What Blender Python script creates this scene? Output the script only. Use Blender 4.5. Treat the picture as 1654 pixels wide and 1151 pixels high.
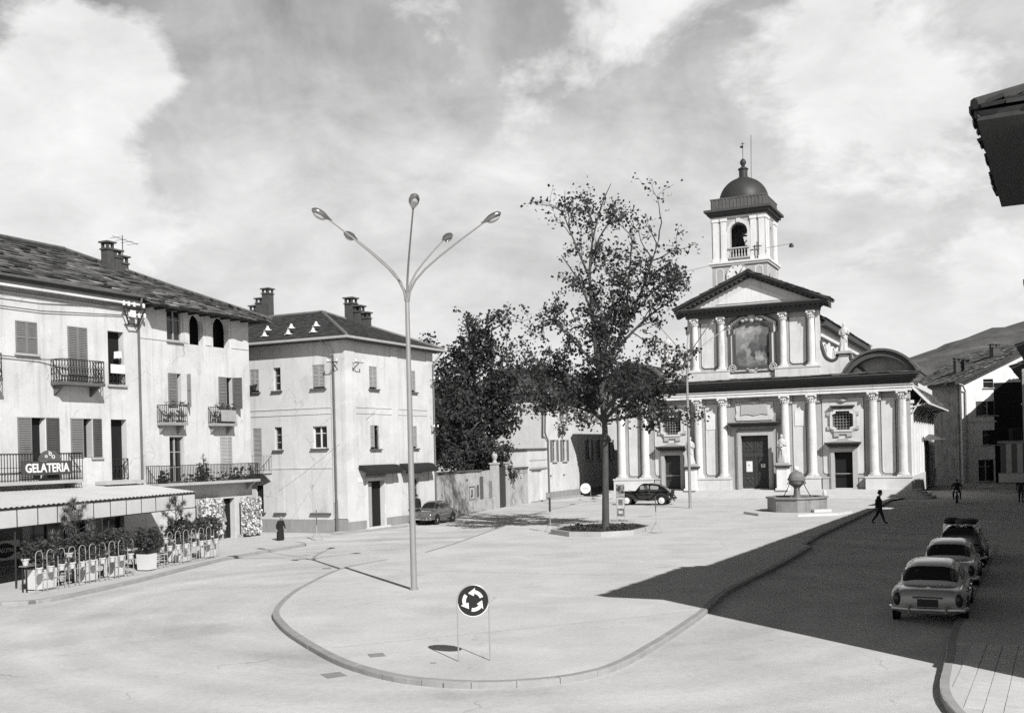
import bpy, bmesh, math, random
from math import sin, cos, pi, radians, sqrt, atan2
from mathutils import Vector, Matrix, noise
from mathutils.geometry import tessellate_polygon

for o in list(bpy.data.objects):
    bpy.data.objects.remove(o)
SC = bpy.context.scene
COL = SC.collection
random.seed(11)

# ------------------------------------------------------------------ camera
cam = bpy.data.cameras.new('camera'); camo = bpy.data.objects.new('camera', cam)
COL.objects.link(camo); SC.camera = camo
cam.sensor_width = 36.0; cam.lens = 36.0 * 1700 / 1654
cam.shift_y = 151.5 / 1654
camo.location = (0, 0, 4.5)
camo.rotation_euler = (pi / 2, 0.024, 0)
cam.clip_start = 0.1; cam.clip_end = 6000

# ------------------------------------------------------------------ sky and sun
SUNV = Vector((0.57, -1.22, 1.0)).normalized()          # towards the sun
ELEV = math.asin(SUNV.z)
world = bpy.data.worlds.new('World'); SC.world = world; world.use_nodes = True
nt = world.node_tree; N = nt.nodes; L = nt.links
N.clear()
def wn(t, **k):
    n = N.new(t)
    for a, b in k.items(): setattr(n, a, b)
    return n
def wmath(op, a, b=None, c=None, clamp=False):
    n = N.new('ShaderNodeMath'); n.operation = op; n.use_clamp = clamp
    for i, x in enumerate((a, b, c)):
        if x is None: continue
        if isinstance(x, (int, float)): n.inputs[i].default_value = x
        else: L.new(x, n.inputs[i])
    return n.outputs[0]
sky = wn('ShaderNodeTexSky', sky_type='NISHITA', sun_disc=False)
sky.sun_elevation = ELEV
sky.sun_rotation = atan2(SUNV.x, SUNV.y)
sky.air_density = 1.0; sky.dust_density = 1.6; sky.ozone_density = 1.0
SKY_STRENGTH = 0.05
tc = wn('ShaderNodeTexCoord')
sep = wn('ShaderNodeSeparateXYZ'); L.new(tc.outputs['Generated'], sep.inputs[0])
srgb = wn('ShaderNodeSeparateColor'); L.new(sky.outputs[0], srgb.inputs[0])
# black-and-white film behind a yellow filter: mostly red and green of the sky's light
base = wmath('ADD', wmath('MULTIPLY', srgb.outputs[0], 0.18), wmath('MULTIPLY', srgb.outputs[1], 0.09))
zpos = wmath('MAXIMUM', sep.outputs[2], 0.0)
# pale haze thinning upwards from the horizon all round
hz_ = wmath('MULTIPLY', 13.7, wmath('POWER', 2.718, wmath('MULTIPLY', wmath('POWER', wmath('DIVIDE', zpos, 0.46), 3.0), -1.0)))
base = wmath('ADD', base, hz_)
zc = wmath('ADD', zpos, 0.42)
comb = wn('ShaderNodeCombineXYZ')
L.new(wmath('DIVIDE', sep.outputs[0], zc), comb.inputs[0])
L.new(wmath('DIVIDE', sep.outputs[1], zc), comb.inputs[1])
def wnoise(scale, detail, rough, off, dist=0.0):
    m = wn('ShaderNodeMapping'); m.inputs['Location'].default_value = off
    L.new(comb.outputs[0], m.inputs['Vector'])
    n = wn('ShaderNodeTexNoise'); n.inputs['Scale'].default_value = scale
    n.inputs['Detail'].default_value = detail; n.inputs['Roughness'].default_value = rough
    n.inputs['Distortion'].default_value = dist
    L.new(m.outputs[0], n.inputs['Vector']); return n.outputs['Fac']
n1 = wnoise(2.7, 10, 0.6, (3.1, 7.7, 0), 0.35)
n2 = wnoise(7.5, 8, 0.62, (11.0, 2.0, 0), 0.3)
n3 = wnoise(1.6, 9, 0.58, (5.3, 1.2, 0), 0.9)
# thin mottled cloud veil, stronger higher up
vw = wmath('MULTIPLY', wmath('MINIMUM', wmath('DIVIDE', zpos, 0.34), 1.0), 1.0)
veil = wmath('ADD', wmath('MULTIPLY', wmath('SUBTRACT', n3, 0.5), 2.2), wmath('MULTIPLY', wmath('SUBTRACT', n2, 0.5), 1.2))
base = wmath('MULTIPLY', base, wmath('ADD', 1.0, wmath('MULTIPLY', veil, vw)))
# cumulus banks standing at fixed bearings
def bank(dx, dy, dz, width, amount):
    d = Vector((dx, dy, dz)).normalized()
    vm = wn('ShaderNodeVectorMath', operation='DOT_PRODUCT')
    L.new(tc.outputs['Generated'], vm.inputs[0]); vm.inputs[1].default_value = d
    t = wmath('DIVIDE', wmath('SUBTRACT', 1.0, vm.outputs['Value']), width)
    return wmath('MULTIPLY', wmath('POWER', 2.718, wmath('MULTIPLY', t, -1.0)), amount)
dens = wmath('ADD', wmath('MULTIPLY', n1, 0.75), wmath('MULTIPLY', n2, 0.32))
for b in ((-0.50, 1, 0.27, .0050, .34), (-0.46, 1, 0.20, .0040, .30), (-0.385, 1, 0.385, .0013, .30), (-0.335, 1, 0.365, .0007, .24), (-0.43, 1, 0.335, .0012, .22), (-0.42, 1, 0.25, .0016, .22), (-0.34, 1, 0.23, .0010, .14),
          (0.34, 1, 0.39, .0050, .22), (0.40, 1, 0.28, .0040, .20), (0.28, 1, 0.27, .0022, .16), (0.12, 1, 0.42, .0030, .22), (-0.10, 1, 0.42, .0012, .18), (0.46, 1, 0.165, .0006, .30), (0.03, 1, 0.33, .0012, .12), (-0.06, 1, 0.36, .0008, .12)):
    dens = wmath('ADD', dens, bank(*b))
cl = wmath('MULTIPLY', wmath('SUBTRACT', dens, 0.665), 9.5, clamp=True)
cl = wmath('SMOOTH_MIN', cl, 1.0, 0.2)
cl = wmath('MAXIMUM', cl, 0.0)
cloudb = wmath('ADD', 11.4, wmath('MULTIPLY', n2, 10.0))
bw = wmath('ADD', wmath('MULTIPLY', base, wmath('SUBTRACT', 1.0, cl)), wmath('MULTIPLY', cloudb, cl))
bw = wmath('MINIMUM', bw, 18.2)
cc = wn('ShaderNodeCombineColor')
L.new(bw, cc.inputs[0]); L.new(wmath('MULTIPLY', bw, 0.992), cc.inputs[1]); L.new(wmath('MULTIPLY', bw, 0.988), cc.inputs[2])
bg = wn('ShaderNodeBackground'); bg.inputs['Strength'].default_value = SKY_STRENGTH
L.new(cc.outputs[0], bg.inputs['Color'])
wo = wn('ShaderNodeOutputWorld'); L.new(bg.outputs[0], wo.inputs[0])

sl = bpy.data.lights.new('sun', 'SUN'); sl.energy = 5.0; sl.angle = radians(0.5); sl.color = (1, 0.99, 0.98)
so = bpy.data.objects.new('sun', sl); COL.objects.link(so)
so.location = (30, -60, 60); so.rotation_euler = SUNV.to_track_quat('Z', 'Y').to_euler()

SC.view_settings.view_transform = 'Standard'; SC.view_settings.look = 'None'
SC.view_settings.exposure = 0.1; SC.view_settings.gamma = 1.0
SC.view_settings.use_curve_mapping = False
SC.cycles.max_bounces = 6; SC.cycles.diffuse_bounces = 1; SC.cycles.glossy_bounces = 3
SC.cycles.use_denoising = False

# ------------------------------------------------------------------ materials
MATS = {}
def gcol(v): return (v, v * 0.992, v * 0.984, 1)
def mat(name, v, rough=0.8, var=0.15, scale=2.0, bump=0.0, bscale=30.0, metallic=0.0, streak=0.0, spec=0.3, spots=0.0, fine=0.0, sz=1.0, patch=0.0, crack=0.0, crack_scale=.18, crack_w=.006, ring=0.0, tone=0.0):
    if name in MATS: return MATS[name]
    m = bpy.data.materials.new(name); m.use_nodes = True
    nt = m.node_tree; n = nt.nodes; l = nt.links
    p = n['Principled BSDF']
    p.inputs['Roughness'].default_value = rough; p.inputs['Metallic'].default_value = metallic
    p.inputs['Specular IOR Level'].default_value = spec
    g = n.new('ShaderNodeNewGeometry')
    mp = n.new('ShaderNodeMapping'); mp.inputs['Scale'].default_value = (1, 1, sz); l.new(g.outputs['Position'], mp.inputs['Vector'])
    def nz(sc, det, vec=None, ro=0.6):
        t = n.new('ShaderNodeTexNoise'); t.inputs['Scale'].default_value = sc; t.inputs['Detail'].default_value = det
        t.inputs['Roughness'].default_value = ro
        l.new(vec or mp.outputs[0], t.inputs['Vector']); return t.outputs['Fac']
    def mth(op, a, b, clamp=False):
        t = n.new('ShaderNodeMath'); t.operation = op; t.use_clamp = clamp
        for i, x in enumerate((a, b)):
            if isinstance(x, (int, float)): t.inputs[i].default_value = x
            else: l.new(x, t.inputs[i])
        return t.outputs[0]
    f = mth('MULTIPLY', mth('SUBTRACT', nz(scale, 6), 0.5), 2.6 * var)
    f = mth('ADD', f, 1.0)
    if fine: f = mth('ADD', f, mth('MULTIPLY', mth('SUBTRACT', nz(scale * 22, 3), 0.5), 2 * fine))
    if streak:
        ms = n.new('ShaderNodeMapping'); ms.inputs['Scale'].default_value = (2.2, 2.2, 0.16); l.new(g.outputs['Position'], ms.inputs['Vector'])
        s = mth('MULTIPLY', mth('SUBTRACT', nz(1.3, 6, ms.outputs[0], 0.65), 0.52), 5.0, True)
        f = mth('SUBTRACT', f, mth('MULTIPLY', s, streak))
    if patch:
        pz = nz(scale * .8, 3, None, 0.4)
        f = mth('ADD', f, mth('MULTIPLY', mth('MULTIPLY', mth('SUBTRACT', pz, 0.56), 40.0, True), -patch))
        f = mth('ADD', f, mth('MULTIPLY', mth('MULTIPLY', mth('SUBTRACT', nz(scale * 1.7, 2, None, 0.4), 0.62), 40.0, True), patch * .7))
    if crack:
        vo = n.new('ShaderNodeTexVoronoi'); vo.feature = 'DISTANCE_TO_EDGE'; vo.inputs['Scale'].default_value = crack_scale
        dv = n.new('ShaderNodeVectorMath'); dv.operation = 'ADD'; nd = n.new('ShaderNodeTexNoise'); nd.inputs['Scale'].default_value = 1.5; nd.inputs['Detail'].default_value = 5; l.new(mp.outputs[0], nd.inputs['Vector'])
        sd = n.new('ShaderNodeVectorMath'); sd.operation = 'SCALE'; sd.inputs['Scale'].default_value = 1.2; l.new(nd.outputs['Color'], sd.inputs[0]); l.new(mp.outputs[0], dv.inputs[0]); l.new(sd.outputs[0], dv.inputs[1]); l.new(dv.outputs[0], vo.inputs['Vector'])
        ck = mth('SUBTRACT', 1.0, mth('MULTIPLY', vo.outputs['Distance'], 1.0 / crack_w, True), True)
        ck = mth('MULTIPLY', ck, mth('MULTIPLY', mth('SUBTRACT', nz(.5, 3), 0.47), 8.0, True))
        f = mth('SUBTRACT', f, mth('MULTIPLY', ck, crack))
    if ring:
        # wheel tracks curving round the traffic island
        cv = n.new('ShaderNodeVectorMath'); cv.operation = 'SUBTRACT'; l.new(g.outputs['Position'], cv.inputs[0]); cv.inputs[1].default_value = (-1.0, 31.0, 0)
        ln = n.new('ShaderNodeVectorMath'); ln.operation = 'LENGTH'; l.new(cv.outputs[0], ln.inputs[0])
        nr = n.new('ShaderNodeTexNoise'); nr.noise_dimensions = '1D'; nr.inputs['Scale'].default_value = .55; nr.inputs['Detail'].default_value = 4
        l.new(mth('ADD', ln.outputs['Value'], mth('MULTIPLY', nz(.12, 2), 3.0)), nr.inputs['W'])
        f = mth('ADD', f, mth('MULTIPLY', mth('SUBTRACT', nr.outputs['Fac'], 0.5), ring))
    if spots:
        s = mth('MULTIPLY', mth('SUBTRACT', nz(scale * 3.1, 8, None, 0.7), 0.58), 9.0, True)
        f = mth('SUBTRACT', f, mth('MULTIPLY', s, spots))
    if tone:
        at = n.new('ShaderNodeAttribute'); at.attribute_name = 'tone'; f = mth('MULTIPLY', f, mth('ADD', 1.0, mth('MULTIPLY', at.outputs['Fac'], tone)))
    vm = n.new('ShaderNodeVectorMath'); vm.operation = 'SCALE'
    c = gcol(v); vm.inputs[0].default_value = c[:3]; l.new(mth('MAXIMUM', f, 0.02), vm.inputs['Scale'])
    l.new(vm.outputs[0], p.inputs['Base Color'])
    if bump:
        b = n.new('ShaderNodeBump'); b.inputs['Strength'].default_value = bump; b.inputs['Distance'].default_value = 0.02
        l.new(nz(bscale, 4), b.inputs['Height']); l.new(b.outputs[0], p.inputs['Normal'])
    MATS[name] = m
    return m
STUCCO = mat('stucco', .60, var=.16, scale=.7, streak=.26, bump=.3, bscale=8, spots=.10, fine=.07, patch=.07, crack=.3, crack_scale=.22, crack_w=.008)
STUCCO2 = mat('stucco_pale', .64, var=.12, scale=.7, streak=.12, bump=.25, bscale=8, spots=.08, fine=.06, patch=.07, crack=.3, crack_scale=.22, crack_w=.008)
STUCCOB = mat('stucco_grey', .63, var=.13, scale=.6, streak=.2, bump=.25, bscale=8, spots=.08, fine=.07, patch=.07, crack=.3, crack_scale=.22, crack_w=.008)
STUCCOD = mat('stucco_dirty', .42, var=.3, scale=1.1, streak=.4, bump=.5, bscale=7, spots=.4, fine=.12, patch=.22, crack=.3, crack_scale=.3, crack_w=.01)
PLINTHM = mat('plinth_stone', .30, var=.22, scale=1.4, streak=.2, bump=.4, bscale=10, spots=.2, fine=.08)
CHWALL = mat('church_wall', .40, var=.2, scale=.9, streak=.3, bump=.3, bscale=9, spots=.16, fine=.09)
CHPANEL = mat('church_panel', .62, var=.16, scale=1.0, streak=.24, bump=.25, bscale=9, fine=.08, spots=.12)
CHCOL = mat('church_column', .66, var=.2, scale=1.4, streak=.32, bump=.3, bscale=12, fine=.09, spots=.14)
CHTRIM = mat('church_trim', .43, var=.12, scale=2, bump=.2, bscale=15, fine=.05)
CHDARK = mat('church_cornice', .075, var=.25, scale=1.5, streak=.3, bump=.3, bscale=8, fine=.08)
CHWHITE = mat('church_white', .74, var=.12, scale=1.2, streak=.2, bump=.2, bscale=12, fine=.06, spots=.08)
MARBLE = mat('statue_stone', .55, var=.22, scale=6, bump=.3, bscale=20, streak=.25)
STEPM = mat('step_stone', .58, var=.12, scale=1.5, bump=.3, bscale=12, fine=.08)
SLAB = mat('roof_slab', .10, var=.7, scale=2.2, bump=.6, bscale=10, rough=.85, fine=.4, tone=1.0)
TILE = mat('roof_tile', .05, var=.4, scale=2.5, bump=.4, bscale=14, rough=.9, fine=.25, tone=.35)
TILE2 = mat('roof_tile_light', .16, var=.4, scale=2.5, bump=.4, bscale=14, rough=.9, fine=.25)
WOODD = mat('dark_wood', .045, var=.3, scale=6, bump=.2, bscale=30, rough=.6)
SHUT = mat('shutter_paint', .20, var=.18, scale=4, bump=.1, bscale=30, rough=.6, streak=.2)
SHUTD = mat('shutter_dark', .09, var=.2, scale=4, rough=.6, streak=.2)
SHUTL = mat('shutter_pale', .36, var=.12, scale=4, rough=.6, streak=.15)
FRAMEL = mat('window_frame', .45, var=.1, scale=6, rough=.5)
GLASS = mat('window_glass', .02, rough=.06, var=.3, scale=.8, spec=.6)
DARKIN = mat('dark_interior', .012, rough=.9, var=.3)
IRON = mat('wrought_iron', .035, rough=.5, var=.3, scale=8, metallic=.3)
IRONL = mat('painted_steel', .38, rough=.4, var=.12, scale=6, metallic=.2)
LAMPM = mat('lamp_metal', .34, rough=.45, var=.12, scale=3, metallic=.35)
LAMPH = mat('lamp_housing', .28, rough=.22, var=.15, scale=6, metallic=.7)
PIPE = mat('drain_pipe', .16, rough=.5, var=.25, scale=3, metallic=.3)
PIPEL = mat('drain_pipe_light', .40, rough=.5, var=.2, scale=3)
WHITE = mat('white_paint', .72, rough=.55, var=.08, scale=3, fine=.04)
BLACK = mat('black_paint', .018, rough=.45, var=.2, scale=5)
BRICK = mat('chimney_brick', .075, var=.5, scale=5, bump=.6, bscale=14, fine=.25)
CONC = mat('concrete', .42, var=.16, scale=1.6, bump=.4, bscale=20, fine=.1, streak=.12)
BARK = mat('bark', .075, var=.4, scale=5, bump=.8, bscale=22, rough=.95, fine=.2, sz=.3)
def leafmat(name, v, tr=.35):
    m = mat(name, v, rough=.55, var=.55, scale=1.1, fine=.3)
    nt = m.node_tree; n = nt.nodes; l = nt.links
    p = n['Principled BSDF']; out = n['Material Output']
    t = n.new('ShaderNodeBsdfTranslucent'); t.inputs[0].default_value = gcol(v * .9)
    mx = n.new('ShaderNodeMixShader'); mx.inputs[0].default_value = tr
    l.new(p.outputs[0], mx.inputs[1]); l.new(t.outputs[0], mx.inputs[2]); l.new(mx.outputs[0], out.inputs[0])
    return m
LEAF = leafmat('leaf_autumn', .065)
LEAFD = leafmat('leaf_dark', .055, .25)
LEAFP = leafmat('leaf_potted', .07, .25)
NEEDLE = leafmat('needle', .22, .25)

# ------------------------------------------------------------------ mesh helpers
JOINED = {'eyes_and_mouth', 'nose_and_ears', 'hand', 'lettering', 'clock_hands', 'clock_rim', 'emblem', 'antenna', 'boot_seam', 'boot_emblem', 'railing', 'cable', 'grille', 'notice_print', 'spouts', 'tripod'}
class MB:
    def __init__(s): s.v = []; s.f = []; s.pc = []
    def add(s, vs, fs, M=None):
        b = len(s.v); s.pc.append((b, b + len(vs), len(s.f), len(s.f) + len(fs)))
        if M is not None: vs = [M @ Vector(p) for p in vs]
        s.v.extend([tuple(p) for p in vs]); s.f.extend([tuple(i + b for i in f) for f in fs]); return s
    def box(s, x0, x1, y0, y1, z0, z1, M=None):
        vs = [(x0, y0, z0), (x1, y0, z0), (x1, y1, z0), (x0, y1, z0), (x0, y0, z1), (x1, y0, z1), (x1, y1, z1), (x0, y1, z1)]
        return s.add(vs, [(0, 3, 2, 1), (4, 5, 6, 7), (0, 1, 5, 4), (1, 2, 6, 5), (2, 3, 7, 6), (3, 0, 4, 7)], M)
    def cbox(s, c, sz, rz=0.0, rx=0.0, ry=0.0):
        M = Matrix.Translation(c) @ Matrix.Rotation(rz, 4, 'Z') @ Matrix.Rotation(ry, 4, 'Y') @ Matrix.Rotation(rx, 4, 'X')
        return s.box(-sz[0] / 2, sz[0] / 2, -sz[1] / 2, sz[1] / 2, -sz[2] / 2, sz[2] / 2, M)
    def bar(s, a, b, w, h=None):
        a = Vector(a); b = Vector(b); d = b - a; ln = d.length
        if ln < 1e-6: return s
        q = d.to_track_quat('X', 'Z').to_matrix().to_4x4()
        h = h or w
        return s.box(0, ln, -w / 2, w / 2, -h / 2, h / 2, Matrix.Translation(a) @ q)
    def tube(s, pts, r, n=6, caps=True):
        pts = [Vector(p) for p in pts]; k = len(pts)
        rs = r if isinstance(r, (list, tuple)) else [r] * k
        rings = []; up = None
        for i, p in enumerate(pts):
            d = (pts[min(i + 1, k - 1)] - pts[max(i - 1, 0)])
            if d.length < 1e-9: d = Vector((0, 0, 1))
            d.normalize()
            if up is None:
                up = Vector((0, 0, 1)) if abs(d.z) < .9 else Vector((1, 0, 0))
            x = up.cross(d)
            if x.length < 1e-4: x = Vector((0, 1, 0)).cross(d)
            x.normalize(); y = d.cross(x); up = y
            rings.append([p + (x * cos(2 * pi * j / n) + y * sin(2 * pi * j / n)) * rs[i] for j in range(n)])
        vs = [q for rg in rings for q in rg]; fs = []
        for i in range(k - 1):
            for j in range(n):
                fs.append((i * n + j, i * n + (j + 1) % n, (i + 1) * n + (j + 1) % n, (i + 1) * n + j))
        if caps:
            fs.append(tuple(reversed(range(n)))); fs.append(tuple((k - 1) * n + j for j in range(n)))
        return s.add(vs, fs)
    def lathe(s, prof, n=16, c=(0, 0, 0), M=None, a0=0.0, sq=None):
        vs = []; fs = []; k = len(prof)
        for r, z in prof:
            for j in range(n):
                a = a0 + 2 * pi * j / n
                vs.append((c[0] + r * cos(a), c[1] + r * sin(a), c[2] + z))
        for i in range(k - 1):
            for j in range(n):
                fs.append((i * n + j, i * n + (j + 1) % n, (i + 1) * n + (j + 1) % n, (i + 1) * n + j))
        fs.append(tuple(reversed(range(n)))); fs.append(tuple((k - 1) * n + j for j in range(n)))
        return s.add(vs, fs, M)
    def ball(s, c, r, nu=10, nv=7, M=None):
        if isinstance(r, (int, float)): r = (r, r, r)
        vs = [(c[0], c[1], c[2] - r[2])]; fs = []
        for i in range(1, nv):
            t = -pi / 2 + pi * i / nv
            for j in range(nu):
                a = 2 * pi * j / nu
                vs.append((c[0] + r[0] * cos(t) * cos(a), c[1] + r[1] * cos(t) * sin(a), c[2] + r[2] * sin(t)))
        vs.append((c[0], c[1], c[2] + r[2])); e = len(vs) - 1
        for j in range(nu):
            fs.append((0, 1 + (j + 1) % nu, 1 + j))
            for i in range(nv - 2):
                a = 1 + i * nu; b = a + nu
                fs.append((a + j, a + (j + 1) % nu, b + (j + 1) % nu, b + j))
            a = 1 + (nv - 2) * nu
            fs.append((a + j, a + (j + 1) % nu, e))
        return s.add(vs, fs, M)
    def prism(s, poly, fn, d, holes=(), back=True, sides=True):
        """poly/holes: 2-D loops (a,b); fn(a,b,t) -> point, extruded from t=0 to t=d"""
        loops = [list(poly)] + [list(h) for h in holes]
        tris = tessellate_polygon([[Vector((a, b, 0)) for a, b in lp] for lp in loops])
        flat = [q for lp in loops for q in lp]
        b0 = [fn(a, b, 0) for a, b in flat]; m = len(flat)
        s.add(b0, tris)
        if back: s.add([fn(a, b, d) for a, b in flat], tris)
        if sides:
            for lp in loops:
                k = len(lp)
                vs = [fn(a, b, 0) for a, b in lp] + [fn(a, b, d) for a, b in lp]
                s.add(vs, [(i, (i + 1) % k, k + (i + 1) % k, k + i) for i in range(k)])
        return s
    def groups(s, tol=.004):
        P = s.pc; bb = []
        for a, b, c, d in P:
            vs = s.v[a:b]; bb.append([min(v[i] for v in vs) - tol for i in range(3)] + [max(v[i] for v in vs) + tol for i in range(3)])
        par = list(range(len(P)))
        def fd(i):
            while par[i] != i: par[i] = par[par[i]]; i = par[i]
            return i
        for i in range(len(P)):
            A = bb[i]
            for j in range(i):
                B = bb[j]
                if A[0] <= B[3] and B[0] <= A[3] and A[1] <= B[4] and B[1] <= A[4] and A[2] <= B[5] and B[2] <= A[5]:
                    x, y = fd(i), fd(j)
                    if x != y: par[x] = y
        g = {}
        for i in range(len(P)): g.setdefault(fd(i), []).append(i)
        return list(g.values())
    def build(s, name, m, parent=None, smooth=False, kind=None, M=None, fix=True):
        if fix and not kind and parent is not None and 1 < len(s.pc) < 420 and name not in JOINED:
            gs = s.groups()
            if len(gs) > 1:
                first = None
                for g in gs:
                    q = MB()
                    for i in g:
                        a, b, c, d = s.pc[i]; q.v_off = len(q.v)
                        q.add(s.v[a:b], [tuple(k - a for k in f) for f in s.f[c:d]])
                    o = q._build(name, m, parent, smooth, kind, M, fix); first = first or o
                return first
        return s._build(name, m, parent, smooth, kind, M, fix)
    def _build(s, name, m, parent=None, smooth=False, kind=None, M=None, fix=True):
        me = bpy.data.meshes.new(name); me.from_pydata(s.v if M is None else [M @ Vector(p) for p in s.v], [], s.f)
        if fix:
            bm = bmesh.new(); bm.from_mesh(me)
            bmesh.ops.remove_doubles(bm, verts=bm.verts, dist=0.0005) if smooth else None
            bmesh.ops.recalc_face_normals(bm, faces=bm.faces)
            bm.to_mesh(me); bm.free()
        me.materials.append(m)
        if smooth:
            me.polygons.foreach_set('use_smooth', [True] * len(me.polygons))
            try: me.set_sharp_from_angle(angle=radians(42))
            except Exception: pass
        o = bpy.data.objects.new(name, me); COL.objects.link(o)
        if parent is not None: o.parent = parent
        if kind: o['kind'] = kind
        return o
def tag(o, label, cat, group=None):
    o['label'] = label; o['category'] = cat
    if group: o['group'] = group
    return o
def thing(name, label, cat, loc=(0, 0, 0), rz=0.0, group=None):
    o = bpy.data.objects.new(name, None); COL.objects.link(o); o.empty_display_size = .2
    o.location = loc; o.rotation_euler = (0, 0, rz)
    return tag(o, label, cat, group)
def struct(name, mb, m, kind='structure', **k):
    o = mb.build(name, m, **k); o['kind'] = kind; return o
def copy_tree(o, parent=None):
    c = o.copy(); COL.objects.link(c); c.parent = parent
    for ch in list(o.children): copy_tree(ch, c)
    return c
def place(o, loc, rz, label=None, sc=None):
    o.location = loc; o.rotation_euler = (0, 0, rz)
    if label: o['label'] = label
    if sc: o.scale = (sc, sc, sc)
    return o
def rect(a0, a1, b0, b1): return [(a0, b0), (a1, b0), (a1, b1), (a0, b1)]
def arch(a0, a1, b0, b1, n=8):
    r = (a1 - a0) / 2; c = (a0 + a1) / 2
    return [(a0, b0), (a1, b0)] + [(c + r * cos(pi * i / n), b1 - r + r * sin(pi * i / n)) for i in range(n + 1)]
def rrect(a0, a1, b0, b1, r, n=4, top=True):
    o = []
    for cx, cy, s in ((a1 - r, b0 + r, -pi / 2), (a1 - r, b1 - r, 0), (a0 + r, b1 - r, pi / 2), (a0 + r, b0 + r, pi)):
        if not top and cy > b0 + r + 1e-6:
            o.append((cx + r if s == 0 else cx - r, b1)); continue
        for i in range(n + 1):
            a = s + pi / 2 * i / n; o.append((cx + r * cos(a), cy + r * sin(a)))
    return o
def XZ(y=0.0, sg=1):      # plane facing -y; extrude into +y (sg=1) or out to -y (sg=-1)
    return lambda a, b, t: (a, y + sg * t, b)
def YZ(x=0.0, sg=1):      # plane at x; first coordinate runs along y
    return lambda a, b, t: (x + sg * t, a, b)
def XY(z=0.0, sg=1): return lambda a, b, t: (a, b, z + sg * t)
def text_mesh(body, size, ext=.01, bold=.0):
    cu = bpy.data.curves.new('lettering', 'FONT'); cu.body = body; cu.size = size; cu.extrude = ext; cu.offset = bold
    cu.align_x = 'CENTER'; cu.align_y = 'CENTER'; cu.resolution_u = 3
    o = bpy.data.objects.new('lettering', cu); COL.objects.link(o)
    dg = bpy.context.evaluated_depsgraph_get(); dg.update()
    me = bpy.data.meshes.new_from_object(o.evaluated_get(dg)); bpy.data.objects.remove(o)
    return me
def text_obj(name, body, size, m, parent, M, ext=.01, bold=0.0, sx=1.0):
    me = text_mesh(body, size, ext, bold); me.transform(M @ Matrix.Diagonal((sx, 1, 1, 1))); me.materials.clear(); me.materials.append(m)
    o = bpy.data.objects.new(name, me); COL.objects.link(o); o.parent = parent; return o
A64 = radians(64.3)
E64 = Vector((cos(A64), sin(A64), 0))
# ================================================================== ground
GROUND = mat('ground_gravel', .53, var=.24, scale=.3, bump=.5, bscale=22, fine=.18, spots=.12, rough=.95, patch=.07, crack=.35, crack_scale=.11, crack_w=.004, ring=.45)
PAVE = mat('piazza_paving', .57, var=.2, scale=.4, bump=.4, bscale=26, fine=.15, spots=.1, rough=.95, patch=.05, crack=.3, crack_scale=.09, crack_w=.004)
SIDEW = mat('sidewalk_asphalt', .52, var=.12, scale=.5, bump=.3, bscale=25, fine=.09, spots=.06, rough=.95)
KERBM = mat('kerb_stone', .33, var=.25, scale=2, bump=.4, bscale=18, fine=.12)
SOIL = mat('soil', .05, var=.4, scale=3, bump=.8, bscale=12, fine=.3)
def sheet(name, poly, z, m, kind='structure'):
    mb = MB()
    tris = tessellate_polygon([[Vector((a, b, 0)) for a, b in poly]])
    mb.add([(a, b, z) for a, b in poly], tris)
    o = mb.build(name, m); o['kind'] = kind
    return o
def smooth_poly(pts, n=4, closed=False):
    out = []; k = len(pts)
    rng = range(k if closed else k - 1)
    for i in rng:
        p0 = Vector(pts[(i - 1) % k] if closed or i > 0 else pts[i]); p1 = Vector(pts[i]); p2 = Vector(pts[(i + 1) % k]); p3 = Vector(pts[(i + 2) % k] if closed or i + 2 < k else pts[(i + 1) % k])
        for j in range(n):
            t = j / n
            out.append(tuple(0.5 * ((2 * p1) + (p2 - p0) * t + (2 * p0 - 5 * p1 + 4 * p2 - p3) * t * t + (3 * p1 - p0 - 3 * p2 + p3) * t ** 3)))
    if not closed: out.append(tuple(pts[-1]))
    return out
JOINTM = mat('kerb_joint', .14, var=.3, scale=4)
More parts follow.
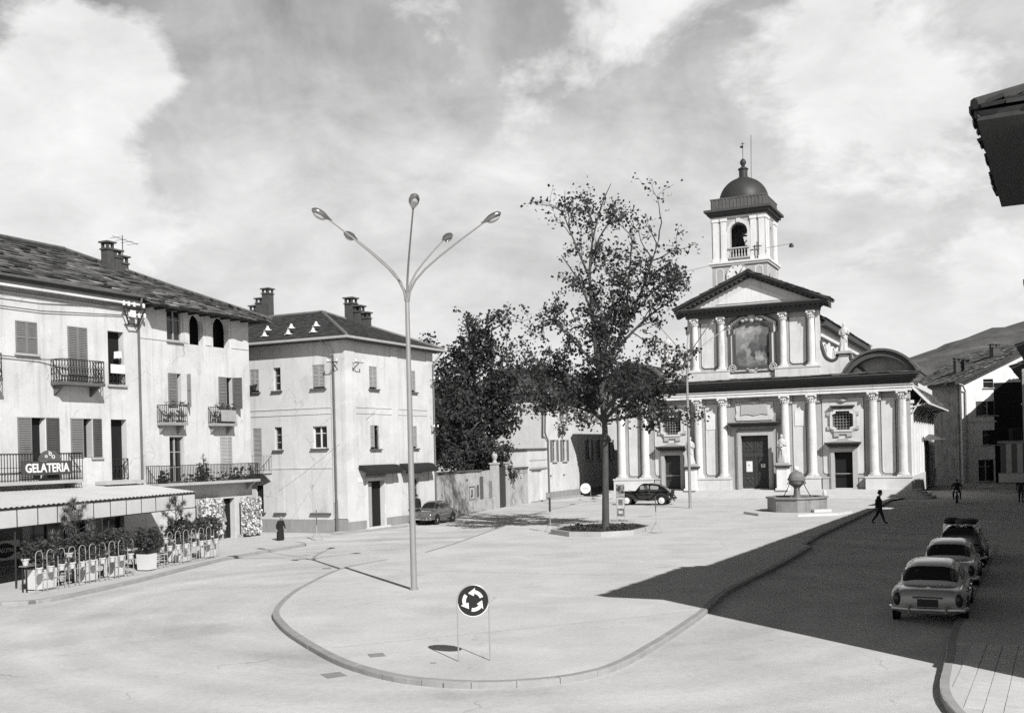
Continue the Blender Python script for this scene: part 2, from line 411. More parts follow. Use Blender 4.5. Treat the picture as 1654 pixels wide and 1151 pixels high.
def kerb(name, line, z, m=KERBM, w=.16, side=1, base=-.02, stones=None):
    """kerb stones following a line; side=+1 puts the width to the left of the direction of travel"""
    mb = MB(); n = len(line); top_in = []; 
    P = [Vector((a, b, 0)) for a, b in line]; Q = []
    for i in range(n):
        d = (P[min(i + 1, n - 1)] - P[max(i - 1, 0)]).normalized(); nn = Vector((-d.y, d.x, 0)) * side
        Q.append(P[i] + nn * w)
    vs = []
    for p, q in zip(P, Q):
        vs += [(p.x, p.y, base), (p.x - 0, p.y, z - .02), (p.x + (q.x - p.x) * .12, p.y + (q.y - p.y) * .12, z), (q.x, q.y, z), (q.x, q.y, base)]
    fs = []
    for i in range(n - 1):
        for j in range(4): fs.append((i * 5 + j, i * 5 + j + 1, i * 5 + 5 + j + 1, i * 5 + 5 + j))
    fs += [tuple(range(5)), tuple((n - 1) * 5 + j for j in (4, 3, 2, 1, 0))]
    mb.add([(x, y, z_ - (.012 if stones and z_ > .02 else 0)) for x, y, z_ in vs], fs); o = mb.build(name, JOINTM if stones else m); o['kind'] = 'structure'
    if stones:
        cum = [0.0]
        for i in range(n - 1): cum.append(cum[-1] + (P[i + 1] - P[i]).length)
        rk_ = random.Random(int(cum[-1] * 10)); s0 = stones[0]
        def at(d):
            for i in range(n - 1):
                if d <= cum[i + 1] or i == n - 2:
                    t = (d - cum[i]) / max(cum[i + 1] - cum[i], 1e-6); return P[i].lerp(P[i + 1], t), Q[i].lerp(Q[i + 1], t)
        while s0 < min(stones[1], cum[-1] - .3):
            ln_ = rk_.uniform(.85, 1.25); s1 = min(s0 + ln_, cum[-1]); km = MB(); kv = []; dz = rk_.uniform(-.004, .006); dj = rk_.uniform(0, .010); kseg = 3
            for q in range(kseg + 1):
                p, w2 = at(s0 + .008 + (s1 - s0 - .016) * q / kseg); ot = (p - w2).normalized() * (.006 + dj)
                p = p + ot; z0 = z + dz
                kv += [(p.x, p.y, base), (p.x, p.y, z0 - .022), (p.x + (w2.x - p.x) * .12, p.y + (w2.y - p.y) * .12, z0), (w2.x, w2.y, z0), (w2.x, w2.y, base)]
            kf = [(i * 5 + j, i * 5 + j + 1, i * 5 + 6 + j, i * 5 + 5 + j) for i in range(kseg) for j in range(4)] + [tuple(range(5)), tuple(kseg * 5 + j for j in (4, 3, 2, 1, 0))]
            km.add(kv, kf); km.build('kerb_stone', m, o); s0 = s1
    return o


# one sheet to the horizon
mb = MB(); xs = [-2500, -200, -60, -30, 0, 30, 60, 120, 300, 2500]; ys = [-2500, -200, -40, 0, 30, 60, 100, 160, 400, 3500]
mb.add([(x, y, 0) for y in ys for x in xs], [(j * 10 + i, j * 10 + i + 1, j * 10 + i + 11, j * 10 + i + 10) for j in range(9) for i in range(9)])
struct('ground', mb, GROUND)
# raised piazza with its rounded nose towards the viewer
nose = smooth_poly([(-4.0, 46.2), (-5.6, 43.0), (-6.75, 40.4), (-7.15, 36.3), (-7.2, 33.2), (-6.9, 29.9), (-6.25, 27.7), (-5.4, 25.6), (-3.9, 22.6), (-2.65, 20.95), (-1.62, 20.2), (-.66, 19.95), (.4, 20.05), (1.26, 20.45), (2.08, 21.4), (3.13, 23.5), (4.9, 27.6), (6.45, 31.8), (9.6, 38.2), (12.65, 44.8)], 5)
rest = [(12.62, 45.7), (14.68, 50.35), (22.9, 67.2), (28.2, 78.6), (31.5, 83.0), (22, 92), (9.0, 92.5), (5.0, 84), (1.2, 72), (-.9, 60), (-3.0, 50)]
outline = nose + rest
sheet('piazza', outline, .118, PAVE)
kerb('kerb', nose, .124, w=.18, side=1, stones=(3, 68))
kerb('kerb', [(12.62, 45.7), (14.68, 50.35), (22.9, 67.2), (28.2, 78.6)], .124, w=.18, side=1)
kerb('kerb', [(9.0, 92.5), (5.0, 84), (1.2, 72), (-.9, 60), (-3.0, 50), (-4.0, 46.2)], .124, w=.18, side=1)
# pavement before the cafe
cafe_k = smooth_poly([(-24, 27.0), (-19, 31.3), (-16.3, 33.0), (-15.1, 33.5), (-14.5, 35.1), (-13.76, 38.5), (-13.2, 42.2), (-12.57, 45.9), (-11.6, 48.9), (-10.5, 51.6), (-10.4, 52.6), (-11.0, 53.6)], 4)
sheet('sidewalk', cafe_k + [(-12.0, 56.6), (-14.2, 59.2), (-19, 49.5), (-30, 26.5)], .118, SIDEW)
kerb('kerb', cafe_k, .124, side=1, w=.16, stones=(4, 40))
# strip of pavement along the grey house and the garden wall
wk = [(-10.3, 59.2), (-9.6, 59.0), (-8.9, 59.9), (-6.35, 64.0), (-4.3, 71.5), (-4.0, 72.6), (-.53, 85.2), (2.94, 92.4), (6.4, 99.2), (14, 115)]
sheet('sidewalk', wk + [(11.5, 116), (3.2, 94.2), (1.8, 90.5), (-5.2, 71.2), (-10.1, 60.4)], .110, SIDEW)
kerb('kerb', wk, .116, side=1, w=.14)
# pavement on the near right and along the shaded street
rk = smooth_poly([(6.6, 12.0), (6.85, 15.6), (7.09, 17.35), (7.5, 18.7), (8.17, 20.2), (8.9, 21.8), (10.4, 25.0), (17.3, 38.4), (27.0, 57.6), (38.5, 79.5)], 3)
sheet('sidewalk', rk + [(41.5, 79.0), (30.0, 58.0), (9.3, 19.0), (14, 12)], .13, SIDEW)
kerb('kerb', rk, .136, side=-1, w=.16, stones=(2.5, 34))
# small paving tiles on the lit corner of that pavement
mat('joint_dark', .22, var=.2)
side_pave = [o for o in COL.objects if o.name.startswith('sidewalk')][-1]
TILEP = mat('paving_tile', .56, var=.22, scale=2.5, fine=.12, spots=.1, bump=.3, bscale=20)
ta = radians(62.2); te = Vector((cos(ta), sin(ta), 0)); tn = Vector((-sin(ta), cos(ta), 0)); tm = MB(); tm.box(-.142, .142, -.142, .142, 0, .012); t0 = None
for i in range(-22, 12):
    for j in range(-2, 11):
        p = Vector((9.3, 19.0, 0)) + te * (i * .3) + tn * (j * .3 - .1)
        if p.y < 15.8 or p.y > 23: continue
        kx = None
        for (ax_, ay_), (bx_, by_) in zip(rk, rk[1:]):
            if ay_ <= p.y <= by_: kx = ax_ + (bx_ - ax_) * (p.y - ay_) / max(by_ - ay_, 1e-6)
        if kx is None or p.x < kx + .36: continue
        if t0 is None: t0 = tm.build('paving_tile', TILEP, side_pave); q = t0
        else: q = t0.copy(); COL.objects.link(q)
        q.location = (p.x, p.y, .1295 + random.uniform(-.001, .0025)); q.rotation_euler = (0, 0, ta + random.uniform(-.01, .01))
mb = MB(); mb.bar((-4.2, 23.9, .1195), (.3, 25.9, .1195), .012, .004); mb.bar((.3, 25.9, .1195), (4.85, 28.0, .1195), .012, .004); mb.bar((-6.4, 40.4, .1195), (3.4, 36.2, .1195), .015, .004); mb.bar((-3.2, 49.5, .1195), (9.5, 62, .1195), .02, .004)
struct('paving_joint', mb, MATS['joint_dark'])
# worn patches and manhole covers let into the paving
PATCH = mat('paving_patch', .27, var=.25, scale=3, fine=.15)
for (cx, cy, sx, sy, a) in ((-3.05, 22.9, .34, .42, .3), (-3.75, 21.5, .42, .5, .5), (-1.75, 21.9, .12, .12, 0), (-7.45, 41.7, .35, .5, .2), (8.3, 66.5, .8, .5, .1)):
    mb = MB(); mb.cbox((cx, cy, .12 if cx > -3.6 and cx != -7.45 else .002), (sx, sy, .008), a); struct('drain_cover', mb, PATCH)
# ================================================================== hills behind the town
def hill(name, x0, x1, y0, depth, hf, m, seed):
    mb = MB(); nx, ny = 120, 26; vs = []
    for j in range(ny):
        for i in range(nx):
            x = x0 + (x1 - x0) * i / (nx - 1); t = j / (ny - 1); y = y0 + depth * t
            h = hf(x / y * 1700) * (y0 + depth * .74) / 1700 * (sin(min(t * 1.35, 1) * pi / 2)) ** .9
            h += noise.noise(Vector((x * .02, y * .02, seed))) * 10 * t + noise.noise(Vector((x * .07, y * .07, seed))) * 3 * t
            vs.append((x, y, max(h, 0) * (1 if t > 0 else 0) - (0 if t > 0 else 2)))
    mb.add(vs, [(j * nx + i, j * nx + i + 1, (j + 1) * nx + i + 1, (j + 1) * nx + i) for j in range(ny - 1) for i in range(nx - 1)])
    return struct(name, mb, m, smooth=True)
HILLM = mat('wooded_hill', .10, var=.9, scale=.05, bump=1.0, bscale=.25, fine=1.1, rough=1, spots=.5)
def hf(u):
    pts = [(-1500, 90), (-300, 100), (-100, 112), (60, 100), (300, 70), (600, 128), (680, 150), (760, 178), (850, 196), (1000, 225), (1500, 230), (2500, 200)]
    for (a, b), (c, d) in zip(pts, pts[1:]):
        if a <= u <= c: return b + (d - b) * (u - a) / (c - a)
    return 100
hill('hill', -700, 1300, 640, 380, hf, HILLM, 3.3)
# ================================================================== building kit
I4 = Matrix.Identity(4)
def wallpiece(name, parent, outer, holes, depth, m, M=I4, y=0.0):
    mb = MB(); mb.prism(outer, XZ(y), depth, holes, back=False)
    return mb.build(name, m, parent, M=M)
def boxpart(name, parent, m, b, M=I4, smooth=False):
    mb = MB(); mb.box(*b); return mb.build(name, m, parent, M=M)
def leafmesh(w, h, slat=.075, th=.035):
    mb = MB(); fr = .06
    mb.box(0, fr, 0, th, 0, h); mb.box(w - fr, w, 0, th, 0, h)
    for z in (0, h * .5 - fr / 2, h - fr): mb.box(fr, w - fr, 0, th, z, z + fr)
    k = int(h / slat)
    for i in range(k):
        z = (i + .3) * h / k
        mb.add([(fr, .004, z), (w - fr, .004, z), (w - fr, th, z + slat * .62), (fr, th, z + slat * .62)], [(0, 1, 2, 3)])
    mb.box(fr, w - fr, th - .004, th, fr, h - fr)
    return mb
def shutter(parent, a, w, z0, z1, m, M=I4, ang=0.0, y=-.05, hinge='l', name='shutter'):
    mb = leafmesh(w, z1 - z0)
    if hinge == 'l': T = Matrix.Translation((a, y, z0)) @ Matrix.Rotation(-ang, 4, 'Z')
    else: T = Matrix.Translation((a + w, y, z0)) @ Matrix.Rotation(ang, 4, 'Z') @ Matrix.Translation((-w, 0, 0))
    return mb.build(name, m, parent, M=M @ T)
def window(parent, a0, a1, z0, z1, M=I4, depth=.2, sill=True, frame=FRAMEL, rows=2, cols=2, glass=GLASS, sillm=None, name='window', sillw=.08):
    mb = MB(); mb.box(a0 - .02, a1 + .02, depth, depth + .02, z0 - .02, z1 + .02)
    g = mb.build(name, glass, parent, M=M)
    if frame:
        f = MB(); t = .055; y0, y1 = depth - .05, depth + .01
        f.box(a0, a0 + t, y0, y1, z0, z1); f.box(a1 - t, a1, y0, y1, z0, z1)
        f.box(a0 + t, a1 - t, y0, y1, z0, z0 + t); f.box(a0 + t, a1 - t, y0, y1, z1 - t, z1)
        for c in range(1, cols):
            x = a0 + (a1 - a0) * c / cols; f.box(x - t * .7, x + t * .7, y0 - .01, y1, z0 + t, z1 - t)
        for r in range(1, rows):
            z = z0 + (z1 - z0) * (r / rows if rows > 2 else .68); f.box(a0 + t, a1 - t, y0 + .01, y1, z - .02, z + .02)
        f.build('frame', frame, g, M=M)
    if sill:
        s = MB(); s.box(a0 - sillw, a1 + sillw, -.14, .05, z0 - .09, z0 - .003); s.build('sill', sillm or CONC, g, M=M)
    return g
def railing(parent, pts, z0, z1, m=IRON, step=.11, M=I4, scroll=False, name='railing', r=.011, arcs=False, y=None):
    """pts: 2-D points of the railing line in (a, d)"""
    mb = MB()
    for (ax, ay), (bx, by) in zip(pts, pts[1:]):
        ln = sqrt((bx - ax) ** 2 + (by - ay) ** 2); n = max(1, int(ln / step))
        mb.bar((ax, ay, z1), (bx, by, z1), .045, .03); mb.bar((ax, ay, z0 + .06), (bx, by, z0 + .06), .03, .03)
        if arcs: mb.bar((ax, ay, z0 + (z1 - z0) * .5), (bx, by, z0 + (z1 - z0) * .5), .022, .022)
        for i in range(n + 1):
            t = i / n; x, yy = ax + (bx - ax) * t, ay + (by - ay) * t
            mb.bar((x, yy, z0), (x, yy, z1), r * 2)
            if scroll and i < n:
                x2, y2 = ax + (bx - ax) * (t + 1 / n), ay + (by - ay) * (t + 1 / n); h = z1 - z0
                prev = None
                for k in range(9):
                    s = k / 8; w = .5 + .46 * sin(s * 2 * pi * 1.5)
                    p = (x + (x2 - x) * w, yy + (y2 - yy) * w, z0 + h * s)
                    if prev: mb.bar(prev, p, .017)
                    prev = p
                for k in range(7):
                    a, b = 2 * pi * k / 6, 2 * pi * (k + 1) / 6; q = .07
                    cx, cy, cz = (x + x2) / 2, (yy + y2) / 2, z0 + h * .55
                    dx, dy = (bx - ax) / ln, (by - ay) / ln
                    mb.bar((cx + dx * q * cos(a), cy + dy * q * cos(a), cz + q * sin(a)), (cx + dx * q * cos(b), cy + dy * q * cos(b), cz + q * sin(b)), .016)
            if arcs and i < n:
                x2, y2 = ax + (bx - ax) * (t + 1 / n), ay + (by - ay) * (t + 1 / n); pr = None
                for k in range(6):
                    a = pi * k / 5; w = .5 - .5 * cos(a)
                    p = (x + (x2 - x) * w, yy + (y2 - yy) * w, z1 - .12 + .1 * sin(a))
                    if pr: mb.bar(pr, p, .016)
                    pr = p
    return mb.build(name, m, parent, M=M)
def slab_roof(name, parent, poly3, u, m, row=.4, wr=(.35, .8), th=.05, jit=.03, lift=.02, kind='stuff', base=True, seed=1, basem=None):
    """fill a planar roof polygon with overlapping slabs; u = direction along the eave"""
    rnd = random.Random(seed)
    P = [Vector(p) for p in poly3]; o = P[0]; u = Vector(u).normalized()
    nrm = (P[1] - P[0]).cross(P[-1] - P[0]).normalized()
    if nrm.z < 0: nrm = -nrm
    w = nrm.cross(u).normalized()
    if w.z < 0: w = -w
    Q = [((p - o).dot(u), (p - o).dot(w)) for p in P]
    def span(t):
        xs = []
        for (a, b), (c, d) in zip(Q, Q[1:] + Q[:1]):
            if (b - t) * (d - t) < 0: xs.append(a + (c - a) * (t - b) / (d - b))
        return (min(xs), max(xs)) if len(xs) >= 2 else None
    mb = MB(); tones = []; t = min(q[1] for q in Q) - .04; tmax = max(q[1] for q in Q)
    while t < tmax:
        sp = span(t + row * .5)
        if sp:
            x = sp[0] + rnd.uniform(-.1, .1)
            while x < sp[1]:
                ww = min(rnd.uniform(*wr), sp[1] + .12 - x)
                if ww > .08:
                    j = rnd.uniform(-jit, jit); h1 = lift + rnd.uniform(0, jit); h0 = lift + th * .8 + rnd.uniform(0, jit * 1.4)
                    tl = row * 1.35; g = .012
                    c = [o + u * (x + g) + w * (t + j) + nrm * h0, o + u * (x + ww - g) + w * (t + j + rnd.uniform(-jit, jit)) + nrm * (h0 + rnd.uniform(-jit, jit) * .5),
                         o + u * (x + ww - g) + w * (t + tl) + nrm * h1 * .4, o + u * (x + g) + w * (t + tl) + nrm * h1 * .4]
                    d = [p - nrm * th for p in c]
                    mb.add(c + d, [(0, 1, 2, 3), (0, 4, 5, 1), (1, 5, 6, 2), (3, 7, 4, 0)])
                    tones += [max(-.6, min(2.4, rnd.gauss(.1, .45) + (1.2 if rnd.random() < .1 else 0)))] * 4
                x += ww
        t += row
    oo = mb.build(name, m, parent, kind=kind, fix=False)
    at = oo.data.attributes.new('tone', 'FLOAT', 'FACE'); at.data.foreach_set('value', tones)
    if base:
        b = MB(); k = len(P)
        b.add([p - nrm * .04 for p in P] + [p - nrm * .16 for p in P], [tuple(range(k)), tuple(range(2 * k - 1, k - 1, -1))] + [(i, (i + 1) % k, k + (i + 1) % k, k + i) for i in range(k)])
        b.build('roof', basem or WOODD, parent)
    return oo
def chimney(parent, x, y, z, flues, w=.55, rz=0.0, m=BRICK):
    """flues: list of (offset along x, height); each gets an open cap"""
    mb = MB(); caps = MB(); T = Matrix.Translation((x, y, z)) @ Matrix.Rotation(rz, 4, 'Z')
    for dx, h in flues:
        mb.box(dx - w / 2 + .004 * h, dx + w / 2 - .004 * h, -w / 2, w / 2, -.6, h, T)
        mb.box(dx - w / 2 - .05, dx + w / 2 + .05, -w / 2 - .05, w / 2 + .05, h - .1, h - .02, T)
        for sx in (-1, 1):
            for sy in (-1, 1):
                mb.box(dx + sx * (w / 2 - .07) - .06, dx + sx * (w / 2 - .07) + .06, sy * (w / 2 - .07) - .06, sy * (w / 2 - .07) + .06, h, h + .26, T)
        caps.box(dx - w / 2 - .09, dx + w / 2 + .09, -w / 2 - .09, w / 2 + .09, h + .26, h + .34, T)
    c = mb.build('chimney', m, parent); caps.build('chimney_cap', SLAB, c); return c
def insulators(parent, c, M=I4, n=3, sp=.22):
    """wall bracket with porcelain insulators"""
    mb = MB(); x, y, z = c
    mb.bar((x, 0, z - .45), (x, y, z), .035); mb.bar((x, 0, z), (x, y, z), .03)
    mb.bar((x - sp * (n - 1) / 2 - .06, y, z), (x + sp * (n - 1) / 2 + .06, y, z), .035)
    b = mb.build('wire_bracket', IRON, parent, M=M)
    p = MB()
    for i in range(n):
        xx = x + (i - (n - 1) / 2) * sp
        p.lathe([(.015, 0), (.05, .03), (.045, .09), (.06, .1), (.04, .16), (.015, .18)], 8, (xx, y, z + .01))
    p.build('insulator', WHITE, b, M=M, smooth=True)
    return b
def flowers(parent, boxes, m=LEAFP, n=60, size=.07, name='flowers', M=I4, seed=2):
    rnd = random.Random(seed); mb = MB()
    for (x0, x1, y0, y1, z0, z1) in boxes:
        for i in range(n):
            c = Vector((rnd.uniform(x0, x1), rnd.uniform(y0, y1), z0 + (z1 - z0) * rnd.random() ** 1.3))
            leaf(mb, c, size * rnd.uniform(.6, 1.4), rnd)
    return mb.build(name, m, parent, M=M, fix=False)
def leaf(mb, c, s, rnd, d=None):
    d = d or Vector((rnd.gauss(0, 1), rnd.gauss(0, 1), rnd.gauss(0, .8) - .2)).normalized()
    x = d.cross(Vector((rnd.gauss(0, 1), rnd.gauss(0, 1), rnd.gauss(0, 1))))
    if x.length < 1e-3: x = Vector((1, 0, 0))
    x.normalize(); nn = d.cross(x)
    mb.add([c - d * s * .5, c - d * s * .08 + x * s * .42 + nn * s * .1, c + d * s * .2 + x * s * .3, c + d * s * .55, c + d * s * .2 - x * s * .3, c - d * s * .08 - x * s * .42 + nn * s * .1],
           [(0, 1, 2, 3), (0, 3, 4, 5)])

# ================================================================== hotel with the ice-cream parlour (left)
HA = thing('terrace_house', 'long pale three-storey house with stone slab roof, balconies and gelateria sign', 'building', (-14.48, 58.43, 0), A64)
holes = []
def H_(a0, a1, z0, z1): holes.append(rect(a0, a1, z0, z1)); return (a0, a1, z0, z1)
W1 = H_(-15.10, -14.02, 9.15, 10.54); W2 = H_(-12.37, -11.30, 8.02, 10.56); W3 = H_(-10.05, -9.08, 8.05, 10.57)
W0 = H_(-17.9, -16.9, 8.02, 10.56)
G0 = H_(-17.6, -16.9, 3.72, 6.42); G1 = H_(-14.42, -13.66, 3.72, 6.42); G2 = H_(-11.62, -11.08, 4.64, 6.42); G3 = H_(-9.98, -9.02, 3.55, 6.41)
L1 = H_(-6.22, -5.30, 7.05, 8.80); L2 = H_(-2.52, -1.42, 7.05, 8.80)
D1 = H_(-6.22, -5.22, 3.28, 5.60); D2 = H_(-2.48, -1.58, 3.28, 5.60)
LG = H_(-6.22, -5.22, 10.45, 12.0)
holes.append(arch(-4.62, -3.60, 10.36, 11.95)); holes.append(arch(-2.86, -1.62, 10.36, 12.0))
S1 = H_(-22, -20.2, .15, 2.7); S2 = H_(-18.8, -16.4, .15, 2.6); S3 = H_(-14.6, -11.4, .15, 2.65); S4 = H_(-10.6, -9.3, .15, 2.6); PD = H_(-2.60, -1.46, .13, 2.30)
wallpiece('wall', HA, rect(-26, 0, 0, 12.3), holes, .34, STUCCO)
boxpart('wall', HA, STUCCO, (-.34, -.001, .342, 10.5, 0, 12.2))
boxpart('wall', HA, STUCCO, (-26, -25.7, .342, 10.5, 0, 12.2))
boxpart('wall', HA, DARKIN, (-25.69, -.35, .9, 1.0, 0, 12.2))
boxpart('plinth', HA, PLINTHM, (-8.4, -2.63, -.03, .002, .1, .75))
# upper storey of the shaded loggia
for x0, x1 in ((-8.1, -6.3), (-5.1, -4.75), (-3.45, -3.0), (-1.45, -.05)):
    boxpart('pilaster', HA, STUCCO, (x0, x1, -.035, -.002, 10.4, 12.25))
# shutters and windows
w = window(HA, *W1, sill=True, frame=None)
shutter(HA, -15.11, .54, 9.15, 10.54, SHUT); shutter(HA, -14.56, .54, 9.15, 10.54, SHUT)
w = window(HA, *W2, sill=False, frame=None)
shutter(HA, -12.38, .54, 8.06, 10.56, SHUT); shutter(HA, -11.83, .54, 8.06, 10.56, SHUT)
w = window(HA, *W0, sill=False, frame=None); shutter(HA, -17.9, .5, 8.06, 10.56, SHUT); shutter(HA, -17.38, .5, 8.06, 10.56, SHUT)
for q in (W3, G3, G1, G0, G2): window(HA, *q, sill=False, frame=None, depth=.33, glass=DARKIN)
for q in (G1, G0):
    a0 = q[0]
    shutter(HA, a0 - .70, .70, 3.78, 6.42, SHUT); shutter(HA, q[1] + .02, .68, 3.78, 6.42, SHUTD)
    boxpart('door', HA, WHITE, (q[1] - .05, q[1] - .01, -.02, .33, 3.75, 6.3))
shutter(HA, -12.33, .70, 4.64, 6.42, SHUT); shutter(HA, -11.06, .5, 4.64, 6.42, SHUTD)
boxpart('door', HA, FRAMEL, (-11.14, -11.09, -.02, .33, 4.66, 6.3)); boxpart('sill', HA, CONC, (-11.2, -10.5, -.1, -.002, 4.55, 4.635))
window(HA, *L1, sill=False, frame=None, glass=DARKIN, depth=.25); window(HA, *L2, sill=False, frame=None, glass=DARKIN, depth=.25)
shutter(HA, -6.24, .60, 7.1, 8.8, SHUT); shutter(HA, -5.34, .45, 7.1, 8.8, SHUTL, ang=1.15, hinge='r')
shutter(HA, -2.54, .60, 7.1, 8.8, SHUT); shutter(HA, -1.46, .5, 7.1, 8.8, SHUTD, ang=1.0, hinge='l')
g = window(HA, *D1, sill=False, cols=2, rows=3, depth=.22, frame=SHUTL); g = window(HA, *D2, sill=False, cols=2, rows=2, frame=None, depth=.22)
shutter(HA, -2.5, .45, 3.3, 5.6, SHUTL, ang=.25); shutter(HA, -2.02, .44, 3.3, 5.6, SHUTL, y=-.02)
window(HA, *LG, cols=2, rows=2, sill=True, frame=SHUTL, depth=.12)
mb = MB(); mb.box(-4.8, -1.4, 2.2, 2.25, 10.3, 12.1); mb.build('loggia_back', STUCCOD, HA)
mb = MB(); mb.box(-4.8, -1.4, .345, 2.2, 10.25, 10.32); mb.build('loggia_floor', CONC, HA)
for x in (-4.6, -2.84):
    mb = MB(); mb.add([(x - .1, 1.2, 11.3), (x + 1.2, 1.2, 11.45), (x + 1.2, 1.2, 11.65), (x - .1, 1.2, 11.5)], [(0, 1, 2, 3)]); mb.box(x - .1, x + 1.2, 1.22, 1.25, 10.35, 11.2); mb.build('blind', WHITE if x < -4 else SHUTL, HA)
# ground-floor shop openings, in the shade of the canopy
for q in (S1, S2, S3, S4):
    g = window(HA, *q, sill=False, cols=3 if q[1] - q[0] > 2 else 2, rows=2, frame=SHUTD, depth=.3)
bb = MB(); bb.box(-11.3, -10.7, -.03, .003, .15, 2.7); bb.box(-16.3, -15.0, -.03, .003, .15, 2.7); bb.build('pilaster', SHUT, HA)
d = MB(); d.box(-2.58, -2.0, .2, .25, .14, 2.28); d.box(-2.52, -2.06, .185, .2, .3, 1.0); d.box(-2.52, -2.06, .185, .2, 1.15, 2.1); d.build('door', WOODD, HA)
window(HA, -2.0, -1.46, .13, 2.3, sill=False, frame=None, depth=.33, glass=DARKIN)
# eaves: cornice mouldings of the left part, plain soffit on the right
co = MB(); co.box(-26, -8.1, -.28, -.002, 12.02, 12.34); co.build('cornice', CHDARK, HA)
co = MB(); co.box(-26, -8.1, -.12, -.003, 11.66, 11.76); co.build('cornice', SHUT, HA)
co = MB(); co.box(-26, -8.1, -.34, -.003, 11.9, 12.0); co.build('cornice_band', STUCCO2, HA)
gt = MB(); gt.tube([(-26, -.42, 12.36), (-8.1, -.42, 12.34)], .06, 8); gt.build('gutter', PIPE, HA, smooth=True)
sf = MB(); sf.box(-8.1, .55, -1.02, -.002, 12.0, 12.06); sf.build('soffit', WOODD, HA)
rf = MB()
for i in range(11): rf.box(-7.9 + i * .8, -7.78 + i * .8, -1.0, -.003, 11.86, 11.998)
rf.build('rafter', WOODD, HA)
dp = MB(); dp.tube([(-8.25, -.42, 12.3), (-8.25, -.3, 11.8), (-8.22, -.12, 11.3), (-8.2, -.12, 3.2)], .055, 8); dp.build('downpipe', PIPE, HA, smooth=True)
# roof of stone slabs
R_ = 15.2
slab_roof('roof_slabs', HA, [(-26, -.38, 12.42), (-8.1, -.38, 12.40), (-8.1, -1.1, 12.03), (.7, -1.1, 11.99), (-8.0, 5.0, R_), (-26, 5.0, R_)], (1, 0, -.006), SLAB, row=.42, wr=(.3, .85), jit=.055, seed=4)
slab_roof('roof_slabs', HA, [(.7, -1.1, 12.02), (.7, 10.8, 12.02), (-8.0, 5.0, R_)], (0, 1, 0), SLAB, row=.42, wr=(.3, .85), jit=.055, seed=5)
bs = MB(); bs.add([(-26, 5, R_), (-8, 5, R_), (.6, 10.8, 12.1), (-26, 10.8, 12.1)], [(0, 1, 2, 3)]); bs.build('roof', SLAB, HA)
rt = MB(); rt.tube([(-26, 5, R_ + .04), (-8, 5, R_ + .04)], .12, 6); rt.tube([(-8, 5, R_ + .04), (-3.7, 2.0, 13.66), (.7, -1.1, 12.1)], .1, 6); rt.build('ridge_tiles', SLAB, HA)
chimney(HA, -6.3, 3.5, 14.0, [(-.3, 1.35), (.2, 1.0), (.64, .75)], .46)
an = MB(); an.bar((-5.2, 3.9, 13.8), (-5.2, 3.9, 16.3), .03); an.bar((-5.9, 3.9, 16.15), (-4.3, 3.7, 15.95), .02)
for i in range(4): an.bar((-5.7 + i * .4, 3.5, 16.1 - i * .05), (-5.7 + i * .4, 4.3, 16.1 - i * .05), .015)
an.build('antenna', IRON, HA)
# power-line bracket at the joint of the two parts
mb = MB()
for z, hw in ((11.75, .75), (11.25, .45)): mb.bar((-8.7 - hw, -.35, z), (-8.7 + hw, -.35, z), .05)
for s in (-1, 1): mb.bar((-8.7 + s * .7, -.35, 11.75), (-8.7 + s * .3, -.3, 10.95), .05); mb.bar((-8.7 + s * .3, -.35, 10.95), (-8.7 + s * .3, 0, 10.95), .05); mb.bar((-8.7 + s * .5, -.35, 11.75), (-8.7 + s * .5, 0, 11.75), .05)
mb.bar((-9.05, -.33, 10.98), (-8.35, -.33, 10.98), .05); mb.bar((-8.3, -.35, 11.8), (-8.2, -.4, 12.35), .05)
wb = mb.build('wire_bracket', IRON, HA)
p = MB()
for x, z in ((-9.35, 11.78), (-9.05, 11.78), (-8.7, 11.78), (-8.1, 11.78), (-9.0, 11.28), (-8.4, 11.28), (-8.05, 11.3)): p.lathe([(.02, 0), (.07, .04), (.06, .12), (.085, .13), (.05, .23), (.02, .25)], 8, (x, -.36, z))
p.box(-8.95, -8.65, -.4, -.34, 11.3, 11.62); p.build('insulator', WHITE, wb, smooth=True)
wr = MB()
for i, (z0, z1) in enumerate(((11.45, 11.7), (11.42, 11.62))): wr.tube([(-26, -.25 - i * .08, z0 - .02), (-20, -.25 - i * .08, z0 - .12), (-14, -.28 - i * .08, z0 - .1), (-9.4, -.35, z1 + .02)], .022, 5)
wr.tube([(-17, -.1, 9.0), (-14, -.12, 8.95), (-12.7, -.4, 8.98)], .025, 5); wr.build('cable', PIPE, HA)
# laundry hung in the open window
lw = MB(); lw.add([(-9.75, -.05, 9.28), (-9.25, -.06, 9.34), (-9.28, -.05, 9.66), (-9.72, -.04, 9.6)], [(0, 1, 2, 3)]); lw.box(-9.98, -9.12, -.1, -.07, 8.58, 9.0)
tag(lw.build('laundry', WHITE, None, M=HA.matrix_world if False else Matrix.Translation((-14.48, 58.43, 0)) @ Matrix.Rotation(A64, 4, 'Z')), 'white laundry hanging in the dark open upper window of the long house', 'laundry')
railing(HA, [(-10.04, -.05), (-9.09, -.05)], 8.08, 8.6, scroll=True, step=.2)
boxpart('sill', HA, CONC, (-10.15, -8.98, -.12, -.002, 7.95, 8.045))
railing(HA, [(-9.98, -.05), (-9.02, -.05)], 3.58, 4.55, scroll=True, step=.2)
boxpart('sill', HA, CONC, (-11.0, -8.6, -.75, -.002, 3.36, 3.52))
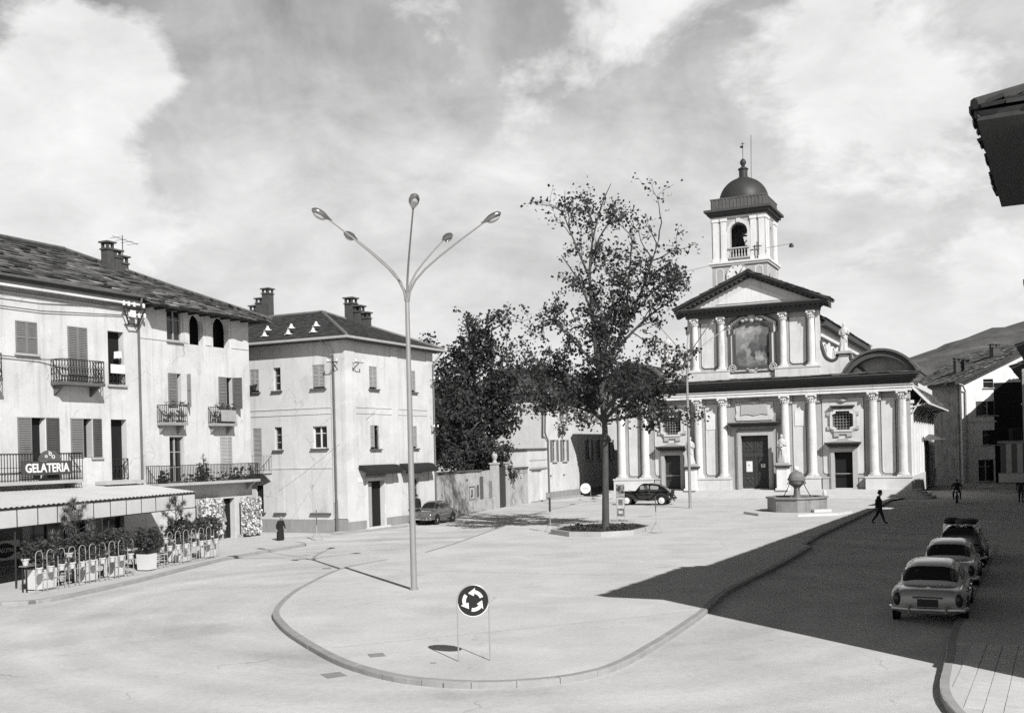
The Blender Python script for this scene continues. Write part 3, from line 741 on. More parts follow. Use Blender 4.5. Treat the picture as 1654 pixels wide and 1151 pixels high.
# balconies
SLABD = mat('balcony_slab', .12, var=.3, scale=3, streak=.3)
def balcony(a0, a1, d, z, zr, scroll=False, arcs=False, m=CONC, bm=IRON, step=.12, th=.14):
    b = boxpart('balcony', HA, m, (a0, a1, -d, -.003, z - th, z))
    railing(b, [(a0 + .03, -.02), (a0 + .03, -d + .04), (a1 - .03, -d + .04), (a1 - .03, -.02)], z, zr, m=bm, scroll=scroll, arcs=arcs, step=step)
    k = MB()
    for x in (a0 + .15, a1 - .25):
        k.prism([(-.003, z - th), (-d * .8, z - th), (-.003, z - th - .45)], YZ(x, 1), .12)
    k.build('bracket', m, b)
    return b
balcony(-13.35, -10.95, .75, 8.0, 9.0, scroll=True, step=.15, m=SLABD)
balcony(-18.6, -16.35, .75, 8.0, 9.0, scroll=True, step=.15, m=SLABD)
balcony(-19.5, -12.45, .9, 3.68, 4.85, arcs=True, step=.14)
b = balcony(-7.85, -.25, .8, 3.28, 4.15, step=.11)
for x0, x1 in ((-7.05, -5.45), (-3.4, -1.75)):
    b2 = balcony(x0, x1, .55, 6.3, 7.15, step=.12, m=PLINTHM)
    flowers(b2, [(x0 + .05, x1 + .1, -.62, -.42, 7.1, 7.38), (x0 + .1, x1 - .1, -.5, -.1, 6.32, 6.9)], n=70, size=.11, name='flower_box', seed=int(-x0 * 9))
    if x0 > -4: bb = MB(); bb.box(x0 + .4, x1 - .1, -.58, -.56, 6.4, 7.0); bb.build('matting', SHUTL, b2)
flowers(b, [(-7.6, -7.0, -.75, -.5, 3.3, 3.9), (-6.2, -.5, -.78, -.5, 3.3, 3.72), (-4.9, -4.2, -.75, -.5, 3.3, 4.2), (-2.6, -.5, -.78, -.5, 3.32, 3.95)], n=110, size=.15, name='foliage', seed=3)
mb = MB(); mb.tube([(-4.5, -.6, 3.3), (-4.5, -.6, 4.75)], [.03, .01], 5)
rnd = random.Random(5)
for i in range(46):
    t = rnd.random(); a = rnd.uniform(0, 2 * pi); r = .75 * (1 - t) + .08; z = 3.5 + 1.15 * t
    mb.tube([(-4.5, -.6, z), (-4.5 + r * cos(a), -.6 + r * .4 * sin(a), z + .1 - .1 * r)], [.018, .006], 4)
mb.build('small_fir', LEAFD, b)
# sign board on the balcony rail
MAm = Matrix.Translation((-14.48, 58.43, 0)) @ Matrix.Rotation(A64, 4, 'Z')
SG = thing('shop_sign', 'dark gelateria sign with white capitals and arched emblem on the balcony rail', 'sign')
SG.matrix_world = MAm
sb = MB(); sb.box(-15.75, -13.2, -1.0, -.93, 3.93, 4.52); sb.build('sign_board', mat('sign_dark', .06, var=.2, rough=.5), SG)
sb = MB(); sb.prism([(-14.9 + .0, 4.53)] + [(-14.32 + .58 * cos(pi * i / 10), 4.53 + .46 * sin(pi * i / 10)) for i in range(10, -1, -1)], XZ(-.99), .05); sb.build('emblem_board', mat('sign_dark2', .10, var=.2, rough=.5), SG)
text_obj('lettering', 'GELATERIA', .52, WHITE, SG, Matrix.Translation((-14.47, -1.012, 4.215)) @ Matrix.Rotation(pi / 2, 4, 'X'), .012, .014, .86)
em = MB()
for x, z, r in ((-14.16, 4.7, .07), (-14.32, 4.82, .06), (-14.52, 4.72, .05)):
    for k in range(10): 
        a, c = 2 * pi * k / 10, 2 * pi * (k + 1) / 10
        em.bar((x + r * cos(a), -1.0, z + r * sin(a)), (x + r * cos(c), -1.0, z + r * sin(c)), .03, .03)
em.bar((-14.4, -1.0, 4.93), (-14.24, -1.0, 4.86), .035); em.build('emblem', WHITE, SG)

# ================================================================== grey corner house
HB = thing('corner_house', 'grey three-storey corner house with dark hipped roof and two shop awnings', 'building', (-9.42, 59.95, 0), A64)
MB_L = Matrix.Rotation(-pi / 2, 4, 'Z')            # canonical front -> the house's left face
BW_, BT, BD = 9.95, 11.12, 9.5                       # width, wall top, depth
hr = [rect(2.50, 3.36, 8.34, 9.68), rect(6.98, 7.82, 8.34, 9.68), rect(2.48, 3.44, 4.78, 6.18), rect(6.98, 7.84, 4.78, 6.18), rect(2.02, 3.75, .12, 2.88), rect(6.62, 7.95, 1.0, 2.88)]
wallpiece('wall', HB, rect(0, BW_, 0, BT), hr, .26, STUCCOB)
hl = [rect(-6.82, -6.15, 8.34, 9.68), rect(-5.06, -4.54, 8.34, 9.70), rect(-2.26, -1.40, 8.34, 9.70), rect(-5.08, -4.54, 4.85, 6.20), rect(-2.32, -1.33, 4.88, 6.16), rect(-6.70, -6.05, 3.64, 6.17), rect(-6.55, -6.0, 1.18, 2.78)]
wallpiece('wall', HB, rect(-BD, -.001, 0, BT), hl, .26, STUCCOB, MB_L)
boxpart('wall', HB, STUCCOB, (BW_ - .26, BW_ - .001, .27, BD, 0, BT)); boxpart('wall', HB, DARKIN, (.8, BW_ - .5, .8, 9.4, .1, 10.9))
boxpart('plinth', HB, PLINTHM, (-.05, 1.95, -.05, -.002, 0, .62)); boxpart('plinth', HB, PLINTHM, (3.98, BW_ + .04, -.05, -.002, 0, .62)); boxpart('plinth', HB, PLINTHM, (-.051, -.002, -.048, 9.4, 0, .78))
for x0, x1 in ((0.0, .95), (4.85, 5.6), (9.15, BW_)): boxpart('pilaster', HB, STUCCOB, (x0 - (.04 if x0 == 0 else 0), x1, -.045, -.003, .63, BT - .05))
boxpart('pilaster', HB, STUCCOB, (-.043, -.003, -.04, .95, .83, BT - .05))
for z in (3.72, 6.85, 7.2):
    boxpart('string_course', HB, STUCCOB, (.96, 4.84, -.03, -.002, z, z + .09)); boxpart('string_course', HB, STUCCOB, (5.61, 9.14, -.03, -.002, z, z + .09)); boxpart('string_course', HB, STUCCOB, (-.03, -.002, .96, 9.4, z, z + .09))
SILLD = mat('sill_dark', .10, var=.25, scale=4)
for q in hr[:4]:
    a0, z0 = q[0]; a1, z1 = q[2]
    window(HB, a0, a1, z0, z1, frame=None, sillm=SILLD, sillw=.12)
    shutter(HB, a0, (a1 - a0) / 2 - .01, z0 + .12, z1, SHUTL, y=.02)
    shutter(HB, (a0 + a1) / 2 + .01, (a1 - a0) / 2 - .01, z0 + .12, z1, SHUTL, y=.02, ang=.5 if (a0 < 4 and z0 < 5) else 0, hinge='r')
window(HB, 2.02, 3.75, .12, 2.88, sill=False, frame=None, glass=DARKIN, depth=.24)
dd = MB(); dd.box(2.08, 2.62, .1, .14, .15, 2.8); dd.build('door', SHUTL, HB)
fr = MB(); fr.box(1.83, 2.01, -.07, -.003, .12, 2.9); fr.box(3.76, 3.95, -.07, -.003, .12, 2.9); fr.box(1.83, 3.95, -.07, -.003, 2.91, 3.1); fr.box(1.75, 4.05, -.3, -.003, .1, .2); fr.build('door_frame', STUCCO2, HB)
fr = MB(); fr.box(1.9, 3.9, -.1, -.003, 3.2, 3.28); fr.box(6.4, 8.2, -.1, -.003, 3.2, 3.28); fr.build('lintel', SILLD, HB)
window(HB, 6.62, 7.95, 1.0, 2.88, cols=2, rows=2, frame=SHUTL, sillm=SILLD)
for q in (0, 1, 2):
    a0, z0 = hl[q][0]; a1, z1 = hl[q][2]
    window(HB, a0, a1, z0, z1, M=MB_L, frame=FRAMEL if q == 1 else None, cols=1, rows=3, sillm=SILLD, sillw=.12)
    if q != 1:
        shutter(HB, a0, (a1 - a0) / 2 - .01, z0 + .1, z1, SHUTL, M=MB_L, y=.02); shutter(HB, (a0 + a1) / 2 + .01, (a1 - a0) / 2 - .01, z0 + .1, z1, SHUTL, M=MB_L, y=.02)
window(HB, -5.08, -4.54, 4.85, 6.20, M=MB_L, cols=1, rows=3, sillm=SILLD, sillw=.12)
window(HB, -2.32, -1.33, 4.88, 6.16, M=MB_L, cols=2, rows=2, frame=WHITE, sillm=SILLD, sillw=.12)
window(HB, -6.70, -6.05, 3.64, 6.17, M=MB_L, frame=None, sill=False); shutter(HB, -6.70, .64, 3.66, 6.17, SHUTL, M=MB_L, y=.02)
window(HB, -6.55, -6.0, 1.18, 2.78, M=MB_L, cols=4, rows=2, frame=IRON, sillm=SILLD, sillw=.15)
for a0, a1 in ((-5.05, -4.48), (-2.42, -1.3)):      # blind windows of the ground floor
    boxpart('blind_window', HB, STUCCO, (a0, a1, -.02, -.003, 1.16, 2.85), MB_L); boxpart('sill', HB, SILLD, (a0 - .15, a1 + .15, -.14, -.003, 1.05, 1.155), MB_L)
b = boxpart('balcony', HB, CONC, (-6.95, -5.3, -.8, -.003, 3.5, 3.62), MB_L); railing(b, [(-6.92, -.78), (-5.33, -.78), (-5.33, -.02)], 3.62, 4.55, step=.13, M=MB_L, m=IRONL)
k = MB(); k.prism([(-.003, 3.5), (-.7, 3.5), (-.003, 3.0)], lambda a, b, t: (-5.55 + t, a, b), .14); k.build('bracket', CONC, b, M=MB_L)
# shop awnings: rolled dark canvas
AWN = mat('awning_canvas', .022, var=.3, scale=3)
for x0, x1 in ((1.15, 4.95), (5.55, 9.2)):
    mb = MB(); mb.prism([(-.003, 3.85), (-.35, 3.8), (-.62, 3.5), (-.66, 3.28), (-.6, 3.28), (-.5, 3.42), (-.003, 3.6)], YZ(x0, 1), x1 - x0); mb.build('awning', AWN, HB)
EO = .6; ez = 11.15
AP = (5.0, 5.06, 13.55); AP2 = (5.0, 9.2, 13.55)
TL = dict(row=.34, wr=(.22, .3), th=.03, jit=.012)
slab_roof('roof_tiles', HB, [(-EO, -EO, ez), (BW_ + EO, -EO, ez), AP], (1, 0, 0), TILE, seed=6, **TL)
slab_roof('roof_tiles', HB, [(-EO, BD + EO, ez), (-EO, -EO, ez), AP, AP2], (0, 1, 0), TILE, seed=7, **TL)
bs = MB(); bs.add([(BW_ + EO, -EO, ez), (BW_ + EO, 10.1, ez), AP2, AP], [(0, 1, 2, 3)]); bs.add([(-EO, 10.1, ez), (BW_ + EO, 10.1, ez), AP2], [(0, 1, 2)]); bs.build('roof', TILE, HB)
rt = MB(); rt.tube([(-EO, -EO, ez + .07), AP, AP2], .11, 6); rt.tube([(BW_ + EO, -EO, ez + .07), AP], .11, 6); rt.build('ridge_tiles', TILE2, HB)
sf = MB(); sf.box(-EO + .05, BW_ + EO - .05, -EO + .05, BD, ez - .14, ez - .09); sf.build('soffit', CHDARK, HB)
gt = MB(); gt.tube([(-EO - .08, 9.5, ez - .03), (-EO - .08, -EO - .08, ez - .03), (BW_ + EO + .08, -EO - .08, ez - .03)], .08, 8); gt.build('gutter', PIPEL, HB, smooth=True)
dp = MB(); dp.tube([(-EO - .05, 1.25, ez - .05), (-.3, .85, ez - .6), (-.12, .7, ez - 1.0), (-.12, .69, 1.9)], .055, 8); dp.tube([(-.12, .69, 1.9), (-.12, .69, .1)], .075, 8)
dp.tube([(BW_ + .5, -EO, ez - .05), (BW_ + .1, -.3, ez - .6), (BW_ - .1, -.14, ez - .9), (BW_ - .1, -.14, .2)], .055, 8); dp.build('downpipe', PIPE, HB, smooth=True)
chimney(HB, 6.3, 3.75, 12.45, [(0, 1.7)], .6); chimney(HB, 6.35, 3.15, 12.4, [(0, 1.2)], .5); chimney(HB, 6.4, 2.65, 12.3, [(0, .85)], .42)
for y in (6.0, 4.25, 2.45):    # pairs of white insulators on the left slope
    t = MB(); z = 11.62; x = (z - ez) / (13.55 - ez) * (5.0 + EO) - EO
    for dz in (0, .38):
        t.lathe([(.05, 0), (.17, .02), (.15, .1), (.08, .2), (.09, .26), (.04, .3)], 10, (x + dz * .8 - .05, y, z + dz + .02)); t.bar((x + dz * .8 - .05, y - .27, z + dz + .06), (x + dz * .8 - .05, y + .27, z + dz + .06), .05)
    t.build('insulator', WHITE, HB, smooth=True)
insulators(HB, (.75, -.5, 9.75), n=2, sp=.7); insulators(HB, (-.45, -.55, 9.75), M=MB_L, n=2, sp=.6); insulators(HB, (9.6, -.55, 9.2), n=2, sp=.7); insulators(HB, (9.6, -.4, 6.1), n=2, sp=.5)
bx = boxpart('street_nameplate', HB, WHITE, (1.05, 1.6, -.02, -.003, 2.85, 3.15))

# ================================================================== old house behind, only roof and chimney in view
HC = thing('back_house', 'old slab-roofed house rising behind the alley with stepped chimney', 'building', (-12.92, 61.67, 0), A64)
boxpart('wall', HC, STUCCOD, (6.5, 15, 10.6, 17, 0, 13.6))
slab_roof('roof_slabs', HC, [(5.6, 17.6, 13.55), (5.6, 9.9, 13.55), (10.5, 12.6, 15.0), (10.5, 15.5, 15.0)], (0, -1, 0), SLAB, seed=9)
slab_roof('roof_slabs', HC, [(5.6, 9.9, 13.55), (15.6, 9.9, 13.55), (10.5, 12.6, 15.0)], (1, 0, 0), SLAB, seed=10)
slab_roof('roof_slabs', HC, [(15.6, 9.9, 13.55), (15.6, 17.6, 13.55), (10.5, 15.5, 15.0), (10.5, 12.6, 15.0)], (0, 1, 0), SLAB, seed=12)
chimney(HC, 11.2, 10.9, 14.2, [(.5, 2.1), (-.1, 1.45), (-.65, .95)], .6, rz=-1.57)
# ================================================================== garden wall, gate and gate-house between the corner house and the church
WA = radians(70)
GWm = Matrix.Translation((-5.2, 71.0, 0)) @ Matrix.Rotation(WA, 4, 'Z')
GW = thing('garden_wall', 'weathered plaster garden wall with pasted notices under the dark trees', 'wall', (-5.2, 71.0, 0), WA)
def rough_top(x0, x1, z, seed, n=14):
    r = random.Random(seed); return [(x1 - (x1 - x0) * i / n, z + r.uniform(-.05, .04)) for i in range(n + 1)]
mb = MB(); mb.prism([(0, 0), (11.9, 0)] + rough_top(0, 11.9, 3.0, 1), XZ(0), .4); mb.build('wall', STUCCOD, GW)
mb = MB(); mb.prism([(13.95, 0), (18.95, 0)] + rough_top(13.95, 18.95, 2.95, 2), XZ(0), .4); mb.build('wall', STUCCOD, GW)
mb = MB(); mb.box(-.1, 8.3, -.1, .5, 3.02, 3.12); mb.box(15.9, 18.9, -.1, .5, 2.98, 3.1); mb.build('coping', SLAB, GW)
for x0 in (11.45, 13.85):
    mb = MB(); mb.box(x0, x0 + .55, -.06, .5, 0, 3.45); mb.box(x0 - .06, x0 + .61, -.12, .56, 3.45, 3.58); mb.lathe([(.2, 0), (.12, .2), (.2, .35), (.24, .55), (.15, .75), (.05, .85)], 10, (x0 + .28, .2, 3.58)); mb.build('gate_pier', CONC, GW)
g = MB()
for i in range(9): g.box(12.02 + i * .2, 12.2 + i * .2, .1, .14, .15, 3.2 - .0 * i)
g.box(12.0, 13.83, .14, .18, .6, .8); g.box(12.0, 13.83, .14, .18, 2.3, 2.5); g.build('gate', WOODD, GW)
PAPER = mat('paper_grey', .42, var=.25, scale=5, fine=.2); PAPERD = mat('paper_print', .10, var=.6, scale=9, fine=.3)
for x0, x1, z0, z1, m in ((5.85, 7.0, .95, 1.95, PAPERD), (5.95, 6.9, 1.02, 1.85, PAPER), (7.4, 7.8, 1.1, 2.0, PAPERD), (8.0, 8.7, .9, 2.6, PAPERD), (8.9, 9.6, .95, 1.9, PAPER), (9.9, 10.5, .9, 2.2, SHUT), (10.7, 11.3, 1.0, 2.4, PAPER), (5.3, 5.7, 2.35, 2.5, PAPERD)):
    mb = MB(); y = -.008 if m is PAPERD else -.014; mb.box(x0, x1, y, -.003, z0, z1); mb.build('notice', m, GW)
mb = MB(); mb.box(6.25, 6.55, -.02, -.015, 1.15, 1.7); mb.box(6.1, 6.3, -.02, -.015, 1.1, 1.3); mb.build('notice_print', PAPERD, GW)
GH = thing('gatehouse', 'low flat-topped plaster building with a pale door beside the garden wall', 'building', (-5.2, 71.0, 0), WA)
wallpiece('wall', GH, rect(18.96, 24.3, 0, 4.5), [rect(19.9, 22.75, .15, 2.72)], .3, STUCCO2)
boxpart('wall', GH, STUCCO2, (18.961, 24.3, .31, 4, 0, 4.48)); boxpart('coping', GH, SLAB, (18.8, 24.4, -.12, 4.2, 4.5, 4.64))
boxpart('cornice', GH, CONC, (19.3, 24.2, -.12, -.003, 2.85, 3.0)); boxpart('string_course', GH, STUCCO, (19.4, 24.2, -.05, -.003, 3.6, 3.75))
boxpart('door', GH, STUCCO, (19.95, 21.9, .12, .16, .15, 2.7)); boxpart('door', GH, STUCCOB, (21.92, 22.74, .16, .2, .15, 2.7))

# ================================================================== shuttered house beside the church
HM = thing('shuttered_house', 'pale two-storey house with rows of shutters behind the autumn tree', 'building', (2.79, 93.0, 0), A64)
hm = []; UW = [(4.2, 5.2), (7.6, 8.6), (10.4, 11.4), (13.2, 14.2), (16.2, 17.2), (19.2, 20.2), (22.4, 23.4)]
for a0, a1 in UW: hm.append(rect(a0, a1, 7.13, 8.85))
LW = [(1.9, 2.8), (4.2, 5.2), (10.4, 11.4), (13.4, 14.4), (16.4, 17.4), (19.4, 20.4), (22.4, 23.4)]
for a0, a1 in LW: hm.append(rect(a0, a1, 3.4, 5.35))
SM = [(1.3, 1.8), (4.3, 4.9)]
for a0, a1 in SM: hm.append(rect(a0, a1, 1.7, 2.2))
wallpiece('wall', HM, rect(.3, 32, 0, 9.4), hm, .25, STUCCO2); boxpart('wall', HM, STUCCO2, (.3, .55, .26, 9, 0, 9.38)); boxpart('wall', HM, DARKIN, (.6, 31, .8, 9, 0, 9.3))
boxpart('plinth', HM, PLINTHM, (.28, 32, -.04, -.002, 0, .7))
for qs, z0, z1 in ((UW, 7.13, 8.85), (LW, 3.4, 5.35)):
    for a0, a1 in qs:
        window(HM, a0, a1, z0, z1, cols=2, rows=2, sill=True)
        shutter(HM, a0 - .5, .48, z0, z1, SHUT); shutter(HM, a1 + .02, .48, z0, z1, SHUT)
for a0, a1 in SM: window(HM, a0, a1, 1.7, 2.2, sill=False, frame=None, glass=STUCCOD)
slab_roof('roof_slabs', HM, [(-.3, -.6, 9.5), (32, -.6, 9.5), (32, 5, 12.3), (4.0, 5, 12.3)], (1, 0, 0), SLAB, row=.45, wr=(.4, .9), seed=21)
slab_roof('roof_slabs', HM, [(-.3, 9.5, 9.5), (-.3, -.6, 9.5), (4.0, 5, 12.3)], (0, -1, 0), SLAB, row=.45, wr=(.4, .9), seed=22)
gt = MB(); gt.tube([(-.3, -.68, 9.45), (32, -.68, 9.45)], .08, 6); gt.build('gutter', PIPEL, HM, smooth=True)
dp = MB(); dp.tube([(-.2, -.6, 9.4), (-.05, -.3, 8.9), (-.05, -.2, 6.0), (.2, -.18, 5.7), (.75, -.12, 5.3), (.8, -.12, .2)], .07, 8); dp.build('downpipe', PIPE, HM, smooth=True)
dm = MB(); dm.box(7.2, 8.6, 1.2, 3, 10.4, 11.5); d = dm.build('dormer', STUCCO2, HM)
dm = MB(); dm.prism([(7.0, 11.5), (8.8, 11.5), (7.9, 12.1)], XZ(.9), 2.6); dm.build('dormer_roof', SLAB, d)
dm = MB()
for i in range(3): dm.box(7.4 + i * .36, 7.65 + i * .36, 1.17, 1.195, 10.8, 11.2)
dm.build('dormer_vent', DARKIN, d)
dp = MB(); dp.box(.35, .55, -.25, -.003, .2, .65); dp.build('guard_stone', PLINTHM, HM)
# ================================================================== church
CA = radians(-25.7)
CHm = Matrix.Translation((20.43, 88.70, 0)) @ Matrix.Rotation(CA, 4, 'Z')
CH = thing('church', 'baroque church with columned facade, pediment, fresco and domed bell tower', 'church', (20.43, 88.70, 0), CA)
ZP, ZB, ZC, ZA, ZK = .70, 1.73, 8.5, 9.05, 9.95      # platform, column foot, capital top, architrave top, cornice top
# steps, rounded at the ends
def stepplan(x, yf, r=.9, n=5):
    o = [(-x, .6)]
    for i in range(n + 1): a = pi + pi / 2 * i / n; o.append((-x + r + r * cos(a), yf + r + r * sin(a)))
    for i in range(n + 1): a = 1.5 * pi + pi / 2 * i / n; o.append((x - r + r * cos(a), yf + r + r * sin(a)))
    o.append((x, .6)); return o
for i in range(4):
    mb = MB(); d = .34 * (3 - i); z1 = ZP - .165 * (3 - i)
    mb.prism(stepplan(13.1 + d, -1.35 - d), XY(z1, -1), .16 if i < 3 else .16); mb.build('step', STEPM, CH)
mb = MB(); mb.prism(stepplan(14.1, -2.35), XY(.2, -1), .22); mb.build('step_base', STEPM, CH)
# lower storey wall with its doors and windows
def octwin(cx, cz, w, h, c=.28):
    return [(cx - w + c, cz - h), (cx + w - c, cz - h), (cx + w - c, cz - h + c * .6), (cx + w, cz - h + c), (cx + w, cz + h - c), (cx + w - c, cz + h - c * .6), (cx + w - c, cz + h), (cx - w + c, cz + h), (cx - w + c, cz + h - c * .6), (cx - w, cz + h - c), (cx - w, cz - h + c), (cx - w + c, cz - h + c * .6)]
DX, DW = 7.2, .72
holes = [rect(-1.15, 1.15, ZP, 5.27)]
for s in (-1, 1):
    holes.append(rect(s * DX - DW, s * DX + DW, ZP, 3.72)); holes.append(octwin(s * DX, 6.3, .82, .75))
wallpiece('wall', CH, [(-12.35, ZP), (-1.15, ZP), (1.15, ZP), (12.35, ZP), (12.35, ZC + .3), (-12.35, ZC + .3)], [[(a, b if b > ZP + .01 else ZP + .02) for a, b in h] for h in holes], .45, CHWALL, y=.30)
def pl(x0, x1, y0=-.52, y1=.299, z0=ZP, z1=ZB, m=STUCCO2, n='plinth'):
    mb = MB(); mb.box(x0, x1, y0, y1, z0, z1 - .12); mb.box(x0 - .05, x1 + .05, y0 - .06, y1, z1 - .118, z1); return mb.build(n, m, CH)
for s in (-1, 1):
    x0, x1 = sorted((s * 8.95, s * 12.45)); pl(x0, x1)
    x0, x1 = sorted((s * 2.0, s * 5.4)); pl(x0, x1, m=CHPANEL)
    x0, x1 = sorted((s * 5.5, s * (DX - DW - .45))); pl(x0, x1, .12, .298, m=CHTRIM)
    x0, x1 = sorted((s * (DX + DW + .45), s * 8.85)); pl(x0, x1, .12, .298, m=CHTRIM)
# columns: base, shaft with entasis, carved capital
def column(x, z0, z1, r, y=0.0):
    h = z1 - z0
    c = MB(); c.lathe([(r * 1.02, .34), (r * 1.0, h * .3), (r * .97, h * .6), (r * .87, h - .72)], 20, (x, y, z0)); col = c.build('column', CHCOL, CH, smooth=True)
    b = MB(); b.box(x - r * 1.38, x + r * 1.38, y - r * 1.38, y + .29, z0 + .002, z0 + .12); b.lathe([(r * 1.34, .12), (r * 1.38, .17), (r * 1.3, .22), (r * 1.12, .25), (r * 1.2, .3), (r * 1.02, .345)], 20, (x, y, z0)); b.build('base', CHCOL, col, smooth=True)
    k = MB(); zt = z1 - .72
    k.lathe([(r * .9, 0), (r * 1.0, .04), (r * .9, .08), (r * .92, .3), (r * 1.1, .5), (r * 1.2, .56)], 14, (x, y, zt - z0 + z0))
    for i in range(12):                                # acanthus leaves
        a = 2 * pi * i / 12
        for z, rr, sz in ((.2, 1.02, .1), (.38, 1.14, .1)):
            k.ball((x + r * rr * cos(a + z), y + r * rr * sin(a + z), zt + z), (.07, .07, sz), 6, 4)
    for sx in (-1, 1):
        for sy in (-1, 1): k.ball((x + sx * r * 1.08, y + sy * r * 1.08, zt + .55), (.12, .12, .1), 7, 5)
    k.box(x - r * 1.3, x + r * 1.3, y - r * 1.3, y + .29, zt + .61, z1 - .002)
    k.build('capital', CHCOL, col, smooth=True)
    return col
for x in (2.6, 4.8, 9.6, 11.8):
    for s in (-1, 1): column(s * x, ZB, ZC, .335)
# pilaster strips behind the columns, panels of the wall
for x in (2.6, 4.8, 9.6, 11.8):
    for s in (-1, 1):
        m = MB(); m.box(s * x - .5, s * x + .5, .2, .298, ZB, ZC - .7); m.build('pilaster', CHWALL, CH)
        k = MB(); k.box(s * x - .6, s * x + .6, .1, .297, ZC - .69, ZC - .002)
        for i in range(5): k.ball((s * x - .5 + i * .25, .12, ZC - .55), (.12, .08, .18), 6, 4)
        k.build('pilaster_capital', CHTRIM, CH)
def panel(x0, x1, z0, z1, y=.3, holes=(), r=.25, m=CHPANEL, fr=.05):
    p = MB(); p.prism(rrect(x0, x1, z0, z1, r, top=False), XZ(y - .05), .048, holes); o = p.build('wall_panel', m, CH)
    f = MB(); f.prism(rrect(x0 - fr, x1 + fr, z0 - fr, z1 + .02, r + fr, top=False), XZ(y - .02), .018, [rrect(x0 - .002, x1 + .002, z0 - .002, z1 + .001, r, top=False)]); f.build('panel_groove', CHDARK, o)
    return o
for s in (-1, 1):
    c = s * DX
    hs = [octwin(c, 6.3, .83, .76), [(c - DW - .02, 1.96), (c + DW + .02, 1.96), (c + DW + .02, 3.74), (c - DW - .02, 3.74)]]
    panel(c - 1.62, c + 1.62, 1.95, 8.1, holes=[octwin(c, 6.3, .83, .76)] if False else [octwin(c, 6.3, .83, .76), [(c - DW - .02, 1.98), (c + DW + .02, 1.98), (c + DW + .02, 3.74), (c - DW - .02, 3.74)]])
    for q in (3.7, 10.7): panel(s * q - .52, s * q + .52, 1.95, 8.0)
for x0, x1, z0, z1 in ((-4.15, -3.35, 5.85, 7.25), (3.35, 4.15, 5.95, 7.25)):
    m = MB(); m.box(x0, x1, .21, .248, z0, z1); m.build('plaque', CHWHITE, CH)
# windows: frames with ears, grilles
def ears(c, z, e=0.0):
    a, b = 1.08 + e, 1.0 + e
    return [(c - a, z - .45), (c - a - .18, z - .45), (c - a - .18, z - .75), (c - a + .12, z - .75), (c - .72, z - .95), (c - .72, z - 1.32), (c - .3, z - 1.32), (c - .3, z - 1.12), (c + .3, z - 1.12), (c + .3, z - 1.32), (c + .72, z - 1.32), (c + .72, z - .95), (c + a - .12, z - .75), (c + a + .18, z - .75), (c + a + .18, z - .45), (c + a, z - .45),
            (c + a, z + .4), (c + a + .18, z + .4), (c + a + .18, z + .68), (c + a - .15, z + .72), (c + .78, z + .98), (c + .78, z + 1.12), (c - .78, z + 1.12), (c - .78, z + .98), (c - a + .15, z + .72), (c - a - .18, z + .68), (c - a - .18, z + .4), (c - a, z + .4)]
for s in (-1, 1):
    c = s * DX
    f = MB(); f.prism(ears(c, 6.3), XZ(.12), .128, [octwin(c, 6.3, .825, .755)]); w = f.build('window', CHTRIM, CH)
    f = MB(); f.prism(octwin(c, 6.3, 1.0, .92), XZ(.06), .058, [octwin(c, 6.3, .826, .756)]); f.build('window_moulding', CHPANEL, w)
    f = MB(); f.box(c - .95, c + .95, -.16, .25, 7.42, 7.52); f.box(c - .85, c + .85, -.05, .25, 7.3, 7.418); f.build('hood', CHDARK, w)
    g = MB(); g.box(c - .83, c + .83, .62, .64, 5.5, 7.1); g.build('pane', GLASS, w)
    g = MB()
    for i in range(7): g.bar((c - .72 + i * .24, .42, 5.5), (c - .72 + i * .24, .42, 7.1), .03)
    for i in range(6): g.bar((c - .83, .42, 5.7 + i * .24), (c + .83, .42, 5.7 + i * .24), .03)
    g.build('grille', IRONL, w)
    k = MB(); k.ball((c, .15, 7.95), (.25, .12, .2), 8, 6); k.ball((c - .25, .17, 7.95), (.14, .1, .12), 8, 6); k.ball((c + .25, .17, 7.95), (.14, .1, .12), 8, 6); k.build('keystone', CHTRIM, w, smooth=True)
# doors
def doorway(c, hw, z1, canz, canw, name, leafm):
    f = MB(); t = .28
    f.box(c - hw - t, c - hw, .02, .6, ZP, z1 + t); f.box(c + hw, c + hw + t, .02, .6, ZP, z1 + t); f.box(c - hw, c + hw, .02, .6, z1, z1 + t)
    f.box(c - hw - t - .1, c - hw - t + .02, .08, .3, ZP, z1 + t + .12); f.box(c + hw + t - .02, c + hw + t + .1, .08, .3, ZP, z1 + t + .12); f.box(c - hw - t - .1, c + hw + t + .1, .08, .3, z1 + t + .002, z1 + t + .12)
    d = f.build('doorway', CHTRIM, CH)
    k = MB(); k.box(c - canw, c + canw, -.62, .25, canz, canz + .1); k.box(c - canw + .08, c + canw - .08, -.48, .25, canz - .12, canz - .002); k.box(c - canw + .2, c + canw - .2, -.25, .25, canz - .26, canz - .122)
    k.build('hood', CHDARK, d)
    m = MB(); m.box(c - hw, c + hw, .5, .56, ZP + .05, z1); m.build('door', leafm, d)
    m = MB(); m.box(c - hw, c + hw, .03, .6, ZP + .003, ZP + .09); m.build('threshold', STEPM, d)
    return d
for s in (-1, 1):
    d = doorway(s * DX, DW, 3.72, 4.42, 1.4, 'door', DARKIN if s > 0 else WOODD)
    k = MB(); c = s * DX
    k.prism([(c - 1.25, 4.53), (c + 1.25, 4.53), (c + .5, 4.68), (c + .35, 4.82), (c - .35, 4.82), (c - .5, 4.68)], XZ(0), .25); k.build('pediment', CHTRIM, d)
d = doorway(0, 1.15, 5.27, 6.28, 2.15, 'door', mat('carved_door', .05, var=.35, scale=5, bump=.6, bscale=12, rough=.55))
carved = MATS['carved_door']
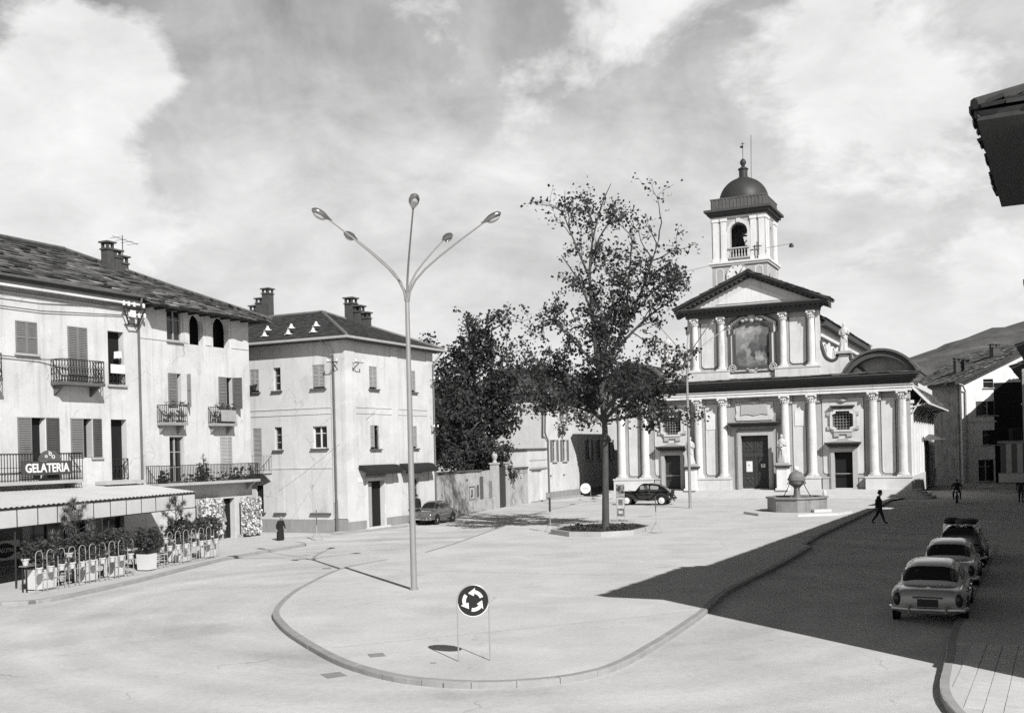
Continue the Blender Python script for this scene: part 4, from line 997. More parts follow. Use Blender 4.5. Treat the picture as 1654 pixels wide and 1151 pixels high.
for sx in (-1, 1):
    for z0, z1 in ((.85, 1.95), (2.15, 3.35), (3.9, 5.1)):
        p = MB(); x0, x1 = sorted((sx * .1, sx * 1.08))
        p.box(x0, x1, .47, .499, z0, z0 + .07); p.box(x0, x1, .47, .499, z1 - .07, z1); p.box(x0, x0 + .07, .47, .499, z0, z1); p.box(x1 - .07, x1, .47, .499, z0, z1)
        cx, cz = (x0 + x1) / 2, (z0 + z1) / 2
        p.ball((cx, .49, cz), (.14, .06, .16), 8, 6)
        for a in range(4):
            aa = pi / 4 + a * pi / 2; p.ball((cx + .24 * cos(aa), .49, cz + .3 * sin(aa)), (.13, .05, .12), 7, 5)
        p.build('door_panel', carved, d)
p = MB(); p.box(-1.12, 1.12, .455, .499, 3.45, 3.75); p.box(-.06, .06, .45, .499, .8, 5.2); p.build('door_rail', carved, d)
for x0, x1, z0, z1 in ((-.82, -.3, 2.2, 3.1), (.42, .78, 2.55, 2.85)):
    p = MB(); p.box(x0, x1, .44, .45, z0, z1); p.build('notice', CHWHITE, d)
# cartouche panel above the main door
f = MB(); f.prism([(-1.5, 6.55), (1.5, 6.55), (1.62, 6.9), (1.5, 7.2), (1.62, 8.05), (-1.62, 8.05), (-1.5, 7.2), (-1.62, 6.9)], XZ(.22), .078); f.build('wall_panel', CHPANEL, CH)
f = MB(); f.prism([(-1.15, 7.0), (-.6, 7.08), (0, 6.95), (.6, 7.08), (1.15, 7.0), (1.1, 7.95), (-1.1, 7.95)], XZ(.15), .068); cq = f.build('cartouche', CHTRIM, CH)
f = MB(); f.ball((0, .15, 8.05), (.35, .12, .16), 9, 6); f.ball((.3, .15, 8.1), (.16, .1, .12), 7, 5); f.ball((-.3, .15, 8.1), (.16, .1, .12), 7, 5); f.build('crest', CHTRIM, cq, smooth=True)
# entablature of the lower storey, breaking forward over nothing: one long band
m = MB(); m.box(-12.5, 12.5, -.38, .6, ZC, 8.74); m.box(-12.56, 12.56, -.44, .6, 8.742, 8.98); m.box(-12.66, 12.66, -.54, .6, 8.982, ZA); m.build('architrave', CHWHITE, CH)
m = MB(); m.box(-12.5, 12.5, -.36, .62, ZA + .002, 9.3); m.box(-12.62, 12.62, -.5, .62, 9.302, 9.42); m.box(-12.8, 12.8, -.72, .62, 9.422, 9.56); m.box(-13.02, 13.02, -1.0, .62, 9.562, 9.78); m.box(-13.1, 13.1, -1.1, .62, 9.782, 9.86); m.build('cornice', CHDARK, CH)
slab_roof('roof_slabs', CH, [(-13.15, -1.18, 9.9), (13.15, -1.18, 9.9), (13.15, .3, 10.08), (-13.15, .3, 10.08)], (1, 0, 0), SLAB, row=.5, wr=(.5, 1.0), th=.05, seed=31, basem=CHDARK)
# upper storey
ZU = 10.85; ZUC = 15.42
wallpiece('wall', CH, rect(-5.5, 5.5, 9.9, 16.2), [], .6, CHWALL, y=.3)
m = MB(); m.box(-5.55, -1.95, -.45, .298, 10.0, ZU - .1); m.box(1.95, 5.55, -.45, .298, 10.0, ZU - .1); m.box(-5.6, -1.9, -.5, .298, ZU - .098, ZU); m.box(1.9, 5.6, -.5, .298, ZU - .098, ZU); m.build('plinth', CHPANEL, CH)
m = MB(); m.box(-1.94, 1.94, -.1, .298, 10.0, 10.5); m.build('plinth', CHPANEL, CH)
for x in (2.6, 4.9):
    for s in (-1, 1):
        column(s * x, ZU, ZUC, .28)
        q = MB(); q.box(s * x - .42, s * x + .42, .2, .298, ZU, ZUC - .6); q.build('pilaster', CHWALL, CH)
q = MB(); q.box(5.2, 5.55, .05, .299, 10.0, ZUC); q.box(-5.55, -5.2, .05, .299, 10.0, ZUC); q.build('pilaster', CHPANEL, CH)
for s in (-1, 1):
    o = panel(s * 3.75 - .66, s * 3.75 + .66, 11.15, 15.0, r=.3, fr=.1)
# fresco with its moulded frame
FRES = bpy.data.materials.new('fresco'); FRES.use_nodes = True
nn_ = FRES.node_tree.nodes; ll_ = FRES.node_tree.links; pp = nn_['Principled BSDF']; pp.inputs['Roughness'].default_value = .9
tco = nn_.new('ShaderNodeTexCoord'); sp_ = nn_.new('ShaderNodeSeparateXYZ')
nzd = nn_.new('ShaderNodeTexNoise'); nzd.inputs['Scale'].default_value = 1.7; nzd.inputs['Detail'].default_value = 6; ll_.new(tco.outputs['Object'], nzd.inputs['Vector'])
vsd = nn_.new('ShaderNodeVectorMath'); vsd.operation = 'MULTIPLY_ADD'; ll_.new(nzd.outputs['Color'], vsd.inputs[0]); vsd.inputs[1].default_value = (1.7, 1.7, 1.7); vsd.inputs[2].default_value = (-.85, -.85, -.85)
vad = nn_.new('ShaderNodeVectorMath'); vad.operation = 'ADD'; ll_.new(tco.outputs['Object'], vad.inputs[0]); ll_.new(vsd.outputs[0], vad.inputs[1]); ll_.new(vad.outputs[0], sp_.inputs[0])
def fm(op, a, b, clamp=False):
    t = nn_.new('ShaderNodeMath'); t.operation = op; t.use_clamp = clamp
    for i, x in enumerate((a, b)):
        if isinstance(x, (int, float)): t.inputs[i].default_value = x
        else: ll_.new(x, t.inputs[i])
    return t.outputs[0]
def fblob(cx, cz, rx, rz, amt):
    d = fm('ADD', fm('POWER', fm('ABSOLUTE', fm('DIVIDE', fm('SUBTRACT', sp_.outputs[0], cx), rx), 0), 2.0), fm('POWER', fm('ABSOLUTE', fm('DIVIDE', fm('SUBTRACT', sp_.outputs[2], cz), rz), 0), 2.0))
    return fm('MULTIPLY', fm('MULTIPLY', fm('SUBTRACT', 1.35, d), 2.0, True), amt)
nzf = nn_.new('ShaderNodeTexNoise'); nzf.inputs['Scale'].default_value = 2.6; nzf.inputs['Detail'].default_value = 8; ll_.new(tco.outputs['Object'], nzf.inputs['Vector'])
val = fm('ADD', .16, fm('MULTIPLY', fm('SUBTRACT', sp_.outputs[2], 11.6), .045))
for b in ((1.0, 13.3, .5, 1.4, -.13), (.15, 12.6, .32, .9, -.12), (.15, 13.25, .14, .18, .05), (-.5, 12.5, .22, .6, .1), (.7, 12.0, .3, .6, .14), (-1.1, 11.8, .5, .8, -.06), (.0, 11.6, 1.2, .3, .05), (1.2, 12.2, .3, .5, -.05), (-.8, 14.1, .7, .3, .08)): val = fm('ADD', val, fblob(*b))
val = fm('MULTIPLY', fm('MAXIMUM', val, .03), fm('ADD', .45, nzf.outputs['Fac']))
cmb = nn_.new('ShaderNodeCombineColor')
for i in range(3): ll_.new(val, cmb.inputs[i])
ll_.new(cmb.outputs[0], pp.inputs['Base Color'])
f = MB(); f.prism([(-1.45, 11.0), (1.45, 11.0), (1.45, 14.3), (1.2, 14.5), (.9, 14.75), (.45, 14.95), (-.45, 14.95), (-.9, 14.75), (-1.2, 14.5), (-1.45, 14.3)], XZ(.26), .038); fr = f.build('fresco', FRES, CH)
def frloop(e):
    return [(-1.45 - e, 11.1 - e), (-.4, 11.1 - e), (-.4, 10.95 - e), (.4, 10.95 - e), (.4, 11.1 - e), (1.45 + e, 11.1 - e), (1.45 + e, 13.9), (1.62 + e, 13.9), (1.62 + e, 14.55 + e * .5), (1.2 + e, 14.62 + e), (.75 + e * .5, 14.95 + e), (.4, 15.0 + e), (-.4, 15.0 + e), (-.75 - e * .5, 14.95 + e), (-1.2 - e, 14.62 + e), (-1.62 - e, 14.55 + e * .5), (-1.62 - e, 13.9), (-1.45 - e, 13.9)]
f = MB(); f.prism(frloop(.17), XZ(.06), .238, [frloop(-.02)]); f.build('frame', CHDARK, fr)
f = MB(); f.prism(frloop(.38), XZ(.16), .138, [frloop(.172)]); f.build('frame_border', CHPANEL, fr)
f = MB(); f.prism(frloop(.47), XZ(.1), .198, [frloop(.382)]); f.build('frame_edge', CHDARK, fr)
for s in (-1, 1):
    t = MB()
    for r0 in (.3, .15):
        pts = [(s * 1.72 + r0 * cos(2 * pi * i / 14), .05, 10.98 + r0 * sin(2 * pi * i / 14)) for i in range(15)]; t.tube(pts, .06, 6)
    t.build('scroll', CHTRIM, fr, smooth=True)
t = MB()
for x, z, a, c in ((0, 15.25, .35, .42), (-.45, 15.1, .25, .22), (.45, 15.1, .25, .22), (0, 15.75, .22, .22), (-.75, 14.95, .2, .14), (.75, 14.95, .2, .14), (0, 14.95, .2, .2)): t.ball((x, .02, z), (a, .22, c), 9, 7)
t.build('crest', CHTRIM, fr, smooth=True)
t = MB(); t.ball((-.1, .1, 10.72), (.28, .1, .16), 8, 6); t.bar((-.5, .1, 10.95), (.05, .1, 10.65), .1); t.bar((.4, .1, 10.95), (.0, .1, 10.65), .1); t.build('pendant', CHTRIM, fr)
# upper entablature and pediment
PW = 6.45; ZE = 16.2; ZT = 19.0
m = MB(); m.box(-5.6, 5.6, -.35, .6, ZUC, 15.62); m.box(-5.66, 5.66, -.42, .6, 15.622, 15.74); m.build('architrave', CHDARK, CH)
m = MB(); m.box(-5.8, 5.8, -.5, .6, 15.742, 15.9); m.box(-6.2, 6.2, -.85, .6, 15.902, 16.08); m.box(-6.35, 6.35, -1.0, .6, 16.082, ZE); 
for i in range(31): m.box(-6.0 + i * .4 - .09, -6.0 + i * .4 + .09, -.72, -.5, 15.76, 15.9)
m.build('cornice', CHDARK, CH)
m = MB(); m.prism([(-5.5, ZE), (5.5, ZE), (0, 18.55)], XZ(-.3), .8); m.build('tympanum', CHPANEL, CH)
m = MB(); m.prism([(-2.9, ZE + .25), (3.2, ZE + .25), (.1, 17.9)], XZ(-.36), .055); m.build('tympanum_panel', CHWHITE, CH)
for s in (-1, 1):
    def rk(u0, u1, y0, y1):
        # raking cornice strip between offsets u0..u1 below the roof line
        mb = MB(); L0 = Vector((s * PW, 0, ZE)); T = Vector((0, 0, ZT)); dn = Vector((0, 0, -1))
        for q, yy in ((0, y0), (1, y1)): pass
        a, b = L0 + dn * u0, T + dn * u0; c, d = T + dn * u1, L0 + dn * u1
        vs = [(p.x, y0, p.z) for p in (a, b, c, d)] + [(p.x, y1, p.z) for p in (a, b, c, d)]
        mb.add(vs, [(0, 1, 2, 3), (7, 6, 5, 4), (0, 4, 5, 1), (1, 5, 6, 2), (2, 6, 7, 3), (3, 7, 4, 0)]); return mb
    mb = rk(0, .14, -1.08, .6); x = rk(.142, .32, -.9, .6); mb.add(x.v, x.f); x = rk(.322, .5, -.5, .6); mb.add(x.v, x.f); x = rk(.502, .68, -.2, .6); mb.add(x.v, x.f)
    for i in range(16):
        t = (i + .5) / 16; px_, pz = s * PW * (1 - t), ZE + (ZT - ZE) * t; mb.cbox((px_, -.66, pz - .4), (.2, .3, .14))
    mb.build('raking_cornice', CHDARK, CH)
    slab_roof('roof_slabs', CH, [(s * (PW + .1), -1.15, ZE + .03), (s * (PW + .1), 1.6, ZE + .03), (0, 1.6, ZT + .06), (0, -1.15, ZT + .06)], (0, 1, 0), SLAB, row=.45, wr=(.4, .8), seed=33 + s)
# nave behind
m = MB(); m.box(-5.3, 5.3, .92, 30, 9.5, 14.2); m.build('nave_wall', STUCCO2, CH)
for s in (-1, 1):
    slab_roof('roof_slabs', CH, [(s * 6.0, .7, 14.75), (s * 6.0, 30.5, 14.75), (0, 30.5, 17.8), (0, .7, 17.8)], (0, 1, 0), SLAB, row=.55, wr=(.5, 1.0), seed=35 + s)
    m = MB(); x0, x1 = sorted((s * 5.31, s * 5.6)); m.box(x0, x1, .95, 30, 13.3, 13.55); m.build('cornice_band', CHWHITE, CH)
    m = MB(); x0, x1 = sorted((s * 5.31, s * 5.95)); m.box(x0, x1, .93, 30.2, 14.2, 14.6); m.build('cornice', CHDARK, CH)
    for i in range(6):
        y = 2.5 + i * 4.6
        g = MB(); g.prism(arch(y, y + 2.0, 10.9, 12.9), YZ(s * 5.3, s), .03); w = g.build('window', GLASS, CH)
        g = MB(); g.prism(arch(y - .15, y + 2.15, 10.75, 13.05), YZ(s * 5.3, s), .1, [arch(y, y + 2.0, 10.9, 12.9)]); 
        for k in range(1, 4): g.box(*sorted((s * 5.33, s * 5.38)), y + k * .5 - .03, y + k * .5 + .03, 10.9, 12.8)
        g.build('frame', CHWHITE, w)
        q = MB(); q.box(*sorted((s * 5.301, s * 5.45)), y + 2.9, y + 3.6, 9.6, 13.3); q.build('buttress', CHWHITE, CH)
# scrolled wings with statue plinths and segmental chapel fronts
for s in (-1, 1):
    def mx(l): return [(s * a, b) for a, b in l]
    sc_ = [(5.45, 9.95), (9.0, 9.95)] + [(8.75, 10.4), (8.35, 10.75), (8.0, 11.2), (7.9, 11.7), (6.9, 11.7), (6.8, 11.35), (6.45, 11.25), (6.05, 11.4), (5.75, 11.9), (5.6, 12.6), (5.45, 12.9)]
    m = MB(); m.prism(mx(sc_), XZ(.15), .5); m.build('scroll_wing', CHPANEL, CH)
    edge = [(5.55, .0, 12.9), (5.68, .0, 12.4), (5.95, .0, 11.55), (6.45, .0, 11.2), (6.85, .0, 11.35), (6.95, .0, 11.72), (7.85, .0, 11.72), (7.95, .0, 11.3), (8.3, .0, 10.75), (8.75, .0, 10.4), (9.0, 0, 10.05)]
    m = MB(); m.tube([(s * a, .2, c) for a, b, c in smooth_poly(edge, 3)], .14, 8); m.build('scroll_moulding', CHDARK, CH, smooth=True)
    m = MB(); m.box(*sorted((s * 6.8, s * 8.0)), -.1, .7, 11.72, 11.92); m.build('statue_plinth', CHTRIM, CH)
    def sarc(w, h, z0, n=16):
        R = (w * w + h * h) / (2 * h); zc = z0 + h - R; a0 = math.asin(min(1, w / R)); return [(10.25 + R * sin(a0 - 2 * a0 * i / n), zc + R * cos(a0 - 2 * a0 * i / n)) for i in range(n + 1)]
    m = MB(); m.prism(mx(sarc(2.5, 1.35, 9.98)), XZ(.35), .4); m.build('tympanum', CHWALL, CH)
    m = MB(); m.prism(mx(sarc(2.72, 1.72, 9.95) + sarc(2.4, 1.3, 9.95)[::-1]), XZ(-.85), 1.2); m.build('segmental_cornice', CHDARK, CH)
    m = MB(); m.prism(mx(sarc(2.95, 1.92, 9.97) + sarc(2.74, 1.74, 9.97)[::-1]), XZ(-1.05), 9.0); m.build('vault_roof', SLAB, CH)
    m = MB(); m.box(*sorted((s * 5.45, s * 8.2)), .6, 5, 9.9, 10.6); m.build('aisle_roof', SLAB, CH)
# flanks (aisle walls) with strips, lean-to eaves and props
for s in (-1, 1):
    m = MB(); x0, x1 = sorted((s * 11.9, s * 12.34)); m.box(x0, x1, .76, 25, .2, 9.5); m.build('wall', CHWHITE if s > 0 else STUCCO2, CH)
    for i in range(10):
        y = .9 + i * 2.5; q = MB(); q.box(*sorted((s * 12.341, s * 12.5)), y, y + .7, ZB, 7.5); q.build('pilaster', CHWHITE, CH)
    m = MB(); m.box(*sorted((s * 12.341, s * 12.62)), .76, 25, 7.5, 7.75); m.build('wall_plate', CHWHITE, CH)
    m = MB(); m.box(*sorted((s * 12.341, s * 12.55)), .76, 25, .2, ZB); m.build('plinth', STUCCO2, CH)
    m = MB(); m.box(*sorted((s * 5.2, s * 11.89)), 24.6, 25, .2, 10); m.build('wall', STUCCO2, CH)
    m = MB(); m.add([(s * 5.3, .9, 11.3), (s * 5.3, 25, 11.3), (s * 12.4, 25, 9.0), (s * 12.4, .9, 9.0)], [(0, 1, 2, 3)]); m.build('aisle_roof', SLAB, CH)
slab_roof('roof_slabs', CH, [(13.75, .6, 7.5), (13.75, 25.4, 7.5), (12.36, 25.4, 8.95), (12.36, .6, 8.95)], (0, 1, 0), SLAB, row=.5, wr=(.45, .9), seed=39)
m = MB(); m.bar((12.5, .52, 8.85), (13.8, .52, 7.44), .09, .2); m.bar((13.78, .5, 7.42), (13.78, 25.4, 7.42), .07, .14); m.build('eaves_board', CHWHITE, CH)
m = MB()
for i in range(11): y = .8 + i * 2.45; m.bar((12.5, y, 7.2), (13.65, y, 7.48), .09); m.bar((12.5, y, 6.75), (13.2, y, 7.9), .09)
m.build('eaves_props', CHWHITE, CH)
m = MB(); m.add([(12.35, 12.8, 5.2), (12.35, 16.2, 5.2), (14.3, 16.6, 4.55), (14.3, 12.4, 4.55), (12.35, 12.4, 4.5), (12.35, 16.6, 4.5)], [(0, 1, 2, 3), (0, 3, 4), (1, 5, 2), (3, 2, 5, 4)]); m.build('side_porch', CHWHITE, CH)
m = MB(); m.box(12.345, 12.6, 13.4, 15.6, .5, 4.2); m.build('side_door', WOODD, CH)
# bell tower
TX0, TX1, TY0 = -8.5, -2.8, 20.0; TW = TX1 - TX0; TC = (TX0 + TW / 2, TY0 + TW / 2)
TOWM = mat('tower_wall', .42, var=.15, scale=.8, streak=.2, bump=.2, bscale=9, fine=.05)
wl = MB(); wl.box(TX0, TX1, TY0, TY0 + TW, 9, 23.2); wl.build('tower', TOWM, CH)
wl = MB(); wl.box(TX0 - .18, TX1 + .18, TY0 - .18, TY0 + TW + .18, 23.2, 23.4); wl.box(TX0 - .3, TX1 + .3, TY0 - .3, TY0 + TW + .3, 23.402, 23.6); wl.build('string_course', CHWHITE, CH)
bz0, bz1 = 23.6, 28.1
for side in range(4):
    T = Matrix.Translation((TC[0], TC[1], 0)) @ Matrix.Rotation(side * pi / 2, 4, 'Z'); h = TW / 2
    hs = [arch(-.9, .9, 23.9, 27.55)] if side in (0, 2) else [[(.28 * cos(2 * pi * i / 14), 26.9 + .42 * sin(2 * pi * i / 14)) for i in range(14)]]
    w = MB(); w.prism(rect(-h + .1, h - .1, bz0, bz1), XZ(-h + .1), .6, hs); o = w.build('belfry_wall', TOWM, CH, M=T)
    q = MB()
    for xx in (-h + .45, -h + 1.3, h - 1.3, h - .45): q.box(xx - .3, xx + .3, -h + .0, -h + .098, bz0 + .35, bz1 - .3); q.box(xx - .38, xx + .38, -h - .06, -h + .098, bz0 + .002, bz0 + .34); q.box(xx - .38, xx + .38, -h - .06, -h + .098, bz1 - .299, bz1 - .002)
    q.build('pilaster', CHWHITE, CH, M=T)
    if side in (0, 2):
        q = MB(); q.prism(arch(-1.25, 1.25, 23.9, 27.9), XZ(-h + .02), .078, [arch(-.92, .92, 23.88, 27.57)]); q.box(-.2, .2, -h - .08, -h + .1, 27.6, 28.0); q.build('arch_moulding', CHPANEL, CH, M=T)
        q = MB(); q.box(-1.1, 1.1, -h - .1, -h + .2, 24.85, 25.0)
        for i in range(7): q.lathe([(.06, 0), (.1, .15), (.05, .45), (.09, .75), (.06, .85)], 7, (-.9 + i * .3, -h + .05, 24.0))
        q.box(-1.1, 1.1, -h - .1, -h + .2, 23.85, 24.0); q.build('balustrade', CHTRIM, CH, M=T)
    q = MB()
    for x0, x1 in ((-2.5, -1.6), (1.6, 2.5)): q.prism(rrect(x0, x1, 20.6, 23.0, .4), XZ(-h - .03), .028, [rrect(x0 + .14, x1 - .14, 20.75, 22.85, .3)])
    q.build('tower_panel', CHPANEL, CH, M=T)
bell = MB(); bell.lathe([(.1, 1.1), (.25, 1.0), (.33, .6), (.45, .2), (.6, 0)], 14, (TC[0] - .1, TY0 + 1.6, 25.2)); bell.build('bell', IRON, CH, smooth=True)
q = MB(); q.bar((TX0 + 1.5, TY0 + 1.6, 26.4), (TX1 - 1.5, TY0 + 1.6, 26.4), .14); q.bar((TX0 + 2.0, TY0 + 1.4, 24.2), (TX0 + 3.4, TY0 + 1.4, 25.9), .09); q.bar((TX1 - 2.0, TY0 + 1.4, 24.2), (TX0 + 2.4, TY0 + 1.4, 25.9), .09); q.build('bell_frame', IRON, CH)
q = MB(); q.box(TX0 + .5, TX1 - .5, TY0 + TW - .9, TY0 + TW - .8, 23.65, 26.0) ; q.build('belfry_back', DARKIN, CH)
ck = MB(); ck.lathe([(1.2, 0), (1.2, .08)], 28, (0, 0, 0), M=Matrix.Translation((TC[0] - .1, TY0 - .03, 22.05)) @ Matrix.Rotation(pi / 2, 4, 'X')); ck = ck.build('clock_face', CHWHITE, CH)
q = MB()
for i in range(28): a, b2 = 2 * pi * i / 28, 2 * pi * (i + 1) / 28; q.bar((TC[0] - .1 + 1.2 * cos(a), TY0 - .1, 22.05 + 1.2 * sin(a)), (TC[0] - .1 + 1.2 * cos(b2), TY0 - .1, 22.05 + 1.2 * sin(b2)), .1, .08)
q.build('clock_rim', CHTRIM, ck)
q = MB(); q.bar((TC[0] - .1, TY0 - .13, 22.05), (TC[0] + .3, TY0 - .13, 22.7), .07); q.bar((TC[0] - .1, TY0 - .13, 22.05), (TC[0] - .35, TY0 - .13, 22.55), .09)
for i in range(12): a = i * pi / 6; q.bar((TC[0] - .1 + .92 * cos(a), TY0 - .12, 22.05 + .92 * sin(a)), (TC[0] - .1 + 1.08 * cos(a), TY0 - .12, 22.05 + 1.08 * sin(a)), .06)
q.build('clock_hands', IRON, ck)
q = MB(); q.box(TX0 + .02, TX1 - .02, TY0 + .02, TY0 + TW - .02, bz1 + .002, bz1 + .2); q.build('architrave', CHWHITE, CH)
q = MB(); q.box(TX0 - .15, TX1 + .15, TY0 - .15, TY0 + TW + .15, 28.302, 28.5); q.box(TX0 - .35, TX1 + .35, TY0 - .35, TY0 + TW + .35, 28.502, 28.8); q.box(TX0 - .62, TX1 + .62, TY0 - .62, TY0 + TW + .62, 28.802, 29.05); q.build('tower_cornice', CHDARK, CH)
PARM = mat('parapet_grey', .12, var=.3, scale=2, streak=.35, fine=.1)
q = MB(); q.box(TX0, TX1, TY0, TY0 + TW, 29.052, 30.12); q.box(TX0 - .06, TX1 + .06, TY0 - .06, TY0 + TW + .06, 30.122, 30.25)
for i in range(15):
    t = TX0 + .2 + i * (TW - .4) / 14; q.box(t - .06, t + .06, TY0 - .05, TY0 - .001, 29.06, 30.12); u = TY0 + .2 + i * (TW - .4) / 14; q.box(TX1 + .001, TX1 + .05, u - .06, u + .06, 29.06, 30.12)
q.build('parapet', PARM, CH)
q = MB(); q.lathe([(2.42, 29.06), (2.42, 30.0)], 28, (TC[0], TC[1], 0)); q.build('drum', PARM, CH, smooth=True)
DOMEM = mat('dome_lead', .045, var=.3, scale=1.5, rough=.5, bump=.2, bscale=6, fine=.1)
q = MB(); q.lathe([(2.65, 30.0), (2.65, 30.2)] + [(2.6 * cos(a), 30.2 + 2.6 * sin(a)) for a in [i * pi / 2 / 12 for i in range(12)]], 32, (TC[0], TC[1], 0)); q.build('dome', DOMEM, CH, smooth=True)
q = MB(); q.lathe([(.75, 32.55), (.62, 32.8), (.45, 32.85), (.45, 33.6), (.55, 33.65), (.55, 33.75), (.3, 33.9), (.16, 34.0), (.2, 34.1), (.33, 34.35), (.33, 34.5), (.18, 34.75), (.03, 34.85)], 16, (TC[0], TC[1], 0)); q.build('lantern', DOMEM, CH, smooth=True)
q = MB(); q.bar((TC[0], TC[1], 34.7), (TC[0], TC[1], 36.6), .05); q.bar((TC[0] - .25, TC[1], 36.1), (TC[0] + .05, TC[1], 36.1), .2, .2); q.bar((TC[0] - .2, TC[1], 36.4), (TC[0] + .2, TC[1], 36.4), .05); q.build('weather_vane', IRON, CH)
q = MB(); q.bar((TC[0] + .75, TC[1] + .3, 32.2), (TC[0] + .85, TC[1] + .3, 37.3), .045); q.build('lightning_rod', IRON, CH)
q = MB(); q.bar((TX1 - .9, TY0 - .25, 23.6), (TX1 - .9, TY0 - .25, 25.3), .08); q.bar((TX1 - 1.35, TY0 - .25, 24.85), (TX1 - .45, TY0 - .25, 24.85), .08); q.build('cross', IRON, CH)
# cross standing on the pediment peak's left: wires with lamps strung from the tower
for (x0, x1, z0, z1) in ((TX0, TX0 - 3.6, 23.4, 22.7), (TX1, TX1 + 2.7, 24.6, 24.6)):
    q = MB(); q.bar((x0, TY0, z0), (x1, TY0 - 1, z1), .03); q.lathe([(.25, 0), (.2, .25), (.05, .4)], 10, (x1, TY0 - 1, z1 - .35)); q.build('wire_lamp', IRON, CH)

# ================================================================== statues before and on the facade
def statue_mesh(seed, staff=False, h=2.0):
    """draped standing figure about h metres tall, built as one lofted body with folds"""
    mb = MB(); rnd = random.Random(seed); n = 22; prof = [(0, .30, .26), (.08, .31, .27), (.2, .25, .22), (.36, .24, .2), (.5, .23, .19), (.62, .25, .19), (.72, .27, .19), (.79, .25, .17), (.83, .15, .12), (.855, .075, .075), (.88, .085, .09), (.92, .1, .11), (.96, .1, .105), (.99, .06, .065), (1.0, .01, .01)]
    vs = []
    for k, (t, rx, ry) in enumerate(prof):
        sway = .06 * sin(t * 3.2 + seed)
        for j in range(n):
            a = 2 * pi * j / n; f = 1 + (.13 * sin(a * 5 + t * 4 + seed) + .07 * sin(a * 9 - t * 6)) * (1 if t < .7 else .25 if t < .84 else 0)
            vs.append((sway + rx * f * cos(a) * h / 2, ry * f * sin(a) * h / 2, t * h))
    fs = [(k * n + j, k * n + (j + 1) % n, (k + 1) * n + (j + 1) % n, (k + 1) * n + j) for k in range(len(prof) - 1) for j in range(n)]
    mb.add(vs, fs + [tuple(reversed(range(n)))])
    sh = h * .77; sw = .06 * sin(.77 * 3.2 + seed)
    for s in (-1, 1):
        el = (sw + s * .3 * h / 2, -.08, h * .6); ha = (sw + s * .1 * h / 2, -.26, h * (.66 if s > 0 else .58))
        mb.tube([(sw + s * .22 * h / 2, 0, sh), ((sw + s * .29 * h / 2), -.02, h * .68), el, ((el[0] + ha[0]) / 2, -.2, (el[2] + ha[2]) / 2), ha], [.09, .09, .085, .065, .05], 8)
        mb.ball(ha, (.055, .06, .06), 7, 5)
    mb.box(sw - .1, sw + .14, -.33, -.26, h * .56, h * .7)
    mb.tube([(sw - .25, -.1, h * .7), (sw, -.2, h * .5), (sw + .25, -.14, h * .34)], [.05, .09, .05], 6)
    if staff: mb.tube([(sw - .32, -.16, .02), (sw - .3, -.18, h * 1.05)], .022, 6)
    return mb
def statue_on_pedestal(x, y, seed, label, zb=ZP, ph=2.25, dark=False):
    t = thing('statue', label, 'statue', tuple(CHm @ Vector((x, y, zb))), CA, 'draped stone figures of the church front')
    m = MB(); m.box(-.52, .52, -.52, .52, .003, .18); m.box(-.42, .42, -.42, .42, .18, ph - .42); m.build('pedestal', CHWHITE, t)
    m = MB(); m.box(-.5, .5, -.5, .5, ph - .418, ph - .32); m.box(-.64, .64, -.64, .64, ph - .318, ph - .2); m.build('pedestal_cap', CHDARK, t)
    m = MB(); m.box(-.46, .46, -.46, .46, ph - .198, ph); m.build('pedestal_top', CHTRIM, t)
    statue_mesh(seed, True, 2.35).build('figure', MARBLE, t, smooth=True, M=Matrix.Translation((0, 0, ph)))
    return t
statue_on_pedestal(2.5, -.95, 1.0, 'draped stone saint on white pedestal right of the carved church door')
statue_on_pedestal(-5.25, -.95, 2.6, 'draped stone saint on white pedestal behind the black car')
for s in (-1, 1):
    t = thing('statue', 'stone figure perched on the %s scroll of the church front' % ('right-hand' if s > 0 else 'left-hand, tree-hidden'), 'statue', tuple(CHm @ Vector((s * 7.4, .25, 11.92))), CA, 'draped stone figures of the church front')
    statue_mesh(4.2 + s, False, 2.3).build('figure', MARBLE, t, smooth=True)
# ================================================================== houses along the shaded street (right)
RA = radians(62.2); Re = Vector((cos(RA), sin(RA), 0)); Rn = Vector((-sin(RA), cos(RA), 0))
RM = Matrix.Translation((9.42, 19.05, 0)) @ Matrix.Rotation(RA, 4, 'Z')
MR = Matrix.Rotation(pi, 4, 'Z')                     # canonical front (facing -y) -> facing +y
def street_front(parent, x0, x1, y, z1, cols, zs, m, doorz=2.6):
    """front wall facing +y of the street frame; canonical a = -x"""
    hs = []; ws = []
    for c in cols:
        for z0, zz in zs:
            hs.append(rect(-c - .5, -c + .5, z0, zz)); ws.append((-c - .5, -c + .5, z0, zz))
    T = MR @ Matrix.Translation((0, -y, 0))
    wallpiece('wall', parent, rect(-x1, -x0, 0, z1), hs, .3, m, M=T)
    for q in ws:
        window(parent, *q, M=T, cols=2, rows=2)
        if q[2] > 2.5: shutter(parent, q[0] - .5, .48, q[2], q[3], SHUTD, M=T); shutter(parent, q[1] + .02, .48, q[2], q[3], SHUTD, M=T)
    return T
R1 = thing('eaves_house', 'tall house at the right edge with dark tiled eaves corner overhead', 'building', (9.42, 19.05, 0), RA)
street_front(R1, 0, 42.5, 0, 10.25, [2.2 + i * 3.2 for i in range(13)], ((1.0, 2.9), (4.4, 6.2), (7.6, 9.3)), STUCCO)
boxpart('wall', R1, STUCCO, (0, .3, -9, -.31, 0, 10.25)); boxpart('wall', R1, STUCCO, (42.2, 42.5, -9, -.31, 0, 10.25)); boxpart('wall', R1, DARKIN, (.31, 42.1, -9, -8.8, 0, 10.2))
